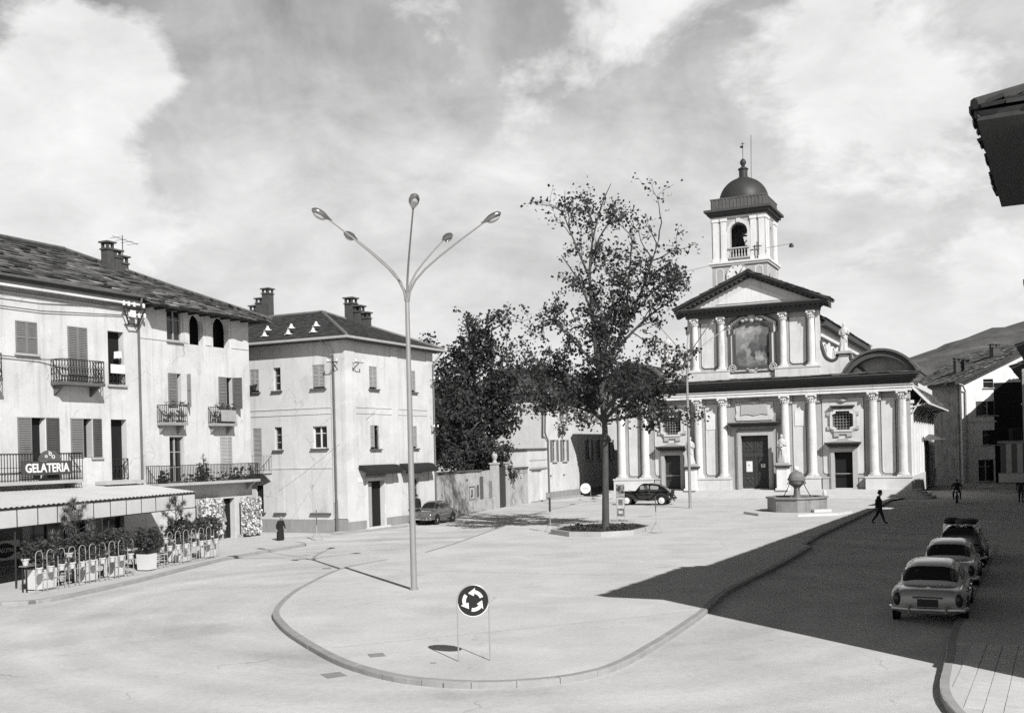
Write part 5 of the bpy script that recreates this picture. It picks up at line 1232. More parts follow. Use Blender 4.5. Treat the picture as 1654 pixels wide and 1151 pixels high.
boxpart('corner_stone', R1, CHWHITE, (-.12, .5, -1.5, .1, .1, 1.5)); boxpart('corner_stone_cap', R1, CONC, (-.2, .56, -1.6, .18, 1.502, 1.62))
ez1 = 10.36; rz1 = 12.75; o1 = .78
slab_roof('roof_tiles', R1, [(-o1, o1, ez1), (-o1, -9.5, ez1), (4.6, -4.5, rz1)], (0, -1, 0), TILE, row=.42, wr=(.3, .5), th=.07, jit=.04, seed=51)
slab_roof('roof_tiles', R1, [(7.2, o1, ez1), (-o1, o1, ez1), (4.6, -4.5, rz1), (7.2, -4.5, rz1)], (-1, 0, 0), TILE, row=.42, wr=(.3, .5), th=.07, jit=.04, seed=52)
slab_roof('roof_tiles', R1, [(42.6, .06, ez1), (7.2, .06, ez1), (7.2, -4.5, rz1), (42.6, -4.5, rz1)], (-1, 0, 0), TILE, row=.42, wr=(.4, .6), th=.06, seed=53)
bs = MB(); bs.add([(-o1, -9.5, ez1), (42.6, -9.5, ez1), (42.6, -4.5, rz1), (4.6, -4.5, rz1)], [(0, 1, 2, 3)]); bs.build('roof', TILE, R1)
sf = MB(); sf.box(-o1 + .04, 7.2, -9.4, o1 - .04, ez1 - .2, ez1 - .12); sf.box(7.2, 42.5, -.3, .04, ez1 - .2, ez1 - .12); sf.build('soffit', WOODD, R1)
rt = MB(); rt.tube([(-o1, o1, ez1 + .1), (4.6, -4.5, rz1 + .1)], .1, 7); rt.build('ridge_tiles', TILE, R1)
R2 = thing('street_house', 'dark shaded house further down the right side of the street', 'building', (9.42, 19.05, 0), RA)
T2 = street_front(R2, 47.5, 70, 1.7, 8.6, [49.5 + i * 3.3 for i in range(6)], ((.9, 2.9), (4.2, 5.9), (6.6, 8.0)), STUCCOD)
boxpart('wall', R2, STUCCOD, (47.5, 47.8, -8, 1.39, 0, 8.6)); boxpart('wall', R2, STUCCOD, (69.7, 70, -8, 1.39, 0, 8.6)); boxpart('wall', R2, DARKIN, (47.9, 69.6, -8, -7.8, 0, 8.6))
slab_roof('roof_slabs', R2, [(70.3, 2.3, 8.7), (47.1, 2.3, 8.7), (47.1, -3, 11.0), (70.3, -3, 11.0)], (-1, 0, 0), SLAB, row=.5, wr=(.4, .9), seed=54)
bs = MB(); bs.add([(47.1, -8.4, 8.7), (70.3, -8.4, 8.7), (70.3, -3, 11.0), (47.1, -3, 11.0)], [(0, 1, 2, 3)]); bs.prism([(2.2, 8.6), (-8, 8.6), (-3, 10.9)], YZ(47.6, 1), .25); bs.build('roof', SLAB, R2)
b = boxpart('balcony', R2, CONC, (49.2, 54, 1.702, 2.6, 4.05, 4.2)); railing(b, [(49.25, 1.75), (49.25, 2.55), (53.95, 2.55)], 4.2, 5.1)
chimney(R2, 56, -.5, 9.8, [(0, 1.2)], .6); chimney(R2, 64, -.5, 9.8, [(0, 1.0), (.7, .8)], .6)
# lower link house between the two
R0 = thing('low_house', 'low shaded shop house between the taller right-hand houses', 'building', (9.42, 19.05, 0), RA)
street_front(R0, 42.52, 47.48, .2, 8.3, [44.2, 46.2], ((4.4, 6.1),), STUCCOD); boxpart('roof', R0, SLAB, (42.52, 47.48, -8, .8, 8.302, 8.45)); boxpart('wall', R0, STUCCOD, (42.6, 47.4, -8, -7.7, 0, 8.3))
AWS = thing('striped_awning', 'striped shop awning above a pale beam at the right edge of the street', 'awning', tuple(RM @ Vector((45.6, .25, 0))), RA)
sl_ = MB(); sd_ = MB()
for i in range(9):
    y0 = i * .29; (sl_ if i % 2 else sd_).box(-.03, .03, y0, y0 + .285, 2.52, 4.2)
sl_.build('stripe', SHUTL, AWS); sd_.build('stripe', SHUTD, AWS)
mb = MB(); mb.box(-.12, 1.6, -.1, 2.72, 1.98, 2.5); mb.build('beam', CONC, AWS); mb = MB(); mb.box(-.1, 1.6, -.1, 2.75, 4.22, 4.36); mb.build('ledge', SHUT, AWS)
mb = MB(); mb.bar((.8, -.1, 1.0), (.8, 1.6, 1.98), .07); mb.build('bracket', IRON, AWS)
R3 = thing('tall_street_house', 'tall house past the frame edge shading the end of the street', 'building', (9.42, 19.05, 0), RA)
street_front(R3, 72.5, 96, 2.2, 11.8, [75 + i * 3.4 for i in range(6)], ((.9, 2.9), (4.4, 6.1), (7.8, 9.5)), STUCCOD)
boxpart('wall', R3, STUCCOD, (72.5, 72.8, -8, 1.89, 0, 11.8)); boxpart('wall', R3, STUCCOD, (95.7, 96, -8, 1.89, 0, 11.8)); boxpart('wall', R3, DARKIN, (73, 95, -8, -7.8, 0, 11.8))
slab_roof('roof_slabs', R3, [(96.5, 2.9, 11.95), (72, 2.9, 11.95), (72, -3, 14.2), (96.5, -3, 14.2)], (-1, 0, 0), SLAB, row=.55, wr=(.5, 1.0), seed=56)
# gabled house closing the street, facing the viewer
HG = thing('gabled_house', 'white gabled house closing the end of the street, half in shadow', 'building', (45.9, 107.2, 0), radians(3))
gh = [rect(2.3, 3.35, 9.7, 10.6), rect(1.5, 3.9, 6.9, 8.35), rect(2.1, 4.2, 3.9, 5.4), rect(1.6, 3.2, .2, 2.4), rect(6.6, 7.6, 6.9, 8.4), rect(6.4, 7.6, 3.4, 5.2)]
wallpiece('wall', HG, [(0, 0), (15, 0), (15, 10.8), (8, 14.2), (0, 10.6)], gh, .35, CHWHITE)
for i, q in enumerate(gh):
    a0, z0 = q[0]; a1, z1 = q[2]; window(HG, a0, a1, z0, z1, cols=2 if i else 1, rows=2, glass=GLASS)
    if i == 1: shutter(HG, a0, .6, z0, z1, SHUTD); shutter(HG, a1 - .6, .6, z0, z1, SHUTD)
boxpart('wall', HG, STUCCOD, (0, .35, .36, 12, 0, 10.6)); boxpart('wall', HG, DARKIN, (.4, 14.5, 1, 1.1, 0, 10.5)); boxpart('string_course', HG, STUCCO, (.5, 8, -.06, -.003, 6.2, 6.35))
slab_roof('roof_slabs', HG, [(-1.1, 12.5, 10.3), (-1.1, -1.0, 10.3), (8, -1.0, 14.45), (8, 12.5, 14.45)], (0, -1, 0), SLAB, row=.55, wr=(.5, 1.0), seed=61)
vb = MB(); vb.bar((-1.1, -.95, 10.15), (8, -.95, 14.3), .12, .3); vb.build('verge_board', WOODD, HG)
chimney(HG, 5.2, 3, 13.2, [(0, .9)], .8); chimney(HG, 1.6, 4, 11.6, [(0, 1.2), (.8, 1.0)], .6)
dp = MB(); dp.tube([(-.9, -.9, 10.2), (-.2, -.7, 10.0), (.35, -.15, 9.4), (.35, -.12, .2)], .09, 7); dp.build('downpipe', PIPEL, HG, smooth=True)
# row of shaded houses beyond the church flank
HS = thing('shaded_row_house', 'dark shaded house with deep eaves beyond the church flank', 'building', (45.75, 107.8, 0), radians(75))
T3 = MR
hs = []; cs = [2.5, 6, 9.5, 13, 16.5, 20]
for c in cs:
    for z0, z1 in ((.3, 2.6), (4.2, 6.0), (7.4, 9.2)): hs.append(rect(-c - .5, -c + .5, z0, z1))
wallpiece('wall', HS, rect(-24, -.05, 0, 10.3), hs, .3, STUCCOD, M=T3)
for q in hs:
    a0, z0 = q[0]; a1, z1 = q[2]; window(HS, a0, a1, z0, z1, M=T3, cols=2, rows=2)
    if z0 > 3: shutter(HS, a0 - .5, .48, z0, z1, SHUTD, M=T3); shutter(HS, a1 + .02, .48, z0, z1, SHUTD, M=T3)
boxpart('wall', HS, DARKIN, (.5, 24, -9, -1, 0, 10.2))
slab_roof('roof_slabs', HS, [(24.5, 1.3, 10.2), (-.4, 1.3, 10.2), (-.4, -4, 12.6), (24.5, -4, 12.6)], (-1, 0, 0), SLAB, row=.55, wr=(.5, 1.0), seed=62)
b = boxpart('balcony', HS, CONC, (5, 11, .003, .9, 3.8, 3.95)); railing(b, [(5.05, .05), (5.05, .85), (10.95, .85)], 3.95, 4.9, step=.2)
chimney(HS, 3.5, -1.5, 11.4, [(0, 1.2), (.7, 1.0)], .6); chimney(HS, 20, -1, 11.2, [(0, 1.1)], .7)
HE = thing('far_house', 'dim far house where the street bends away behind the church', 'building', (43, 142, 0), radians(-12))
fh = [rect(c, c + 1.1, z0, z0 + 1.7) for c in (1.5, 4.5, 7.5, 10.5, 13.5) for z0 in (1, 4.2, 7.2)]
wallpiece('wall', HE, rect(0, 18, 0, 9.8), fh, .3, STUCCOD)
for q in fh: window(HE, q[0][0], q[2][0], q[0][1], q[2][1], cols=2, rows=2)
slab_roof('roof_slabs', HE, [(-.6, -.7, 9.8), (18.6, -.7, 9.8), (18.6, 5, 12.4), (-.6, 5, 12.4)], (1, 0, 0), SLAB, row=.6, wr=(.6, 1.1), seed=63)
boxpart('wall', HE, STUCCOD, (0, 18, .31, 8, 0, 9.7))
# ================================================================== street lamps with five arms
def street_lamp(loc, rz, sc, label):
    t = thing('street_lamp', label, 'street lamp', loc, rz, 'five-armed street lamps')
    m = MB(); m.lathe([(.14, 0), (.14, .05), (.1, .09), (.098, 2.5), (.088, 5.0), (.07, 9.0), (.065, 9.45)], 14); m.build('pole', LAMPM, t, smooth=True)
    c = MB(); c.lathe([(.07, 9.2), (.09, 9.25), (.09, 9.45), (.07, 9.5)], 12); c.build('collar', LAMPM, t, smooth=True)
    for i in range(5):
        a = -pi / 2 + 2 * pi * i / 5; u = Vector((cos(a), sin(a), 0))
        path = [(.03, 9.2), (.1, 9.55), (.28, 9.88), (.62, 10.24), (1.15, 10.66), (1.8, 11.12), (2.55, 11.62)]
        m = MB(); m.tube([u * r + Vector((0, 0, z)) for r, z in path], [.042, .04, .036, .033, .03, .027, .024], 8); arm = m.build('arm', LAMPM, t, smooth=True)
        d = (u * .866 + Vector((0, 0, .42))).normalized(); c0 = u * 2.55 + Vector((0, 0, 11.62))
        Mh = Matrix.Translation(c0) @ d.to_track_quat('X', 'Z').to_matrix().to_4x4()
        h = MB(); prof = [(-.1, .03), (0, .05), (.1, .1), (.22, .15), (.38, .165), (.52, .13), (.6, .05), (.61, .005)]
        n = 12; vs = []
        for x, r in prof:
            for j in range(n): q = 2 * pi * j / n; vs.append((x, r * cos(q), r * sin(q) * .72 + (.02)))
        h.add(vs, [(k * n + j, k * n + (j + 1) % n, (k + 1) * n + (j + 1) % n, (k + 1) * n + j) for k in range(len(prof) - 1) for j in range(n)] + [tuple(range(n))])
        hd = h.build('lamp_head', LAMPH, arm, smooth=True, M=Mh)
        g = MB(); g.ball((.32, 0, -.08), (.21, .11, .07), 10, 6); g.build('lamp_glass', mat('lamp_lens', .5, rough=.15, spec=.6, var=.05), arm, smooth=True, M=Mh)
    if sc != 1: t.scale = (sc, sc, sc)
    return t
street_lamp((-3.24, 33.68, .12), radians(11), 1.0, 'tall five-armed steel street lamp standing on the rounded traffic island')
street_lamp((12.49, 74.36, .12), radians(24), 1.08, 'distant five-armed street lamp before the church facade')
# ================================================================== roundabout sign
def hoop_sign(loc, rz, label, face, arrows=True, h=1.26, r=.33, wid=.66):
    t = thing('round_sign', label, 'traffic sign', loc, rz, 'round signs on twin-leg hoops')
    m = MB(); pts = [(-wid / 2, 0, 0), (-wid / 2, 0, h)] + [(-wid / 2 * cos(pi * i / 12), 0, h + wid / 2 * sin(pi * i / 12)) for i in range(1, 12)] + [(wid / 2, 0, h), (wid / 2, 0, 0)]
    m.tube(pts, .016, 7); m.build('hoop', IRONL, t, smooth=True)
    Mx = Matrix.Translation((0, 0, h)) @ Matrix.Rotation(pi / 2, 4, 'X')
    d = MB(); d.lathe([(r - .012, -.012), (r - .012, .012)], 32, M=Mx); d.build('disc', face, t)
    d = MB(); d.tube([(r * cos(2 * pi * i / 32), 0, h + r * sin(2 * pi * i / 32)) for i in range(33)], .013, 6); d.build('rim', WHITE if arrows else IRONL, t)
    if arrows:
        for k in range(3):
            a0 = radians(20 + k * 120); a = MB(); pts = []
            ro, ri = .225, .15
            n = 9; span = radians(62)
            out = [(ro * cos(a0 + span * i / n), ro * sin(a0 + span * i / n)) for i in range(n + 1)]; inn = [(ri * cos(a0 + span * i / n), ri * sin(a0 + span * i / n)) for i in range(n, -1, -1)]
            a.prism(out + inn, lambda p, q, tt: (p, -.014 - tt, h + q), .006)
            e = a0 + span; tip = e + radians(40)
            a.prism([(.275 * cos(e - .04), .275 * sin(e - .04)), (.19 * cos(tip), .19 * sin(tip)), (.10 * cos(e - .04), .10 * sin(e - .04))], lambda p, q, tt: (p, -.0141 - tt, h + q), .006)
            a.build('arrow', WHITE, t)
    else:
        b = MB(); b.box(-.24, .24, -.02, -.0135, h - .03, h + .02); b.build('bar', SHUT, t)
    return t
hoop_sign((-.89, 22.02, .12), radians(2), 'dark round roundabout sign with three white arrows on hoop legs', mat('sign_blue', .022, rough=.35, var=.15))
hoop_sign((5.8, 84.2, .12), radians(-4), 'pale round sign on hoop legs behind the tree trunk', WHITE, arrows=False, h=1.2, r=.41, wid=.82)
# ================================================================== tripod signs and poster stand
def tripod_sign(loc, rz, label, h=1.85):
    t = thing('tripod_sign', label, 'sign', loc, rz, 'portable tripod signs')
    m = MB(); m.bar((0, 0, .5), (0, 0, h), .035)
    for i in range(3): a = 2 * pi * i / 3 + .4; m.bar((0, 0, .55), (.36 * cos(a), .36 * sin(a), 0), .022); b = a + 2 * pi / 3; m.bar((.36 * cos(a), .36 * sin(a), .02), (.36 * cos(b), .36 * sin(b), .02), .016)
    m.build('tripod', IRONL, t)
    m = MB(); m.box(-.02, .02, -.22, .22, h - .75, h); m.build('board', SHUTD, t)
    return t
tripod_sign((1.94, 56.0, .1), radians(8), 'portable tripod sign left of the tree bed, seen edge-on')
tripod_sign((7.25, 53.66, .12), radians(-6), 'portable tripod sign at the right end of the tree bed')
tripod_sign((-10.43, 55.68, 0), radians(12), 'portable tripod sign before the grey corner house', 1.6)
PS = thing('poster_stand', 'slim poster stand with three stacked printed notices behind the tree', 'poster stand', (6.08, 59.7, .12), radians(-8))
m = MB(); m.box(-.24, -.2, -.02, .02, 0, 2.3); m.box(.2, .24, -.02, .02, 0, 2.3); m.box(-.24, .24, -.02, .02, 2.26, 2.3); m.box(-.4, .7, -.03, .03, 0, .05); m.box(-.22, -.2, -.35, .35, .0, .04); m.build('frame', IRONL, PS)
POST1 = mat('poster_print', .30, var=.9, scale=7, fine=.6); POST2 = mat('poster_print2', .45, var=.6, scale=9, fine=.5); POST3 = mat('poster_print3', .14, var=.9, scale=6, fine=.5)
for z0, z1, mm in ((1.62, 2.24, POST1), (.98, 1.58, POST2), (.5, .94, POST3)):
    m = MB(); m.box(-.2, .2, -.012, .012, z0, z1); p = m.build('poster', mm, PS); m = MB(); m.box(-.12, .13, -.016, -.0125, z0 + .15, z1 - .12); m.build('poster_image', POST3 if mm is not POST3 else POST2, p)
# ================================================================== bed round the big tree
TB = smooth_poly([(1.9, 54.6), (2.75, 52.6), (4.3, 52.0), (6.0, 52.7), (7.3, 55.6), (6.6, 58.0), (4.6, 59.0), (2.7, 57.8)], 1, True)
bed = thing('tree_bed', 'kerbed planting bed of dark soil round the big autumn tree', 'planter')
kb = MB(); inner = [(4.7 + (x - 4.7) * .93, 55.5 + (y - 55.5) * .93) for x, y in TB]
kb.prism(TB, XY(.36, -1), .36, [inner]); kb.build('kerb', CONC, bed)
kb = MB(); kb.prism(inner, XY(.3, -1), .2); kb.build('soil', SOIL, bed)
rnd = random.Random(8); gb = MB()
for i in range(520):
    a = rnd.uniform(0, 2 * pi); r = sqrt(rnd.random()) * .9; x, y = 4.7 + 2.4 * r * cos(a), 55.5 + 3.1 * r * sin(a); leaf(gb, Vector((x, y, .32 + rnd.random() * .06)), rnd.uniform(.07, .17), rnd)
o = gb.build('ground_cover', LEAFD, bed, fix=False, kind='stuff')
# ================================================================== fountain
FT = thing('fountain', 'octagonal stone fountain with banded globe on a stem before the church', 'fountain', (17.85, 66.2, .1), radians(8))
def ngon(r, n=8, a0=pi / 8): return [(r * cos(a0 + 2 * pi * i / n), r * sin(a0 + 2 * pi * i / n)) for i in range(n)]
m = MB(); m.prism(ngon(3.3), XY(.17, -1), .19); m.build('step', STEPM, FT)
BASM = mat('basin_stone', .27, var=.3, scale=2, streak=.35, bump=.3, bscale=12, spots=.2, fine=.1)
m = MB(); m.prism(ngon(1.82), XY(.98, -1), .8, [ngon(1.55)]); m.build('basin', BASM, FT)
m = MB(); m.prism(ngon(1.92), XY(1.09, -1), .11, [ngon(1.5)]); m.build('basin_rim', BASM, FT)
m = MB(); m.prism(ngon(1.54), XY(.8, -1), .05); m.build('water', mat('water', .03, rough=.05, spec=.6, var=.1), FT)
m = MB(); GLOBM = mat('globe_stone', .20, var=.4, scale=4, streak=.3, bump=.5, bscale=14, fine=.15)
m = MB(); m.lathe([(.34, .3), (.28, .9), (.2, 1.3), (.18, 1.6), (.28, 1.72)], 12); m.build('stem', GLOBM, FT, smooth=True)
m = MB(); m.lathe([(.25, 1.7), (.45, 1.85), (.5, 2.05)], 18); m.lathe([(.54, 2.07), (.56, 2.16), (.54, 2.25)], 18); m.lathe([(.5, 2.26), (.44, 2.45), (.3, 2.6), (.12, 2.66)], 18); m.build('globe', GLOBM, FT, smooth=True)
m = MB(); m.ball((0, 0, 2.82), .17, 12, 8); m.build('finial', CHWHITE, FT, smooth=True)
m = MB()
for i in range(4): a = pi / 4 + i * pi / 2 + .3; m.tube([(.42 * cos(a), .42 * sin(a), 1.95), (.55 * cos(a), .55 * sin(a), 1.6), (.95 * cos(a), .95 * sin(a), .85)], .024, 6)
for i in range(4): a = i * pi / 2 + .3; m.tube([(.5 * cos(a), .5 * sin(a), 2.0), (.68 * cos(a), .68 * sin(a), 1.98), (.72 * cos(a), .72 * sin(a), 1.85)], .03, 6)
m.build('spouts', IRON, FT)
m = MB(); m.box(.2, 1.3, -2.1, -1.75, .175, .35); m.build('drinking_step', STEPM, FT)
BP = thing('bollard', 'small pale stone bollard behind the fountain', 'bollard', (22.2, 75.0, .12)); m = MB(); m.lathe([(.14, 0), (.12, .6), (.15, .7), (.14, .95), (.05, 1.05)], 10); m.build('bollard_post', STEPM, BP, smooth=True)
# ================================================================== cafe canopy
CN = thing('cafe_canopy', 'long pale corrugated cafe canopy with panelled white valance', 'canopy')
Fa, Fb = Vector((-19.9, 24.8, 0)), Vector((-14.6, 48.3, 0)); fd = (Fb - Fa).normalized(); fl = (Fb - Fa).length
Ba, Bb = Vector((-25.6, 34.9, 0)), Vector((-18.12, 50.75, 0))
m = MB(); nx = 170; vs = []
for i in range(nx + 1):
    t = i / nx; w_ = .018 * sin(i * pi); 
    f = Fa.lerp(Fb, t) ; b = Ba.lerp(Bb, t); dz = .022 * (1 if i % 2 else -1)
    fo = f + (f - b).normalized() * .05
    vs += [(fo.x, fo.y, 2.97 + dz), (b.x, b.y, 3.34 + dz * .3)]
m.add(vs, [(2 * i, 2 * i + 2, 2 * i + 3, 2 * i + 1) for i in range(nx)]); 
sheetm = mat('canopy_sheet', .58, var=.12, scale=.8, fine=.06, spots=.08, rough=.6)
o = m.build('canopy_sheet', sheetm, CN, fix=False)
so_ = o.modifiers.new('thickness', 'SOLIDIFY'); so_.thickness = .02
m = MB()
for t in [i / 10 for i in range(11)]: f = Fa.lerp(Fb, t); b = Ba.lerp(Bb, t); m.bar((f.x, f.y, 2.88), (b.x, b.y, 3.25), .06, .08)
m.bar((Fa.x, Fa.y, 2.9), (Fb.x, Fb.y, 2.9), .07, .07); m.bar((Fa.x, Fa.y, 2.24), (Fb.x, Fb.y, 2.24), .05, .04)
for i in range(23): p = Fa.lerp(Fb, i / 22); m.bar((p.x, p.y, 2.22), (p.x, p.y, 2.9), .06, .03)
m.build('canopy_frame', IRON, CN)
npan = 22; pw = fl / npan
VALM = mat('valance_panel', .64, var=.08, scale=2, rough=.5, streak=.06)
for i in range(npan):
    p = Fa + fd * (i + .5) * pw; m = MB(); m.cbox((0, 0, 0), (pw - .06, .025, .62), 0); o = m.build('valance_panel', VALM, CN); o.location = (p.x, p.y, 2.565); o.rotation_euler = (random.uniform(-.02, .02), 0, atan2(fd.y, fd.x))
e2 = (Bb - Fb).normalized(); e2.z = 0
for i in range(1):
    p = Fb + e2 * .3; m = MB(); m.cbox((0, 0, 0), (.5, .025, .62), 0); o = m.build('valance_panel', VALM, CN); o.location = (p.x, p.y, 2.565); o.rotation_euler = (0, 0, atan2(e2.y, e2.x))
for i in (0, 5, 10, 15, 20):
    p = Fa + fd * (i + 1) * pw + Vector((-.1, .05, 0)); m = MB(); m.tube([(p.x, p.y, .1), (p.x, p.y, 2.9)], .035, 7); m.build('post', IRON, CN)
# advertising panel in the shade
AD = thing('advert_board', 'white advert board with dark oval emblem under the canopy', 'sign', tuple(MAm @ Vector((-16.6, -.9, .15))), A64)
m = MB(); m.box(-.75, .75, 0, .05, .35, 1.15); m.build('board', WHITE, AD); m = MB(); m.prism([(.5 * cos(2 * pi * i / 24), .75 + .3 * sin(2 * pi * i / 24)) for i in range(24)], XZ(-.008), .007); m.build('oval', BLACK, AD)
m = MB(); m.box(-.72, .72, -.018, -.009, .64, .86); m.build('band', BLACK, AD); text_obj('lettering', 'MARTINI', .24, WHITE, AD, Matrix.Translation((0, -.022, .75)) @ Matrix.Rotation(pi / 2, 4, 'X'), .003, .004)
m = MB(); m.box(-.7, -.64, .01, .05, 0, .35); m.box(.64, .7, .01, .05, 0, .35); m.build('leg', IRON, AD)
# ================================================================== hooped fence with pots, tubs
def fence(a, b, n, label, z=.12):
    a = Vector(a); b = Vector(b); d = (b - a).normalized(); ln = (b - a).length
    t = thing('hoop_fence', label, 'fence', (a.x, a.y, z), atan2(d.y, d.x), 'white hooped cafe fences')
    base = None; st = ln / n; h = 1.4
    for i in range(n):
        x = (i + .5) * st; w_ = st * .31
        m = MB(); m.tube([(x - w_, 0, 0), (x - w_, 0, h - w_)] + [(x - w_ * cos(pi * k / 8), 0, h - w_ + w_ * sin(pi * k / 8)) for k in range(1, 8)] + [(x + w_, 0, h - w_), (x + w_, 0, 0)], .014, 6)
        o = m.build('hoop', IRONL, t, smooth=True)
    m = MB(); m.bar((0, 0, .1), (ln, 0, .1), .025); m.bar((0, 0, .62), (ln, 0, .62), .018)
    for i in range(n + 1): m.bar((i * st, .14, 0), (i * st, -.14, 0), .03)
    m.build('rail', IRONL, t)
    return t, a, d, st, n
def pot_mesh(r=.115, h=.2):
    m = MB(); m.lathe([(r * .62, 0), (r * .9, h * .8), (r * 1.08, h * .8), (r * 1.1, h), (r * .9, h), (r * .85, h * .85), (.01, h * .85)], 12); return m
POTM = mat('white_pot', .55, var=.15, scale=6, rough=.6)
def flower_pot(loc, seed, label, sc=1.0, grow=.3):
    rnd = random.Random(seed); t = thing('flower_pot', label, 'flower pot', loc, 0, 'potted plants of the cafe fence')
    pot_mesh().build('pot', POTM, t, smooth=True)
    m = MB()
    for i in range(26): leaf(m, Vector((rnd.gauss(0, .07), rnd.gauss(0, .07), .2 + rnd.random() * grow)), rnd.uniform(.06, .13), rnd)
    for i in range(5): x, y = rnd.gauss(0, .06), rnd.gauss(0, .06); m.tube([(0, 0, .16), (x, y, .2 + grow * .8)], .006, 4)
    m.build('foliage', LEAFP, t, fix=False); t.scale = (sc, sc, sc); return t
ORD = ['first', 'second', 'third', 'fourth', 'fifth', 'sixth', 'seventh', 'eighth', 'ninth', 'tenth', 'eleventh']
f1 = fence((-16.0, 35.0, 0), (-14.4, 39.95, 0), 10, 'nearest white hooped fence with pots at the pavement edge')
f2 = fence((-14.25, 42.0, 0), (-12.95, 46.3, 0), 8, 'farther white hooped fence with pots before the postcard racks')
for (t, a, d, st, n), who in ((f1, 'nearer'), (f2, 'farther')):
    for i in range(n):
        p = a + d * (i + .5) * st
        flower_pot((p.x, p.y, .12 + .62 + .015), i * 3 + (1 if who == 'nearer' else 77), 'white potted plant in the %s hoop of the %s cafe fence' % (ORD[i], who), .95 + .15 * random.random(), .16 + .2 * random.random())
        if i % 2 == 0:
            q = p + Vector((-.55, .2, 0)); flower_pot((q.x, q.y, 1.02), i * 3 + 40, 'potted plant on the shelf behind the %s hoop of the %s fence' % (ORD[i], who), 1.15, .22)
    # flower shelf behind the fence
    a2 = a + Vector((-.55, .2, 0)); ln = st * n
    sh = thing('plant_shelf', 'narrow plant shelf standing behind the %s cafe fence' % who, 'shelf', (a2.x, a2.y, .12), atan2(d.y, d.x), 'plant shelves of the cafe')
    m = MB(); m.box(.1, ln - .1, -.14, .14, .86, .9); m.build('board', SHUT, sh)
    m = MB()
    for x in (.2, ln / 2, ln - .2): m.box(x - .02, x + .02, -.1, -.06, 0, .86); m.box(x - .02, x + .02, .06, .1, 0, .86)
    m.build('leg', IRON, sh)
def tub(loc, rz, label, bush, seed, w=.62, h=.72):
    t = thing('planter_tub', label, 'planter', loc, rz, 'square white planter tubs of the cafe'); rnd = random.Random(seed)
    m = MB(); b = w / 2; m.add([(-b * .9, -b * .9, .04), (b * .9, -b * .9, .04), (b * .9, b * .9, .04), (-b * .9, b * .9, .04), (-b, -b, h), (b, -b, h), (b, b, h), (-b, b, h)], [(3, 2, 1, 0), (0, 1, 5, 4), (1, 2, 6, 5), (2, 3, 7, 6), (3, 0, 4, 7)]); m.add([(-b * .95, -b * .95, h - .04), (b * .95, -b * .95, h - .04), (b * .95, b * .95, h - .04), (-b * .95, b * .95, h - .04)], [(0, 1, 2, 3)]); m.build('tub', VALM, t)
    if bush == 'bush':
        m = MB(); 
        for i in range(8): a = rnd.uniform(0, 6.28); m.tube([(0, 0, h - .05), (.15 * cos(a), .15 * sin(a), h + .3), (.35 * cos(a), .35 * sin(a), h + .65)], [.025, .018, .008], 5)
        m.build('stems', BARK, t)
        m = MB()
        for i in range(900):
            v = Vector((rnd.gauss(0, 1), rnd.gauss(0, 1), rnd.gauss(0, 1))).normalized() * (.35 + .65 * rnd.random() ** .4); k = 1 + .22 * sin(v.x * 7 + seed) * cos(v.y * 6)
            leaf(m, Vector((v.x * .66 * k, v.y * .66 * k, h + .6 + v.z * .42 * k)), rnd.uniform(.07, .14), rnd)
        m.build('foliage', LEAFP, t, fix=False)
    elif bush == 'pine':
        m = MB(); m.tube([(0, 0, h - .05), (.03, 0, h + .8), (-.02, .03, h + 1.75)], [.045, .03, .012], 6); tuft = []
        for k in range(13):
            z = h + .35 + k * .11; a = k * 2.4; r = .85 * (1 - k / 17); e = Vector((r * cos(a), r * sin(a), z + .32)); m.tube([(0, 0, z), (e * .55 + Vector((0, 0, z * .45 - .05))), e], [.02, .014, .006], 5); tuft += [e, e * .75 + Vector((0, 0, z * .25 + .04))]
        m.build('branches', BARK, t); tuft.append(Vector((-.02, .03, h + 1.75)))
        m = MB()
        for e in tuft:
            for i in range(90):
                dd = Vector((rnd.gauss(0, 1), rnd.gauss(0, 1), rnd.gauss(.35, .8))).normalized(); x = dd.cross(Vector((0, 0, 1)));
                if x.length < .01: continue
                x.normalize(); l_ = rnd.uniform(.16, .32); p = e + dd * .02; m.add([p - x * .011, p + x * .011, p + dd * l_], [(0, 1, 2)])
        m.build('needles', NEEDLE, t, fix=False)
    return t
tub((-16.25, 36.1, .12), 1.25, 'white planter tub with round shrub at the near end of the fence', 'bush', 1, .74, .72)
tub((-15.55, 38.15, .12), 1.25, 'white planter tub with shrub behind the middle of the near fence', 'bush', 2, .62, .8)
tub((-15.05, 39.55, .12), 1.25, 'white planter tub with shrub at the far end of the near fence', 'bush', 3, .58, .8)
tub((-14.5, 41.5, .12), 1.25, 'white planter tub with dark round shrub in the gap between fences', 'bush', 4, .56, .66)
tub((-14.1, 44.55, .12), 1.25, 'white planter tub with shrub half way along the far fence', 'bush', 6, .62, .8)
tub((-13.5, 46.2, .12), 1.25, 'white planter tub with dark flat shrub at the far fence end', 'bush', 5, .6, .8)
tub((-16.2, 38.9, .12), 1.25, 'planter tub with feathery young pine rising before the valance', 'pine', 9, .55, .9)
tub((-14.3, 44.6, .12), 1.25, 'planter tub with thin dark young pine by the canopy corner', 'pine', 12, .55, .7)
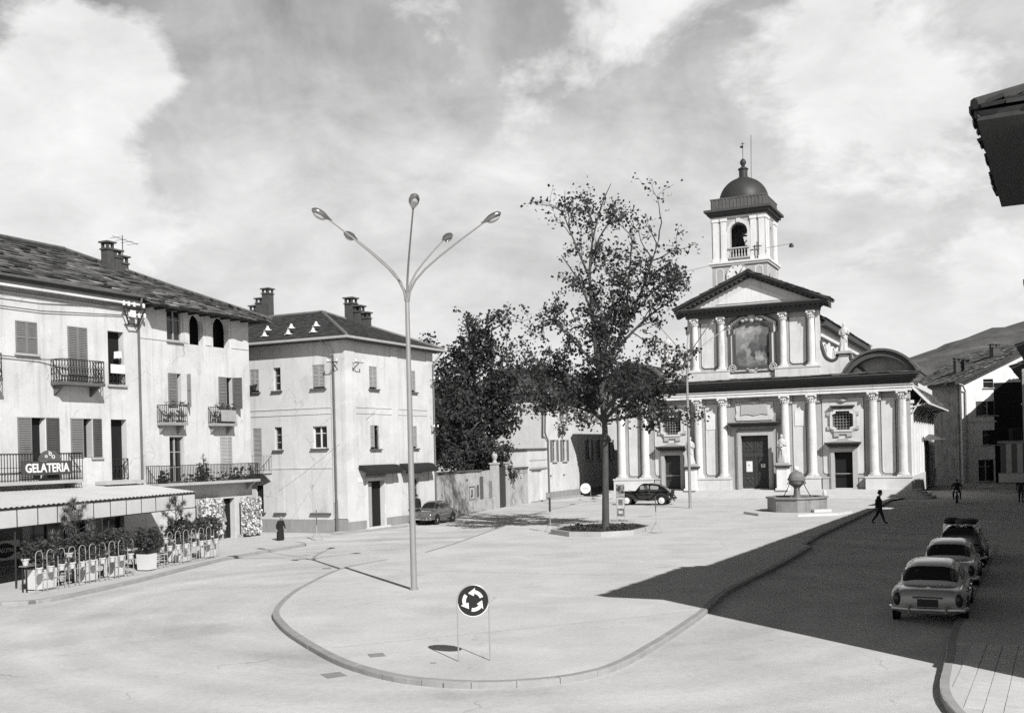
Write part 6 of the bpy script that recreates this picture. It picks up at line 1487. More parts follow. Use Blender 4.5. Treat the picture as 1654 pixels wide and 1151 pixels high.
# tables and chairs in the shade
def cafe_chair(loc, rz, label):
    t = thing('cafe_chair', label, 'chair', loc, rz, 'folding chairs under the canopy')
    m = MB(); m.box(-.2, .2, -.2, .2, .43, .455); m.build('seat', SHUT, t)
    m = MB(); m.box(-.2, .2, .2, .225, .62, .7); m.box(-.2, .2, .205, .23, .76, .86); m.build('backrest', SHUT, t)
    for s in (-1, 1):
        m = MB(); m.bar((s * .19, -.18, 0), (s * .19, .2, .46), .025); m.build('leg', IRON, t)
        m = MB(); m.bar((s * .17, .24, 0), (s * .17, .02, .44), .025); m.bar((s * .19, .19, .43), (s * .19, .225, .88), .025); m.build('leg', IRON, t)
    return t
def cafe_table(loc, label):
    t = thing('cafe_table', label, 'table', loc, .3, 'small round tables under the canopy')
    m = MB(); m.lathe([(.38, .7), (.38, .73)], 18); m.build('table_top', WHITE, t)
    m = MB(); m.lathe([(.03, .05), (.03, .7)], 8); m.build('stem', IRON, t)
    m = MB()
    for i in range(3): a = i * 2.1; m.bar((0, 0, .1), (.3 * cos(a), .3 * sin(a), .01), .03)
    m.build('foot', IRON, t); return t
for i, (x, y) in enumerate(((-16.9, 37.6), (-16.3, 40.2), (-15.5, 42.9))):
    w3 = ['nearest the road', 'in mid terrace', 'at the far end'][i]
    cafe_table((x, y, .12), 'small round cafe table ' + w3)
    cafe_chair((x + .6, y - .5, .12), -2.2, 'folding cafe chair on the road side of the table ' + w3); cafe_chair((x - .5, y + .55, .12), .9, 'folding cafe chair on the house side of the table ' + w3)
# ================================================================== postcard racks at the kiosk door
CARD = mat('postcards', .62, var=.5, scale=9, fine=.6, rough=.5); CARDD = mat('postcards_dark', .14, var=.8, scale=9, fine=.5, rough=.5)
CARDM = mat('postcards_grey', .30, var=.8, scale=9, fine=.6, rough=.5)
def rack(x0, x1, z0, z1, label, y=-.35, seed=1):
    t = thing('postcard_rack', label, 'postcard rack', (-14.48, 58.43, 0), A64, 'postcard racks beside the kiosk door'); rnd = random.Random(seed)
    m = MB(); m.box(x0, x1, y, y + .04, z0, z1); m.box(x0 + .05, x0 + .1, y, y + .3, .12, z0); m.box(x1 - .1, x1 - .05, y, y + .3, .12, z0); m.build('board', CONC, t)
    q = [MB(), MB(), MB()]; n = int((x1 - x0) * (z1 - z0) / .009)
    for i in range(n):
        w_, h_ = (.15, .105) if rnd.random() < .5 else (.105, .15); sc_ = rnd.uniform(.9, 1.7) if rnd.random() < .25 else 1
        c = (rnd.uniform(x0 + .02, x1), y - .012 - rnd.random() * .09, z0 + (z1 - z0) * rnd.random() - .05 * rnd.random())
        q[rnd.choices((0, 1, 2), (.5, .27, .23))[0]].cbox(c, (w_ * sc_, .004, h_ * sc_), rnd.uniform(-.25, .25), rnd.uniform(-.25, .05), rnd.uniform(-.3, .3))
    for k, mm in zip(q, (CARD, CARDM, CARDD)): k.build('postcards', mm, t, kind='stuff')
    return t
rack(-4.75, -2.75, .45, 2.35, 'wide rack crowded with postcards left of the dark kiosk door', seed=4)
rack(-1.35, .25, .3, 2.3, 'rack crowded with postcards and papers right of the kiosk door', seed=5)
# overhead wires
WR = MB()
def wire(a, b, sag, r=.014):
    a = Vector(a); b = Vector(b); WR.tube([a.lerp(b, t) + Vector((0, 0, -sag * 4 * t * (1 - t))) for t in [i / 10 for i in range(11)]], r, 4)
WR = MB(); wire((-7.9, 62.6, 7.2), (-12.6, 56.6, 2.6), .2, .007); tag(WR.build('overhead_wire', IRON), 'thin wire slanting across the corner house to the kiosk', 'wire')
# ================================================================== cars
def carpaint(name, v, rough=.25):
    m = mat(name, v, rough=rough, var=.06, scale=1.5, spec=.5); p = m.node_tree.nodes['Principled BSDF']; p.inputs['Coat Weight'].default_value = 1.0; p.inputs['Coat Roughness'].default_value = .08; return m
CHROME = mat('chrome', .6, rough=.15, metallic=1.0, var=.05); TYRE = mat('tyre', .02, rough=.85, var=.2, scale=10)
CGLASS = mat('car_glass', .02, rough=.04, var=.1, spec=.7)
def cr(st, x):
    """smooth interpolation of station rows (first column = key)"""
    k = len(st)
    for i in range(k - 1):
        if st[i][0] <= x <= st[i + 1][0] or i == k - 2:
            p0, p1, p2, p3 = st[max(i - 1, 0)], st[i], st[i + 1], st[min(i + 2, k - 1)]; t = (x - p1[0]) / max(p2[0] - p1[0], 1e-6); t = min(max(t, 0), 1)
            o = []
            for c in range(1, len(p1)):
                m1 = (p2[c] - p0[c]) / max(p2[0] - p0[0], 1e-6) * (p2[0] - p1[0]); m2 = (p3[c] - p1[c]) / max(p3[0] - p1[0], 1e-6) * (p2[0] - p1[0])
                o.append((2 * t ** 3 - 3 * t * t + 1) * p1[c] + (t ** 3 - 2 * t * t + t) * m1 + (-2 * t ** 3 + 3 * t * t) * p2[c] + (t ** 3 - t * t) * m2)
            return o
def spow(v, e): return (abs(v) ** e) * (1 if v >= 0 else -1)
def body_loft(st, nx=40, n=28):
    mb = MB(); vs = []; x0, x1 = st[0][0], st[-1][0]; xs = [x0 + (x1 - x0) * (.5 - .5 * cos(pi * i / nx)) for i in range(nx + 1)]
    for x in xs:
        w, zb, zt, p = cr(st, x); zc, hh = (zb + zt) / 2, (zt - zb) / 2
        for j in range(n):
            a = 2 * pi * (j + .5) / n; vs.append((x, w * spow(cos(a), 2 / p), zc + hh * spow(sin(a), 2 / p)))
    fs = [(i * n + j, i * n + (j + 1) % n, (i + 1) * n + (j + 1) % n, (i + 1) * n + j) for i in range(nx) for j in range(n)] + [tuple(reversed(range(n))), tuple(nx * n + j for j in range(n))]
    mb.add(vs, fs); return mb
def cabin_pt(st, belt, x, ph, off=0.0, p=4.0, tumble=.13):
    zr, w = cr(st, x); s = sin(ph); q = abs(s) ** (2 / p); y = (w + off) * spow(cos(ph), 2 / p) * (1 - tumble * q); return Vector((x, y, belt + (zr - belt + off * .9) * q))
def cabin_loft(st, belt, nx=36, n=28):
    mb = MB(); vs = []; x0, x1 = st[0][0], st[-1][0]
    for i in range(nx + 1):
        x = x0 + (x1 - x0) * (.5 - .5 * cos(pi * i / nx))
        for j in range(n + 1): vs.append(cabin_pt(st, belt, x, pi * j / n))
    mb.add(vs, [(i * (n + 1) + j, i * (n + 1) + j + 1, (i + 1) * (n + 1) + j + 1, (i + 1) * (n + 1) + j) for i in range(nx) for j in range(n)]); return mb
def cabin_patch(st, belt, x0, x1, a0, a1, off=.012, nx=10, na=10, rnd_=True):
    mb = MB(); vs = []
    for i in range(nx + 1):
        u = i / nx
        for j in range(na + 1):
            v = j / na
            # squircle the patch corners
            uu, vv = 2 * u - 1, 2 * v - 1
            k = 1 - .10 * abs(vv) ** 6; k2 = 1 - .10 * abs(uu) ** 6
            x = (x0 + x1) / 2 + (x1 - x0) / 2 * uu * k; a = (a0 + a1) / 2 + (a1 - a0) / 2 * vv * k2
            vs.append(cabin_pt(st, belt, x, a, off))
    mb.add(vs, [(i * (na + 1) + j, i * (na + 1) + j + 1, (i + 1) * (na + 1) + j + 1, (i + 1) * (na + 1) + j) for i in range(nx) for j in range(na)]); return mb
def wheel(parent, x, y, r, side, w=.15, white=False, rim=None):
    T = Matrix.Translation((x, y, r)) @ Matrix.Rotation(-side * pi / 2, 4, 'X')
    t = MB(); t.lathe([(r * .66, -w / 2), (r * .9, -w / 2), (r, -w * .3), (r, w * .3), (r * .9, w / 2), (r * .66, w / 2), (r * .64, w * .3)], 26, M=T); o = t.build('wheel', TYRE, parent, smooth=True)
    t = MB(); t.lathe([(r * .67, w * .2), (r * .66, w * .44), (r * .5, w * .36), (r * .42, w * .42), (r * .3, w * .55), (r * .12, w * .62), (.005, w * .64)], 22, M=T); t.build('rim', rim or CHROME, o, smooth=True)
    return o
def sedan(name, label, loc, heading, L=4.45, W=1.74, Hh=1.55, paint=None, roofpaint=None, rear='ponton', group=None, rack=False, wagon=False):
    t = thing(name, label, 'car', loc, heading, group); k = L / 4.45; kw = W / 1.74; kh = Hh / 1.55
    st = [(-2.25, .60, .40, .76, 3.2), (-2.22, .76, .33, .86, 3.8), (-2.1, .82, .28, .93, 4.2), (-1.6, .86, .24, .99, 4.6), (-.6, .87, .22, .99, 5), (.6, .87, .22, .98, 5), (1.4, .86, .25, .97, 4.2), (2.0, .82, .30, .90, 3.6), (2.19, .72, .37, .80, 3), (2.24, .5, .46, .70, 2.6)]
    st = [(a * k, b * kw, c * kh, d * kh, p) for a, b, c, d, p in st]
    body_loft(st).build('body', paint, t, smooth=True); belt = .9 * kh
    if wagon: cs = [(-2.1, .95, .70), (-2.0, 1.3, .74), (-1.7, 1.5, .76), (-.9, 1.55, .77), (.1, 1.54, .77), (.55, 1.45, .76), (.85, 1.2, .74), (1.1, .93, .7)]
    else: cs = [(-1.62, .93, .66), (-1.42, 1.1, .70), (-1.1, 1.36, .74), (-.7, 1.5, .76), (-.1, 1.555, .77), (.35, 1.5, .76), (.7, 1.28, .74), (1.05, .94, .70)]
    cs = [(a * k, b * kh, c * kw) for a, b, c in cs]
    cabin_loft(cs, belt).build('roof', roofpaint or paint, t, smooth=True)
    D = radians
    if wagon: rw = cabin_patch(cs, belt, -2.02 * k, -1.86 * k, D(32), D(148), .015)
    else: rw = cabin_patch(cs, belt, -1.44 * k, -1.0 * k, D(22), D(158), .014)
    rw.build('rear_window', CGLASS, t, smooth=True)
    cabin_patch(cs, belt, .5 * k, .92 * k, D(24), D(156), .014).build('windscreen', CGLASS, t, smooth=True)
    for s in (0, 1):
        for x0, x1 in ((-.92, -.14), (-.06, .55)) if not wagon else ((-1.75, -1.0), (-.9, -.14), (-.06, .55)):
            a0, a1 = D(4), D(30)
            if s: a0, a1 = pi - a1, pi - a0
            cabin_patch(cs, belt, x0 * k, x1 * k, a0, a1, .012).build('side_window', CGLASS, t, smooth=True)
    for s in (-1, 1):
        m = MB(); yw = s * (W / 2 - .17); m.tube(smooth_poly([(-L / 2 + .06, yw, .66 * kh), (-L / 2 + .18, yw, .74 * kh), (-L / 2 + .6, yw + s * .01, .80 * kh), (-.6 * k, yw, .78 * kh), (-.1 * k, yw - s * .02, .72 * kh)], 3), [.1 * kh] + [.165 * kh] * 8 + [.14 * kh, .12 * kh, .1 * kh, .08 * kh], 12); m.build('rear_wing', paint, t, smooth=True)
    wy = W / 2 - .11
    for x in (-1.32 * k, 1.33 * k):
        for s in (-1, 1):
            m = MB(); m.lathe([(.40 * kh, 0), (.40 * kh, .02)], 24, M=Matrix.Translation((x, s * (W / 2 - .012), .33 * kh)) @ Matrix.Rotation(-s * pi / 2, 4, 'X')); m.build('wheel_arch', BLACK, t)
            wheel(t, x, s * (wy + .035), .32 * kh, s, rim=IRONL)
    for e in (-1, 1):
        m = MB(); xb = e * (L / 2 + .05); m.tube([(xb - e * .35, -W / 2 - .01, .44 * kh), (xb - e * .08, -W / 2 + .06, .43 * kh), (xb, -.4, .42 * kh), (xb, .4, .42 * kh), (xb - e * .08, W / 2 - .06, .43 * kh), (xb - e * .35, W / 2 + .01, .44 * kh)], .055, 8)
        for s in (-1, 1): m.tube([(xb + e * .04, s * .42, .34 * kh), (xb + e * .05, s * .42, .56 * kh)], .035, 7)
        m.build('bumper', CHROME, t, smooth=True)
        for s in (-1, 1):
            m = MB(); xx = e * (L / 2 - (.17 if e > 0 else .03)); m.ball((xx, s * (W / 2 - .17), .68 * kh), (.13 if e > 0 else .1, .1, .1 if e > 0 else .17), 10, 7); m.build('headlight' if e > 0 else 'tail_light', mat('lamp_clear', .5, rough=.1, spec=.7, var=.05) if e > 0 else mat('lamp_red', .03, rough=.2), t, smooth=True)
    m = MB(); m.box(-L / 2 - .03, -L / 2 + .05, -.24, .24, .50 * kh, .70 * kh); m.build('number_plate', BLACK, t)
    m = MB(); m.tube([(-L / 2 - .06, -.34, .745 * kh), (-L / 2 - .08, 0, .76 * kh), (-L / 2 - .06, .34, .745 * kh)], .025, 6); m.build('boot_handle', CHROME, t, smooth=True)
    m = MB(); m.tube([(-L / 2 + .1, -.55 * kw, .52 * kh), (-L / 2 + .14, -.52 * kw, .8 * kh), (-L / 2 + .55, -.48 * kw, .935 * kh)], .008, 4); m.tube([(-L / 2 + .1, .55 * kw, .52 * kh), (-L / 2 + .14, .52 * kw, .8 * kh), (-L / 2 + .55, .48 * kw, .935 * kh)], .008, 4); m.build('boot_seam', BLACK, t)
    for s in (-1, 1):
        m = MB(); m.tube([(-1.9 * k, s * (W / 2 - .02), .62 * kh), (-.6 * k, s * (W / 2 + .004), .63 * kh), (.8 * k, s * (W / 2 + .004), .64 * kh), (1.9 * k, s * (W / 2 - .03), .62 * kh)], .012, 5); m.build('trim_strip', CHROME, t)
        for x in (-.75, .05): m = MB(); m.box(x * k, x * k + .16, *sorted((s * (W / 2 - .01), s * (W / 2 + .03))), .79 * kh, .82 * kh); m.build('door_handle', CHROME, t)
        for x in (-.86, -.1, .72): m = MB(); m.box(x * k - .006, x * k + .006, *sorted((s * (W / 2 - .03), s * (W / 2 + .002))), .36 * kh, .86 * kh); m.build('door_seam', BLACK, t)
    m = MB(); m.box(L / 2 - .05, L / 2 + .01, -.28, .28, .5 * kh, .78 * kh); m.build('grille', CHROME, t)
    if rack:
        m = MB()
        for y in (-.55, -.18, .18, .55): m.bar((-1.7 * k, y * kw, Hh + .04), (.2 * k, y * kw, Hh + .04), .03)
        for x in (-1.6, -.9, -.2): m.bar((x * k, -.62 * kw, Hh + .06), (x * k, .62 * kw, Hh + .06), .035); m.bar((x * k, -.6 * kw, Hh + .06), (x * k, -.62 * kw, Hh - .12), .03); m.bar((x * k, .6 * kw, Hh + .06), (x * k, .62 * kw, Hh - .12), .03)
        m.build('roof_rack', CHROME, t)
        rr = random.Random(3)
        for i, (x, y, sx, sy, sz) in enumerate(((-1.3, -.38, .7, .32, .2), (-1.35, 0, .6, .35, .24), (-1.3, .4, .65, .34, .2), (-.6, -.3, .6, .5, .2), (-.55, .32, .6, .45, .22))):
            g = MB(); g.ball((x * k, y * kw, Hh + .06 + sz * .35), (sx / 2 * 1.1, sy / 2 * 1.15, sz / 2 * .85), 12, 8); g.tube([(x * k - .1, y * kw - sy * .56, Hh + .1 + sz / 2), (x * k - .1, y * kw, Hh + .08 + sz * .78), (x * k - .1, y * kw + sy * .56, Hh + .1 + sz / 2)], .015, 5); g.build('luggage', SHUTD if i % 2 else TYRE, t, smooth=True)
    return t
e64 = A64
PALE = carpaint('paint_pale_grey', .30); PALE2 = carpaint('paint_cream', .42); PALE3 = carpaint('paint_roof_sky_sheen', .58); GREYP = carpaint('paint_grey', .10); BLK = carpaint('paint_black', .008, .18); DK = carpaint('paint_dark', .04)  # lightest paint: sky sheen on the saloon roofs, put into the colour
def ahead(rx, ry, L, h=e64): return (rx + cos(h) * L / 2, ry + sin(h) * L / 2, 0)
c1 = sedan('parked_car', 'pale two-tone saloon, roof whitened for sky sheen, nearest the viewer, parked in the street shade', ahead(10.0, 25.55, 4.5), e64, 4.5, 1.74, 1.44, PALE, PALE3, group='cars parked along the shaded street')
# emblem, badge and lamp details on its boot
m = MB()
for i in range(3): a = pi / 2 + i * 2 * pi / 3; m.bar((-2.06, 0, .86), (-2.06, .055 * cos(a), .86 + .055 * sin(a)), .01)
for i in range(14): a, b = 2 * pi * i / 14, 2 * pi * (i + 1) / 14; m.bar((-2.06, .06 * cos(a), .86 + .06 * sin(a)), (-2.06, .06 * cos(b), .86 + .06 * sin(b)), .009)
m.build('boot_emblem', CHROME, c1)
m = MB(); m.prism([(.14 * cos(2 * pi * i / 16), .085 * sin(2 * pi * i / 16)) for i in range(16)], lambda a, b, tt: (-2.255 - tt, .47 + a, .62 + b), .012); bd = m.build('country_badge', WHITE, c1)
m = MB(); m.box(-2.275, -2.268, .455, .485, .56, .68); m.build('badge_letter', BLACK, bd)
sedan('parked_car', 'cream saloon parked second in the row along the street', ahead(12.85, 31.3, 4.3), e64, 4.3, 1.66, 1.42, PALE2, PALE3, group='cars parked along the shaded street')
sedan('parked_car', 'dark estate car with luggage tied on its roof rack', ahead(15.5, 36.6, 4.1), e64, 4.1, 1.6, 1.44, DK, None, group='cars parked along the shaded street', rack=True, wagon=True)
sedan('parked_car', 'small grey saloon parked by the garden wall in front of the grey house', (-5.0, 66.7, .0), A64 + pi + .08, 3.9, 1.48, 1.45, GREYP)
# old black car with separate wings
def old_car(loc, heading, label):
    t = thing('parked_car', label, 'car', loc, heading)
    st = [(-1.75, .40, .42, .8, 2.6), (-1.62, .52, .38, .96, 3), (-1.2, .62, .34, 1.02, 4), (-.3, .66, .33, 1.03, 5), (.45, .62, .33, 1.03, 5), (.9, .48, .36, 1.02, 4), (1.5, .38, .38, 1.0, 3.6), (1.82, .3, .4, .95, 3.2), (1.88, .2, .46, .85, 2.6)]
    body_loft(st).build('body', BLK, t, smooth=True)
    cs = [(-1.68, 1.0, .5), (-1.45, 1.2, .56), (-1.1, 1.4, .6), (-.6, 1.52, .62), (-.05, 1.55, .62), (.3, 1.5, .61), (.5, 1.3, .6), (.72, 1.02, .58)]
    cabin_loft(cs, .97).build('roof', BLK, t, smooth=True); D = radians
    cabin_patch(cs, .97, .42, .64, D(25), D(155), .012).build('windscreen', CGLASS, t, smooth=True); cabin_patch(cs, .97, -1.5, -1.3, D(50), D(130), .012).build('rear_window', CGLASS, t, smooth=True)
    LG = mat('car_glass_bright', .28, rough=.1, var=.1, spec=.6)
    for s in (0, 1):
        for x0, x1 in ((-1.02, -.42), (-.32, .34)):
            a0, a1 = D(4), D(34)
            if s: a0, a1 = pi - a1, pi - a0
            cabin_patch(cs, .97, x0, x1, a0, a1, .012).build('side_window', LG, t, smooth=True)
    for s in (-1, 1):
        m = MB(); yf = s * .58
        pts = [(1.95, yf * .95, .42), (1.85, yf, .66), (1.6, yf, .82), (1.3, yf, .84), (1.0, yf, .74), (.72, yf, .52), (.5, yf, .36)]; m.tube(smooth_poly(pts, 3), .17, 10); m.build('front_wing', BLK, t, smooth=True)
        m = MB(); pts = [(-.6, yf, .4), (-.78, yf, .62), (-1.05, yf, .8), (-1.35, yf, .8), (-1.65, yf, .66), (-1.85, yf, .44), (-1.95, yf, .36)]; m.tube(smooth_poly(pts, 3), .17, 10); m.build('rear_wing', BLK, t, smooth=True)
        m = MB(); m.box(-.75, .7, *sorted((s * .55, s * .76)), .3, .36); m.build('running_board', SHUT, t)
        m = MB(); m.lathe([(.13, 0), (.14, .06), (.1, .18), (.02, .24)], 14, M=Matrix.Translation((1.75, s * .42, .86)) @ Matrix.Rotation(-pi / 2, 4, 'Y')); m.build('headlight', CHROME, t, smooth=True)
        for x in (-1.28, 1.3): wheel(t, x, s * .64, .34, s, .14, rim=WHITE)
        m = MB(); m.box(-.42, -.3, *sorted((s * .66, s * .69)), .88, .91); m.build('door_handle', CHROME, t)
    for e in (-1, 1):
        m = MB(); m.tube([(e * 2.02, -.7, .42), (e * 2.08, 0, .42), (e * 2.02, .7, .42)], .04, 7); m.build('bumper', CHROME, t, smooth=True)
    m = MB(); m.lathe([(.15, -.06), (.3, -.07), (.34, 0), (.3, .07), (.12, .09)], 20, M=Matrix.Translation((-1.86, 0, .78)) @ Matrix.Rotation(-pi / 2 - .25, 4, 'Y')); m.build('spare_wheel', TYRE, t, smooth=True)
    m = MB(); m.box(1.86, 1.93, -.2, .2, .48, .98); m.build('grille', CHROME, t)
    return t
oc = old_car((10.2, 80.2, .118), pi + radians(-24.1), 'old black rounded car with white wheel discs parked before the church'); oc.scale = (1.06, 1.06, 1.06)
# ================================================================== people
COATD = mat('coat_dark', .018, var=.25, scale=4, rough=.9); SUITD = mat('suit_dark', .022, var=.25, scale=4, rough=.9); SKINM = mat('skin', .32, var=.08, scale=6, rough=.6); HAIRM = mat('hair_dark', .03, rough=.8); HAIRG = mat('hair_grey', .30, rough=.8); SHOEM = mat('shoe', .012, rough=.5)
def figure(parent, J, R, root='pelvis', cloth=None, name='body'):
    """J: joint -> position, edges implied below; one skinned surface"""
    E_ = [('pelvis', 'belly'), ('belly', 'chest'), ('chest', 'neck'), ('neck', 'head'), ('head', 'crown')]
    for s in 'lr': E_ += [('pelvis', 'hip' + s), ('hip' + s, 'knee' + s), ('knee' + s, 'ankle' + s), ('ankle' + s, 'toe' + s), ('chest', 'sho' + s), ('sho' + s, 'elb' + s), ('elb' + s, 'wri' + s), ('wri' + s, 'han' + s)]
    names = list(J); me = bpy.data.meshes.new(name); me.from_pydata([J[n] for n in names], [(names.index(a), names.index(b)) for a, b in E_], [])
    o = bpy.data.objects.new(name, me); COL.objects.link(o)
    sk = o.modifiers.new('skin', 'SKIN'); sk.use_smooth_shade = True
    dat = me.skin_vertices[0].data if me.skin_vertices else None
    if dat is None:
        bm = bmesh.new(); bm.from_mesh(me); bm.verts.layers.skin.verify(); bm.to_mesh(me); bm.free(); dat = me.skin_vertices[0].data
    for i, n in enumerate(names):
        dat[i].radius = R[n] if isinstance(R[n], tuple) else (R[n], R[n]); dat[i].use_root = (n == root)
    ss = o.modifiers.new('sub', 'SUBSURF'); ss.levels = 2; ss.render_levels = 2
    dg = bpy.context.evaluated_depsgraph_get(); dg.update(); m2 = bpy.data.meshes.new_from_object(o.evaluated_get(dg)); bpy.data.objects.remove(o)
    m2.materials.clear()
    for q in (cloth['coat'], cloth['legs'], cloth['skin'], cloth['shoes']): m2.materials.append(q)
    hz = J['pelvis'][2]; nz = J['neck'][2]; hands = [Vector(J['han' + s]) for s in 'lr']; wr = [Vector(J['wri' + s]) for s in 'lr']; toes = [Vector(J['toe' + s]) for s in 'lr']; ank = [Vector(J['ankle' + s]) for s in 'lr']
    for p in m2.polygons:
        c = p.center; i = 0
        if c.z > nz + .015: i = 2
        elif min((c - h).length for h in hands) < .085: i = 2
        elif min((c - h).length for h in toes) < .14 or min((c - h).length for h in ank) < .085: i = 3
        elif c.z < hz - .02 and min((c - h).length for h in wr) > .13: i = 1
        p.material_index = i; p.use_smooth = True
    b = bpy.data.objects.new(name, m2); COL.objects.link(b); b.parent = parent; return b
def base_pose():
    J = dict(pelvis=(0, 0, .95), belly=(0, 0, 1.12), chest=(0, 0, 1.36), neck=(0, .0, 1.5), head=(0, -.03, 1.6), crown=(0, -.02, 1.70)); R = dict(pelvis=(.15, .11), belly=(.145, .11), chest=(.17, .12), neck=.06, head=(.085, .1), crown=(.07, .085))
    for s, q in (('l', -1), ('r', 1)):
        J.update({'hip' + s: (q * .1, 0, .88), 'knee' + s: (q * .11, -.01, .5), 'ankle' + s: (q * .11, .02, .09), 'toe' + s: (q * .12, -.15, .045), 'sho' + s: (q * .2, .0, 1.42), 'elb' + s: (q * .26, .03, 1.14), 'wri' + s: (q * .27, -.04, .9), 'han' + s: (q * .27, -.07, .8)})
        R.update({'hip' + s: .095, 'knee' + s: .065, 'ankle' + s: .045, 'toe' + s: (.045, .035), 'sho' + s: .075, 'elb' + s: .052, 'wri' + s: .036, 'han' + s: (.03, .045)})
    return J, R
def fingers(parent, J, s, skin):
    m = MB(); w = Vector(J['han' + s]); d = (w - Vector(J['wri' + s])).normalized(); side = d.cross(Vector((0, 0, 1)));
    if side.length < .2: side = Vector((0, 1, 0))
    side.normalize()
    for i, l in enumerate((.07, .08, .078, .06)): p = w + side * (i - 1.5) * .02 + d * .02; m.tube([p, p + d * l * .55, p + d * l * .9 + side.cross(d) * .02], [.01, .009, .007], 6)
    p = w - side * .035; m.tube([p, p + d * .035 - side * .02, p + d * .06 - side * .02], [.011, .01, .008], 6); m.build('hand', skin, parent, smooth=True)
def face(parent, J, hairm, skin, hat=None, hairlen=0):
    h = (Vector(J['head']) + Vector(J['crown'])) / 2; fw = Vector((0, -1, 0))
    m = MB(); m.tube([h + Vector((0, -.1, -.01)), h + Vector((0, -.128, -.045))], [.012, .018], 6); m.ball(tuple(h + Vector((-.1, .0, -.03))), (.012, .025, .035), 6, 5); m.ball(tuple(h + Vector((.1, .0, -.03))), (.012, .025, .035), 6, 5); m.build('nose_and_ears', skin, parent, smooth=True)
    m = MB(); m.ball(tuple(h + Vector((-.035, -.098, .005))), .013, 6, 5); m.ball(tuple(h + Vector((.035, -.098, .005))), .013, 6, 5); m.bar(tuple(h + Vector((-.03, -.1, -.085))), tuple(h + Vector((.03, -.1, -.085))), .01); m.build('eyes_and_mouth', HAIRM, parent)
    m = MB(); m.ball(tuple(h + Vector((0, .02, .03 - hairlen * .4))), (.108, .118, .095 + hairlen), 12, 8); m.build('hair', hairm, parent, smooth=True)
    if hat:
        m = MB(); z = h + Vector((0, 0, .06)); m.lathe([(.15, 0), (.155, .012), (.105, .02), (.1, .1), (.07, .125), (.01, .13)], 16, tuple(z)); m.build('hat', hat, parent, smooth=True)
# man walking across the shade
J, R = base_pose()
J.update(hipl=(-.1, 0, .88), kneel=(-.1, -.16, .52), anklel=(-.1, -.30, .10), toel=(-.1, -.46, .06), hipr=(.1, 0, .88), kneer=(.1, .08, .5), ankler=(.1, .36, .14), toer=(.1, .24, .045), elbl=(-.25, .14, 1.16), wril=(-.24, .12, .92), hanl=(-.24, .09, .82), elbr=(.25, -.02, 1.14), wrir=(.22, -.16, .96), hanr=(.2, -.22, .9), chest=(0, -.03, 1.36), neck=(0, -.05, 1.5), head=(0, -.09, 1.59), crown=(0, -.08, 1.70))
PM = thing('person', 'man in dark suit and cap striding across the shadow edge by the fountain', 'person', (19.93, 57.43, .0), radians(72))
for q in ('pelvis', 'belly', 'chest'): R[q] = (R[q][0] * 1.2, R[q][1] * 1.35)
for q in ('hipl', 'hipr', 'kneel', 'kneer', 'elbl', 'elbr', 'shol', 'shor'): R[q] *= 1.25
CL = dict(coat=SUITD, legs=SUITD, skin=SKINM, shoes=SHOEM)
b = figure(PM, J, R, cloth=CL); face(PM, J, HAIRM, SKINM, hat=SUITD); fingers(PM, J, 'l', SKINM); fingers(PM, J, 'r', SKINM)
m = MB(); m.lathe([(.26, .76), (.24, .95), (.22, 1.1), (.24, 1.32)], 16); b2 = m.build('jacket', SUITD, PM, smooth=True, M=Matrix.Diagonal((1, .74, 1, 1))); PM.scale = (1.02, 1.02, 1.02)
# old woman in a long dark coat
J, R = base_pose(); J.update(belly=(0, -.02, 1.12), chest=(0, -.1, 1.33), neck=(0, -.17, 1.45), head=(0, -.23, 1.53), crown=(0, -.22, 1.63), shol=(-.17, -.1, 1.38), shor=(.17, -.1, 1.38), elbl=(-.27, -.06, 1.1), elbr=(.27, -.06, 1.1), wril=(-.3, -.12, .9), wrir=(.3, -.12, .9), hanl=(-.31, -.15, .82), hanr=(.31, -.15, .82))
PW_ = thing('person', 'stooped old woman in long dark coat walking before the grey house', 'person', (-12.13, 54.65, 0), radians(35))
figure(PW_, J, R, cloth=dict(coat=COATD, legs=COATD, skin=SKINM, shoes=SHOEM)); face(PW_, J, HAIRG, SKINM, hairlen=.02); fingers(PW_, J, 'l', SKINM); fingers(PW_, J, 'r', SKINM)
m = MB(); n = 18; vs = []
for z, r, dy in ((.2, .27, 0), (.5, .25, 0), (.8, .23, 0), (1.0, .2, -.02), (1.2, .21, -.06), (1.38, .17, -.11), (1.44, .08, -.15)):
    for j in range(n): a = 2 * pi * j / n; vs.append((r * cos(a) * (1 + .04 * sin(a * 6)), r * .8 * sin(a) * (1 + .04 * cos(a * 7)) + dy, z))
m.add(vs, [(k * n + j, k * n + (j + 1) % n, (k + 1) * n + (j + 1) % n, (k + 1) * n + j) for k in range(6) for j in range(n)]); m.build('coat', COATD, PW_, smooth=True); PW_.scale = (.8, .8, .8)
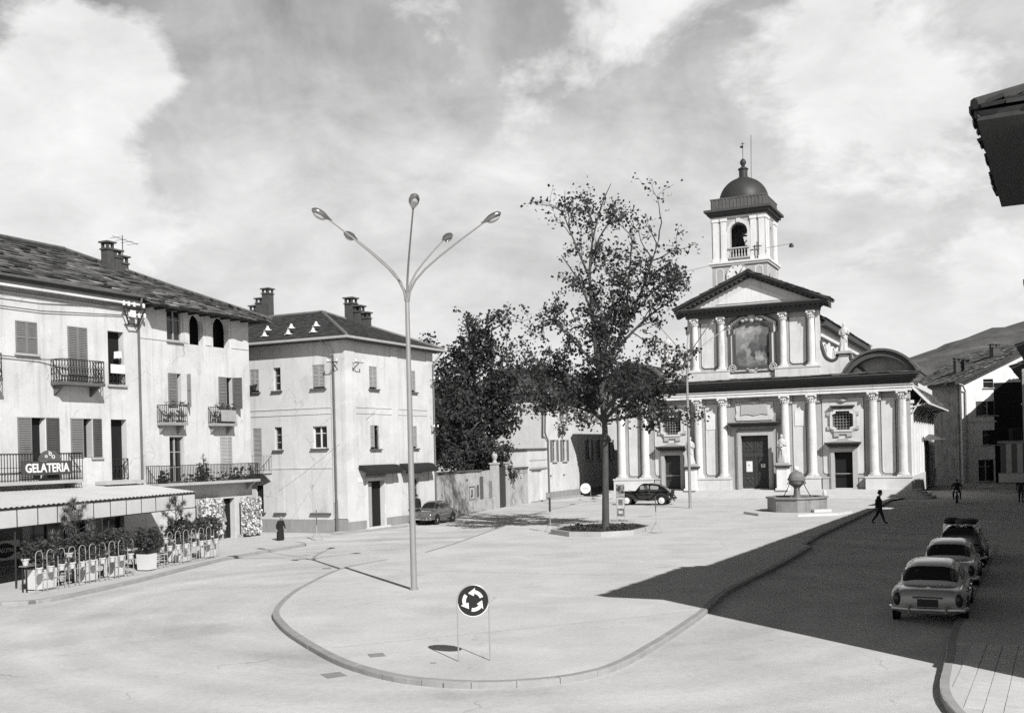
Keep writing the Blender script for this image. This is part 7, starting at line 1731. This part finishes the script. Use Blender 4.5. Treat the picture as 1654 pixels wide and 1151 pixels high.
# motor scooter rider
MO = thing('motorbike', 'small motorbike coming down the shaded street', 'motorbike', (31.55, 74.83, 0), A64 + pi)
wheel(MO, .6, 0, .3, 1, .09, rim=IRONL); wheel(MO, -.6, 0, .3, 1, .09, rim=IRONL)
m = MB(); m.tube([(.62, 0, .3), (.5, 0, .75), (.42, 0, 1.0)], .03, 7); m.tube([(.42, 0, .9), (0, 0, .7), (-.6, 0, .32)], .035, 7); m.tube([(.45, 0, .75), (.05, 0, .38), (-.6, 0, .32)], .035, 7); m.build('frame', BLACK, MO, smooth=True)
m = MB(); m.ball((.12, 0, .82), (.28, .13, .12), 12, 8); m.build('fuel_tank', DK, MO, smooth=True); m = MB(); m.ball((-.35, 0, .8), (.3, .13, .07), 12, 7); m.build('seat', BLACK, MO, smooth=True)
m = MB(); m.ball((0, 0, .42), (.2, .13, .17), 10, 7); m.build('engine', IRONL, MO, smooth=True); m = MB(); m.tube([(.3, -.34, 1.02), (.42, -.15, 1.05), (.42, .15, 1.05), (.3, .34, 1.02)], .018, 6); m.build('handlebar', IRON, MO, smooth=True)
m = MB(); m.ball((.58, 0, .88), (.09, .09, .09), 10, 7); m.build('headlight', CHROME, MO, smooth=True)
J, R = base_pose(); J.update(pelvis=(0, .3, .92), belly=(0, .27, 1.08), chest=(0, .18, 1.3), neck=(0, .12, 1.44), head=(0, .07, 1.53), crown=(0, .08, 1.64))
for s, q in (('l', -1), ('r', 1)): J.update({'hip' + s: (q * .12, .25, .88), 'knee' + s: (q * .24, -.12, .72), 'ankle' + s: (q * .22, .05, .32), 'toe' + s: (q * .23, -.1, .26), 'sho' + s: (q * .2, .18, 1.36), 'elb' + s: (q * .34, .0, 1.18), 'wri' + s: (q * .33, -.2, 1.06), 'han' + s: (q * .33, -.28, 1.05)})
PR = thing('person', 'rider in dark jacket seated on the motorbike', 'person', (31.55, 74.83, 0), A64 + pi + pi / 2)
figure(PR, J, R, cloth=dict(coat=SUITD, legs=SUITD, skin=SKINM, shoes=SHOEM)); face(PR, J, HAIRM, SKINM, hat=None); fingers(PR, J, 'l', SKINM); fingers(PR, J, 'r', SKINM)
# pedestrian on the right-hand pavement and a person behind the grey car
for loc, rz, lab, c in (((34.35, 71.2, .13), 2.4, 'dark figure standing on the far right pavement', SUITD), ((-6.15, 66.9, .1), .3, 'person in dark clothes standing behind the small grey car', COATD)):
    J, R = base_pose(); t = thing('person', lab, 'person', loc, rz); figure(t, J, R, cloth=dict(coat=c, legs=c, skin=SKINM, shoes=SHOEM)); face(t, J, HAIRM, SKINM); fingers(t, J, 'l', SKINM); fingers(t, J, 'r', SKINM)
# ================================================================== trees
def branch_path(p, d, ln, rnd, n=5, wob=.18, lift=.05):
    pts = [p.copy()]; d = d.normalized()
    for i in range(n):
        d = (d + Vector((rnd.gauss(0, wob), rnd.gauss(0, wob), rnd.gauss(0, wob) * .6 + lift))).normalized(); pts.append(pts[-1] + d * ln / n)
    return pts, d
def grow(mb, p, d, ln, r, lvl, rnd, tips, lift=.05):
    pts, d2 = branch_path(p, d, ln, rnd, 5, .14 + .05 * lvl, lift)
    mb.tube(pts, [r * (1 - .75 * i / 5) + .006 for i in range(6)], 6 if lvl < 2 else 4, caps=False)
    if lvl >= 3: tips.extend([(q, lvl) for q in pts[2:]]); return
    if lvl >= 1: tips.extend([(q, lvl) for q in pts[3:]])
    for k in range(rnd.randint(3, 5) if lvl < 2 else rnd.randint(2, 4)):
        i = rnd.randint(2, 5); b = pts[i]; dd = (pts[i] - pts[i - 1]).normalized()
        side = Vector((rnd.gauss(0, 1), rnd.gauss(0, 1), rnd.gauss(0.1, .6))).normalized()
        grow(mb, b, (dd * .75 + side * .8), ln * rnd.uniform(.45, .7), r * (1 - .7 * i / 5) * .65, lvl + 1, rnd, tips, lift)
# the autumn tree in its bed: hand-laid limbs, then twigs
rnd = random.Random(42)
TR = thing('autumn_tree', 'tall half-bare autumn tree rising from the kerbed bed', 'tree', (4.8, 55.2, .2))
mb = MB(); tips = []
trunk = [(0, 0, 0), (.02, 0, .5), (.06, .02, 2.5), (.1, .05, 5.3), (-.02, .05, 7.0), (-.25, .1, 9.2), (-.42, .1, 11.4), (-.5, .05, 13.4), (-.3, 0, 15.2), (.2, .1, 17.0), (.75, .15, 18.2)]
trunk = [Vector(p) for p in trunk]
mb.tube(smooth_poly([tuple(p) for p in trunk], 3), [.21 * (1.0 if i > 1 else 1.2) * (1 - .031 * i) for i in range(31)], 12)
limbs = [  # start height index point, end, radius
    ((.1, .05, 5.6), (-2.7, .6, 8.8), .10), ((.1, .05, 5.8), (3.6, -.3, 8.2), .10), ((.05, .05, 6.4), (-2.6, -1.2, 7.2), .08), ((.0, .05, 6.6), (2.8, 1.4, 7.0), .09),
    ((-.05, .05, 7.4), (1.4, .2, 11.0), .13), ((1.1, .15, 10.2), (3.2, .3, 15.2), .09), ((.9, .15, 9.6), (3.9, -.6, 12.0), .08), ((1.3, .2, 10.7), (1.9, 1.0, 15.8), .07), ((1.5, .2, 11.0), (4.2, .6, 13.4), .07),
    ((-.2, .1, 8.6), (-2.6, .4, 11.2), .08), ((-.3, .1, 9.8), (1.5, -.9, 12.8), .08), ((-.42, .1, 11.4), (-2.0, -.4, 14.4), .06), ((-.5, .05, 13.2), (-1.9, .3, 17.0), .06), ((-.45, .05, 13.8), (.9, .4, 16.6), .05), ((-.3, 0, 15.2), (-.9, .2, 17.8), .045), ((0, .05, 6.2), (-.3, 2.8, 8.4), .09), ((.05, .05, 6.1), (.5, -2.9, 8.0), .09), ((-.1, .05, 7.8), (-.6, -2.4, 10.2), .07), ((-.2, .05, 8.8), (.2, 2.6, 11.4), .07), ((.05, .05, 5.9), (-3.0, -.4, 6.8), .08), ((.05, .05, 5.7), (3.9, .8, 6.4), .08)]
for a, b, r in limbs:
    a, b = Vector(a), Vector(b); mid = a.lerp(b, .5) + Vector((rnd.gauss(0, .2), rnd.gauss(0, .2), rnd.uniform(-.1, .35))); pts = [Vector(q) for q in smooth_poly([tuple(a), tuple(mid), tuple(b)], 4)]; n = len(pts)
    mb.tube(pts, [r * (1 - .8 * i / (n - 1)) + .008 for i in range(n)], 7)
    ln = (b - a).length
    for k in range(7):
        i = rnd.randint(2, n - 1); d = (pts[i] - pts[i - 1]).normalized() + Vector((rnd.gauss(0, .7), rnd.gauss(0, .7), rnd.gauss(.2, .5))); grow(mb, pts[i], d, ln * rnd.uniform(.28, .45), r * .38, 2, rnd, tips, .03)
    tips.extend([(p, 2) for p in pts[3:]])
mb.build('trunk', BARK, TR, smooth=True)
lf = MB()
for p, l in tips:
    z = p.z; dens = 9.5 if z < 9.5 else (7.4 if z < 12.5 else (5.0 if z < 15 else 3.2))
    if z < 5.3: dens *= .5
    if p.x < -1.2 and z > 11: dens *= .55
    k = int(dens) + (1 if rnd.random() < dens % 1 else 0)
    for i in range(k):
        c = p + Vector((rnd.gauss(0, .22), rnd.gauss(0, .22), rnd.gauss(-.05, .2))); leaf(lf, c, rnd.uniform(.10, .23), rnd)
lf.build('crown', LEAF, TR, fix=False)
# dense trees behind the garden wall
def dense_tree(loc, h, rx, rz, zc, label, seed, nleaf, size=.26, leafm=LEAFD, rows=9, lean=0):
    rnd = random.Random(seed); t = thing('garden_tree', label, 'tree', loc, 0, 'trees behind the garden wall'); mb = MB(); tips = []
    mb.tube([(0, 0, 0), (.05, 0, zc * .45), (lean * .3, .05, zc), (lean, 0, h * .92)], [.28, .24, .17, .05], 9)
    for i in range(rows):
        z = zc * .55 + (h - zc * .6) * i / rows; a = i * 2.4; grow(mb, Vector((lean * i / rows * .5, 0, z)), Vector((cos(a), sin(a), .45)), rx * rnd.uniform(.7, 1.0), .09, 1, rnd, tips, .04)
    mb.build('trunk', BARK, t, smooth=True)
    lf = MB(); nb = 26; blobs = []
    for i in range(nb):
        v = Vector((rnd.gauss(0, 1), rnd.gauss(0, 1), rnd.gauss(0, 1))).normalized() * rnd.uniform(.45, .95); blobs.append((Vector((v.x * rx + lean * .5, v.y * rx * .9, zc + v.z * rz)), rnd.uniform(.28, .46) * rx))
    for i in range(nleaf):
        c, r = blobs[rnd.randrange(nb)]; v = Vector((rnd.gauss(0, 1), rnd.gauss(0, 1), rnd.gauss(0, 1))).normalized() * r * (.55 + .5 * rnd.random())
        leaf(lf, c + v, size * rnd.uniform(.6, 1.35), rnd)
    for p, l in tips:
        for k in range(3): leaf(lf, p + Vector((rnd.gauss(0, .25), rnd.gauss(0, .25), rnd.gauss(0, .2))), size * rnd.uniform(.6, 1.2), rnd)
    lf.build('crown', leafm, t, fix=False); return t
dense_tree((-3.0, 88.0, 0), 15.2, 4.3, 5.2, 9.6, 'big dark leafy tree towering behind the garden wall', 5, 9500, .30)
dense_tree((-6.6, 79.5, 0), 8.8, 2.6, 3.0, 5.6, 'lower dark tree against the side of the grey house', 7, 4200, .26)
dense_tree((-3.6, 84.0, 0), 6.6, 2.3, 2.0, 4.4, 'bushy shrub-like tree spilling over the garden wall', 9, 3200, .24)
dense_tree((-9.0, 92.0, 0), 12.5, 3.6, 4.2, 8.2, 'dark tree farther back beside the corner house roof', 13, 4200, .3)
dense_tree((-1.0, 84.6, 0), 4.8, .9, 1.3, 3.5, 'ivy-like bush hanging by the garden gate', 15, 900, .2)
dense_tree((1.6, 97.0, 0), 12.5, 3.0, 2.6, 10.2, 'leafy tree rising between the shuttered house and the wall', 17, 3200, .28)
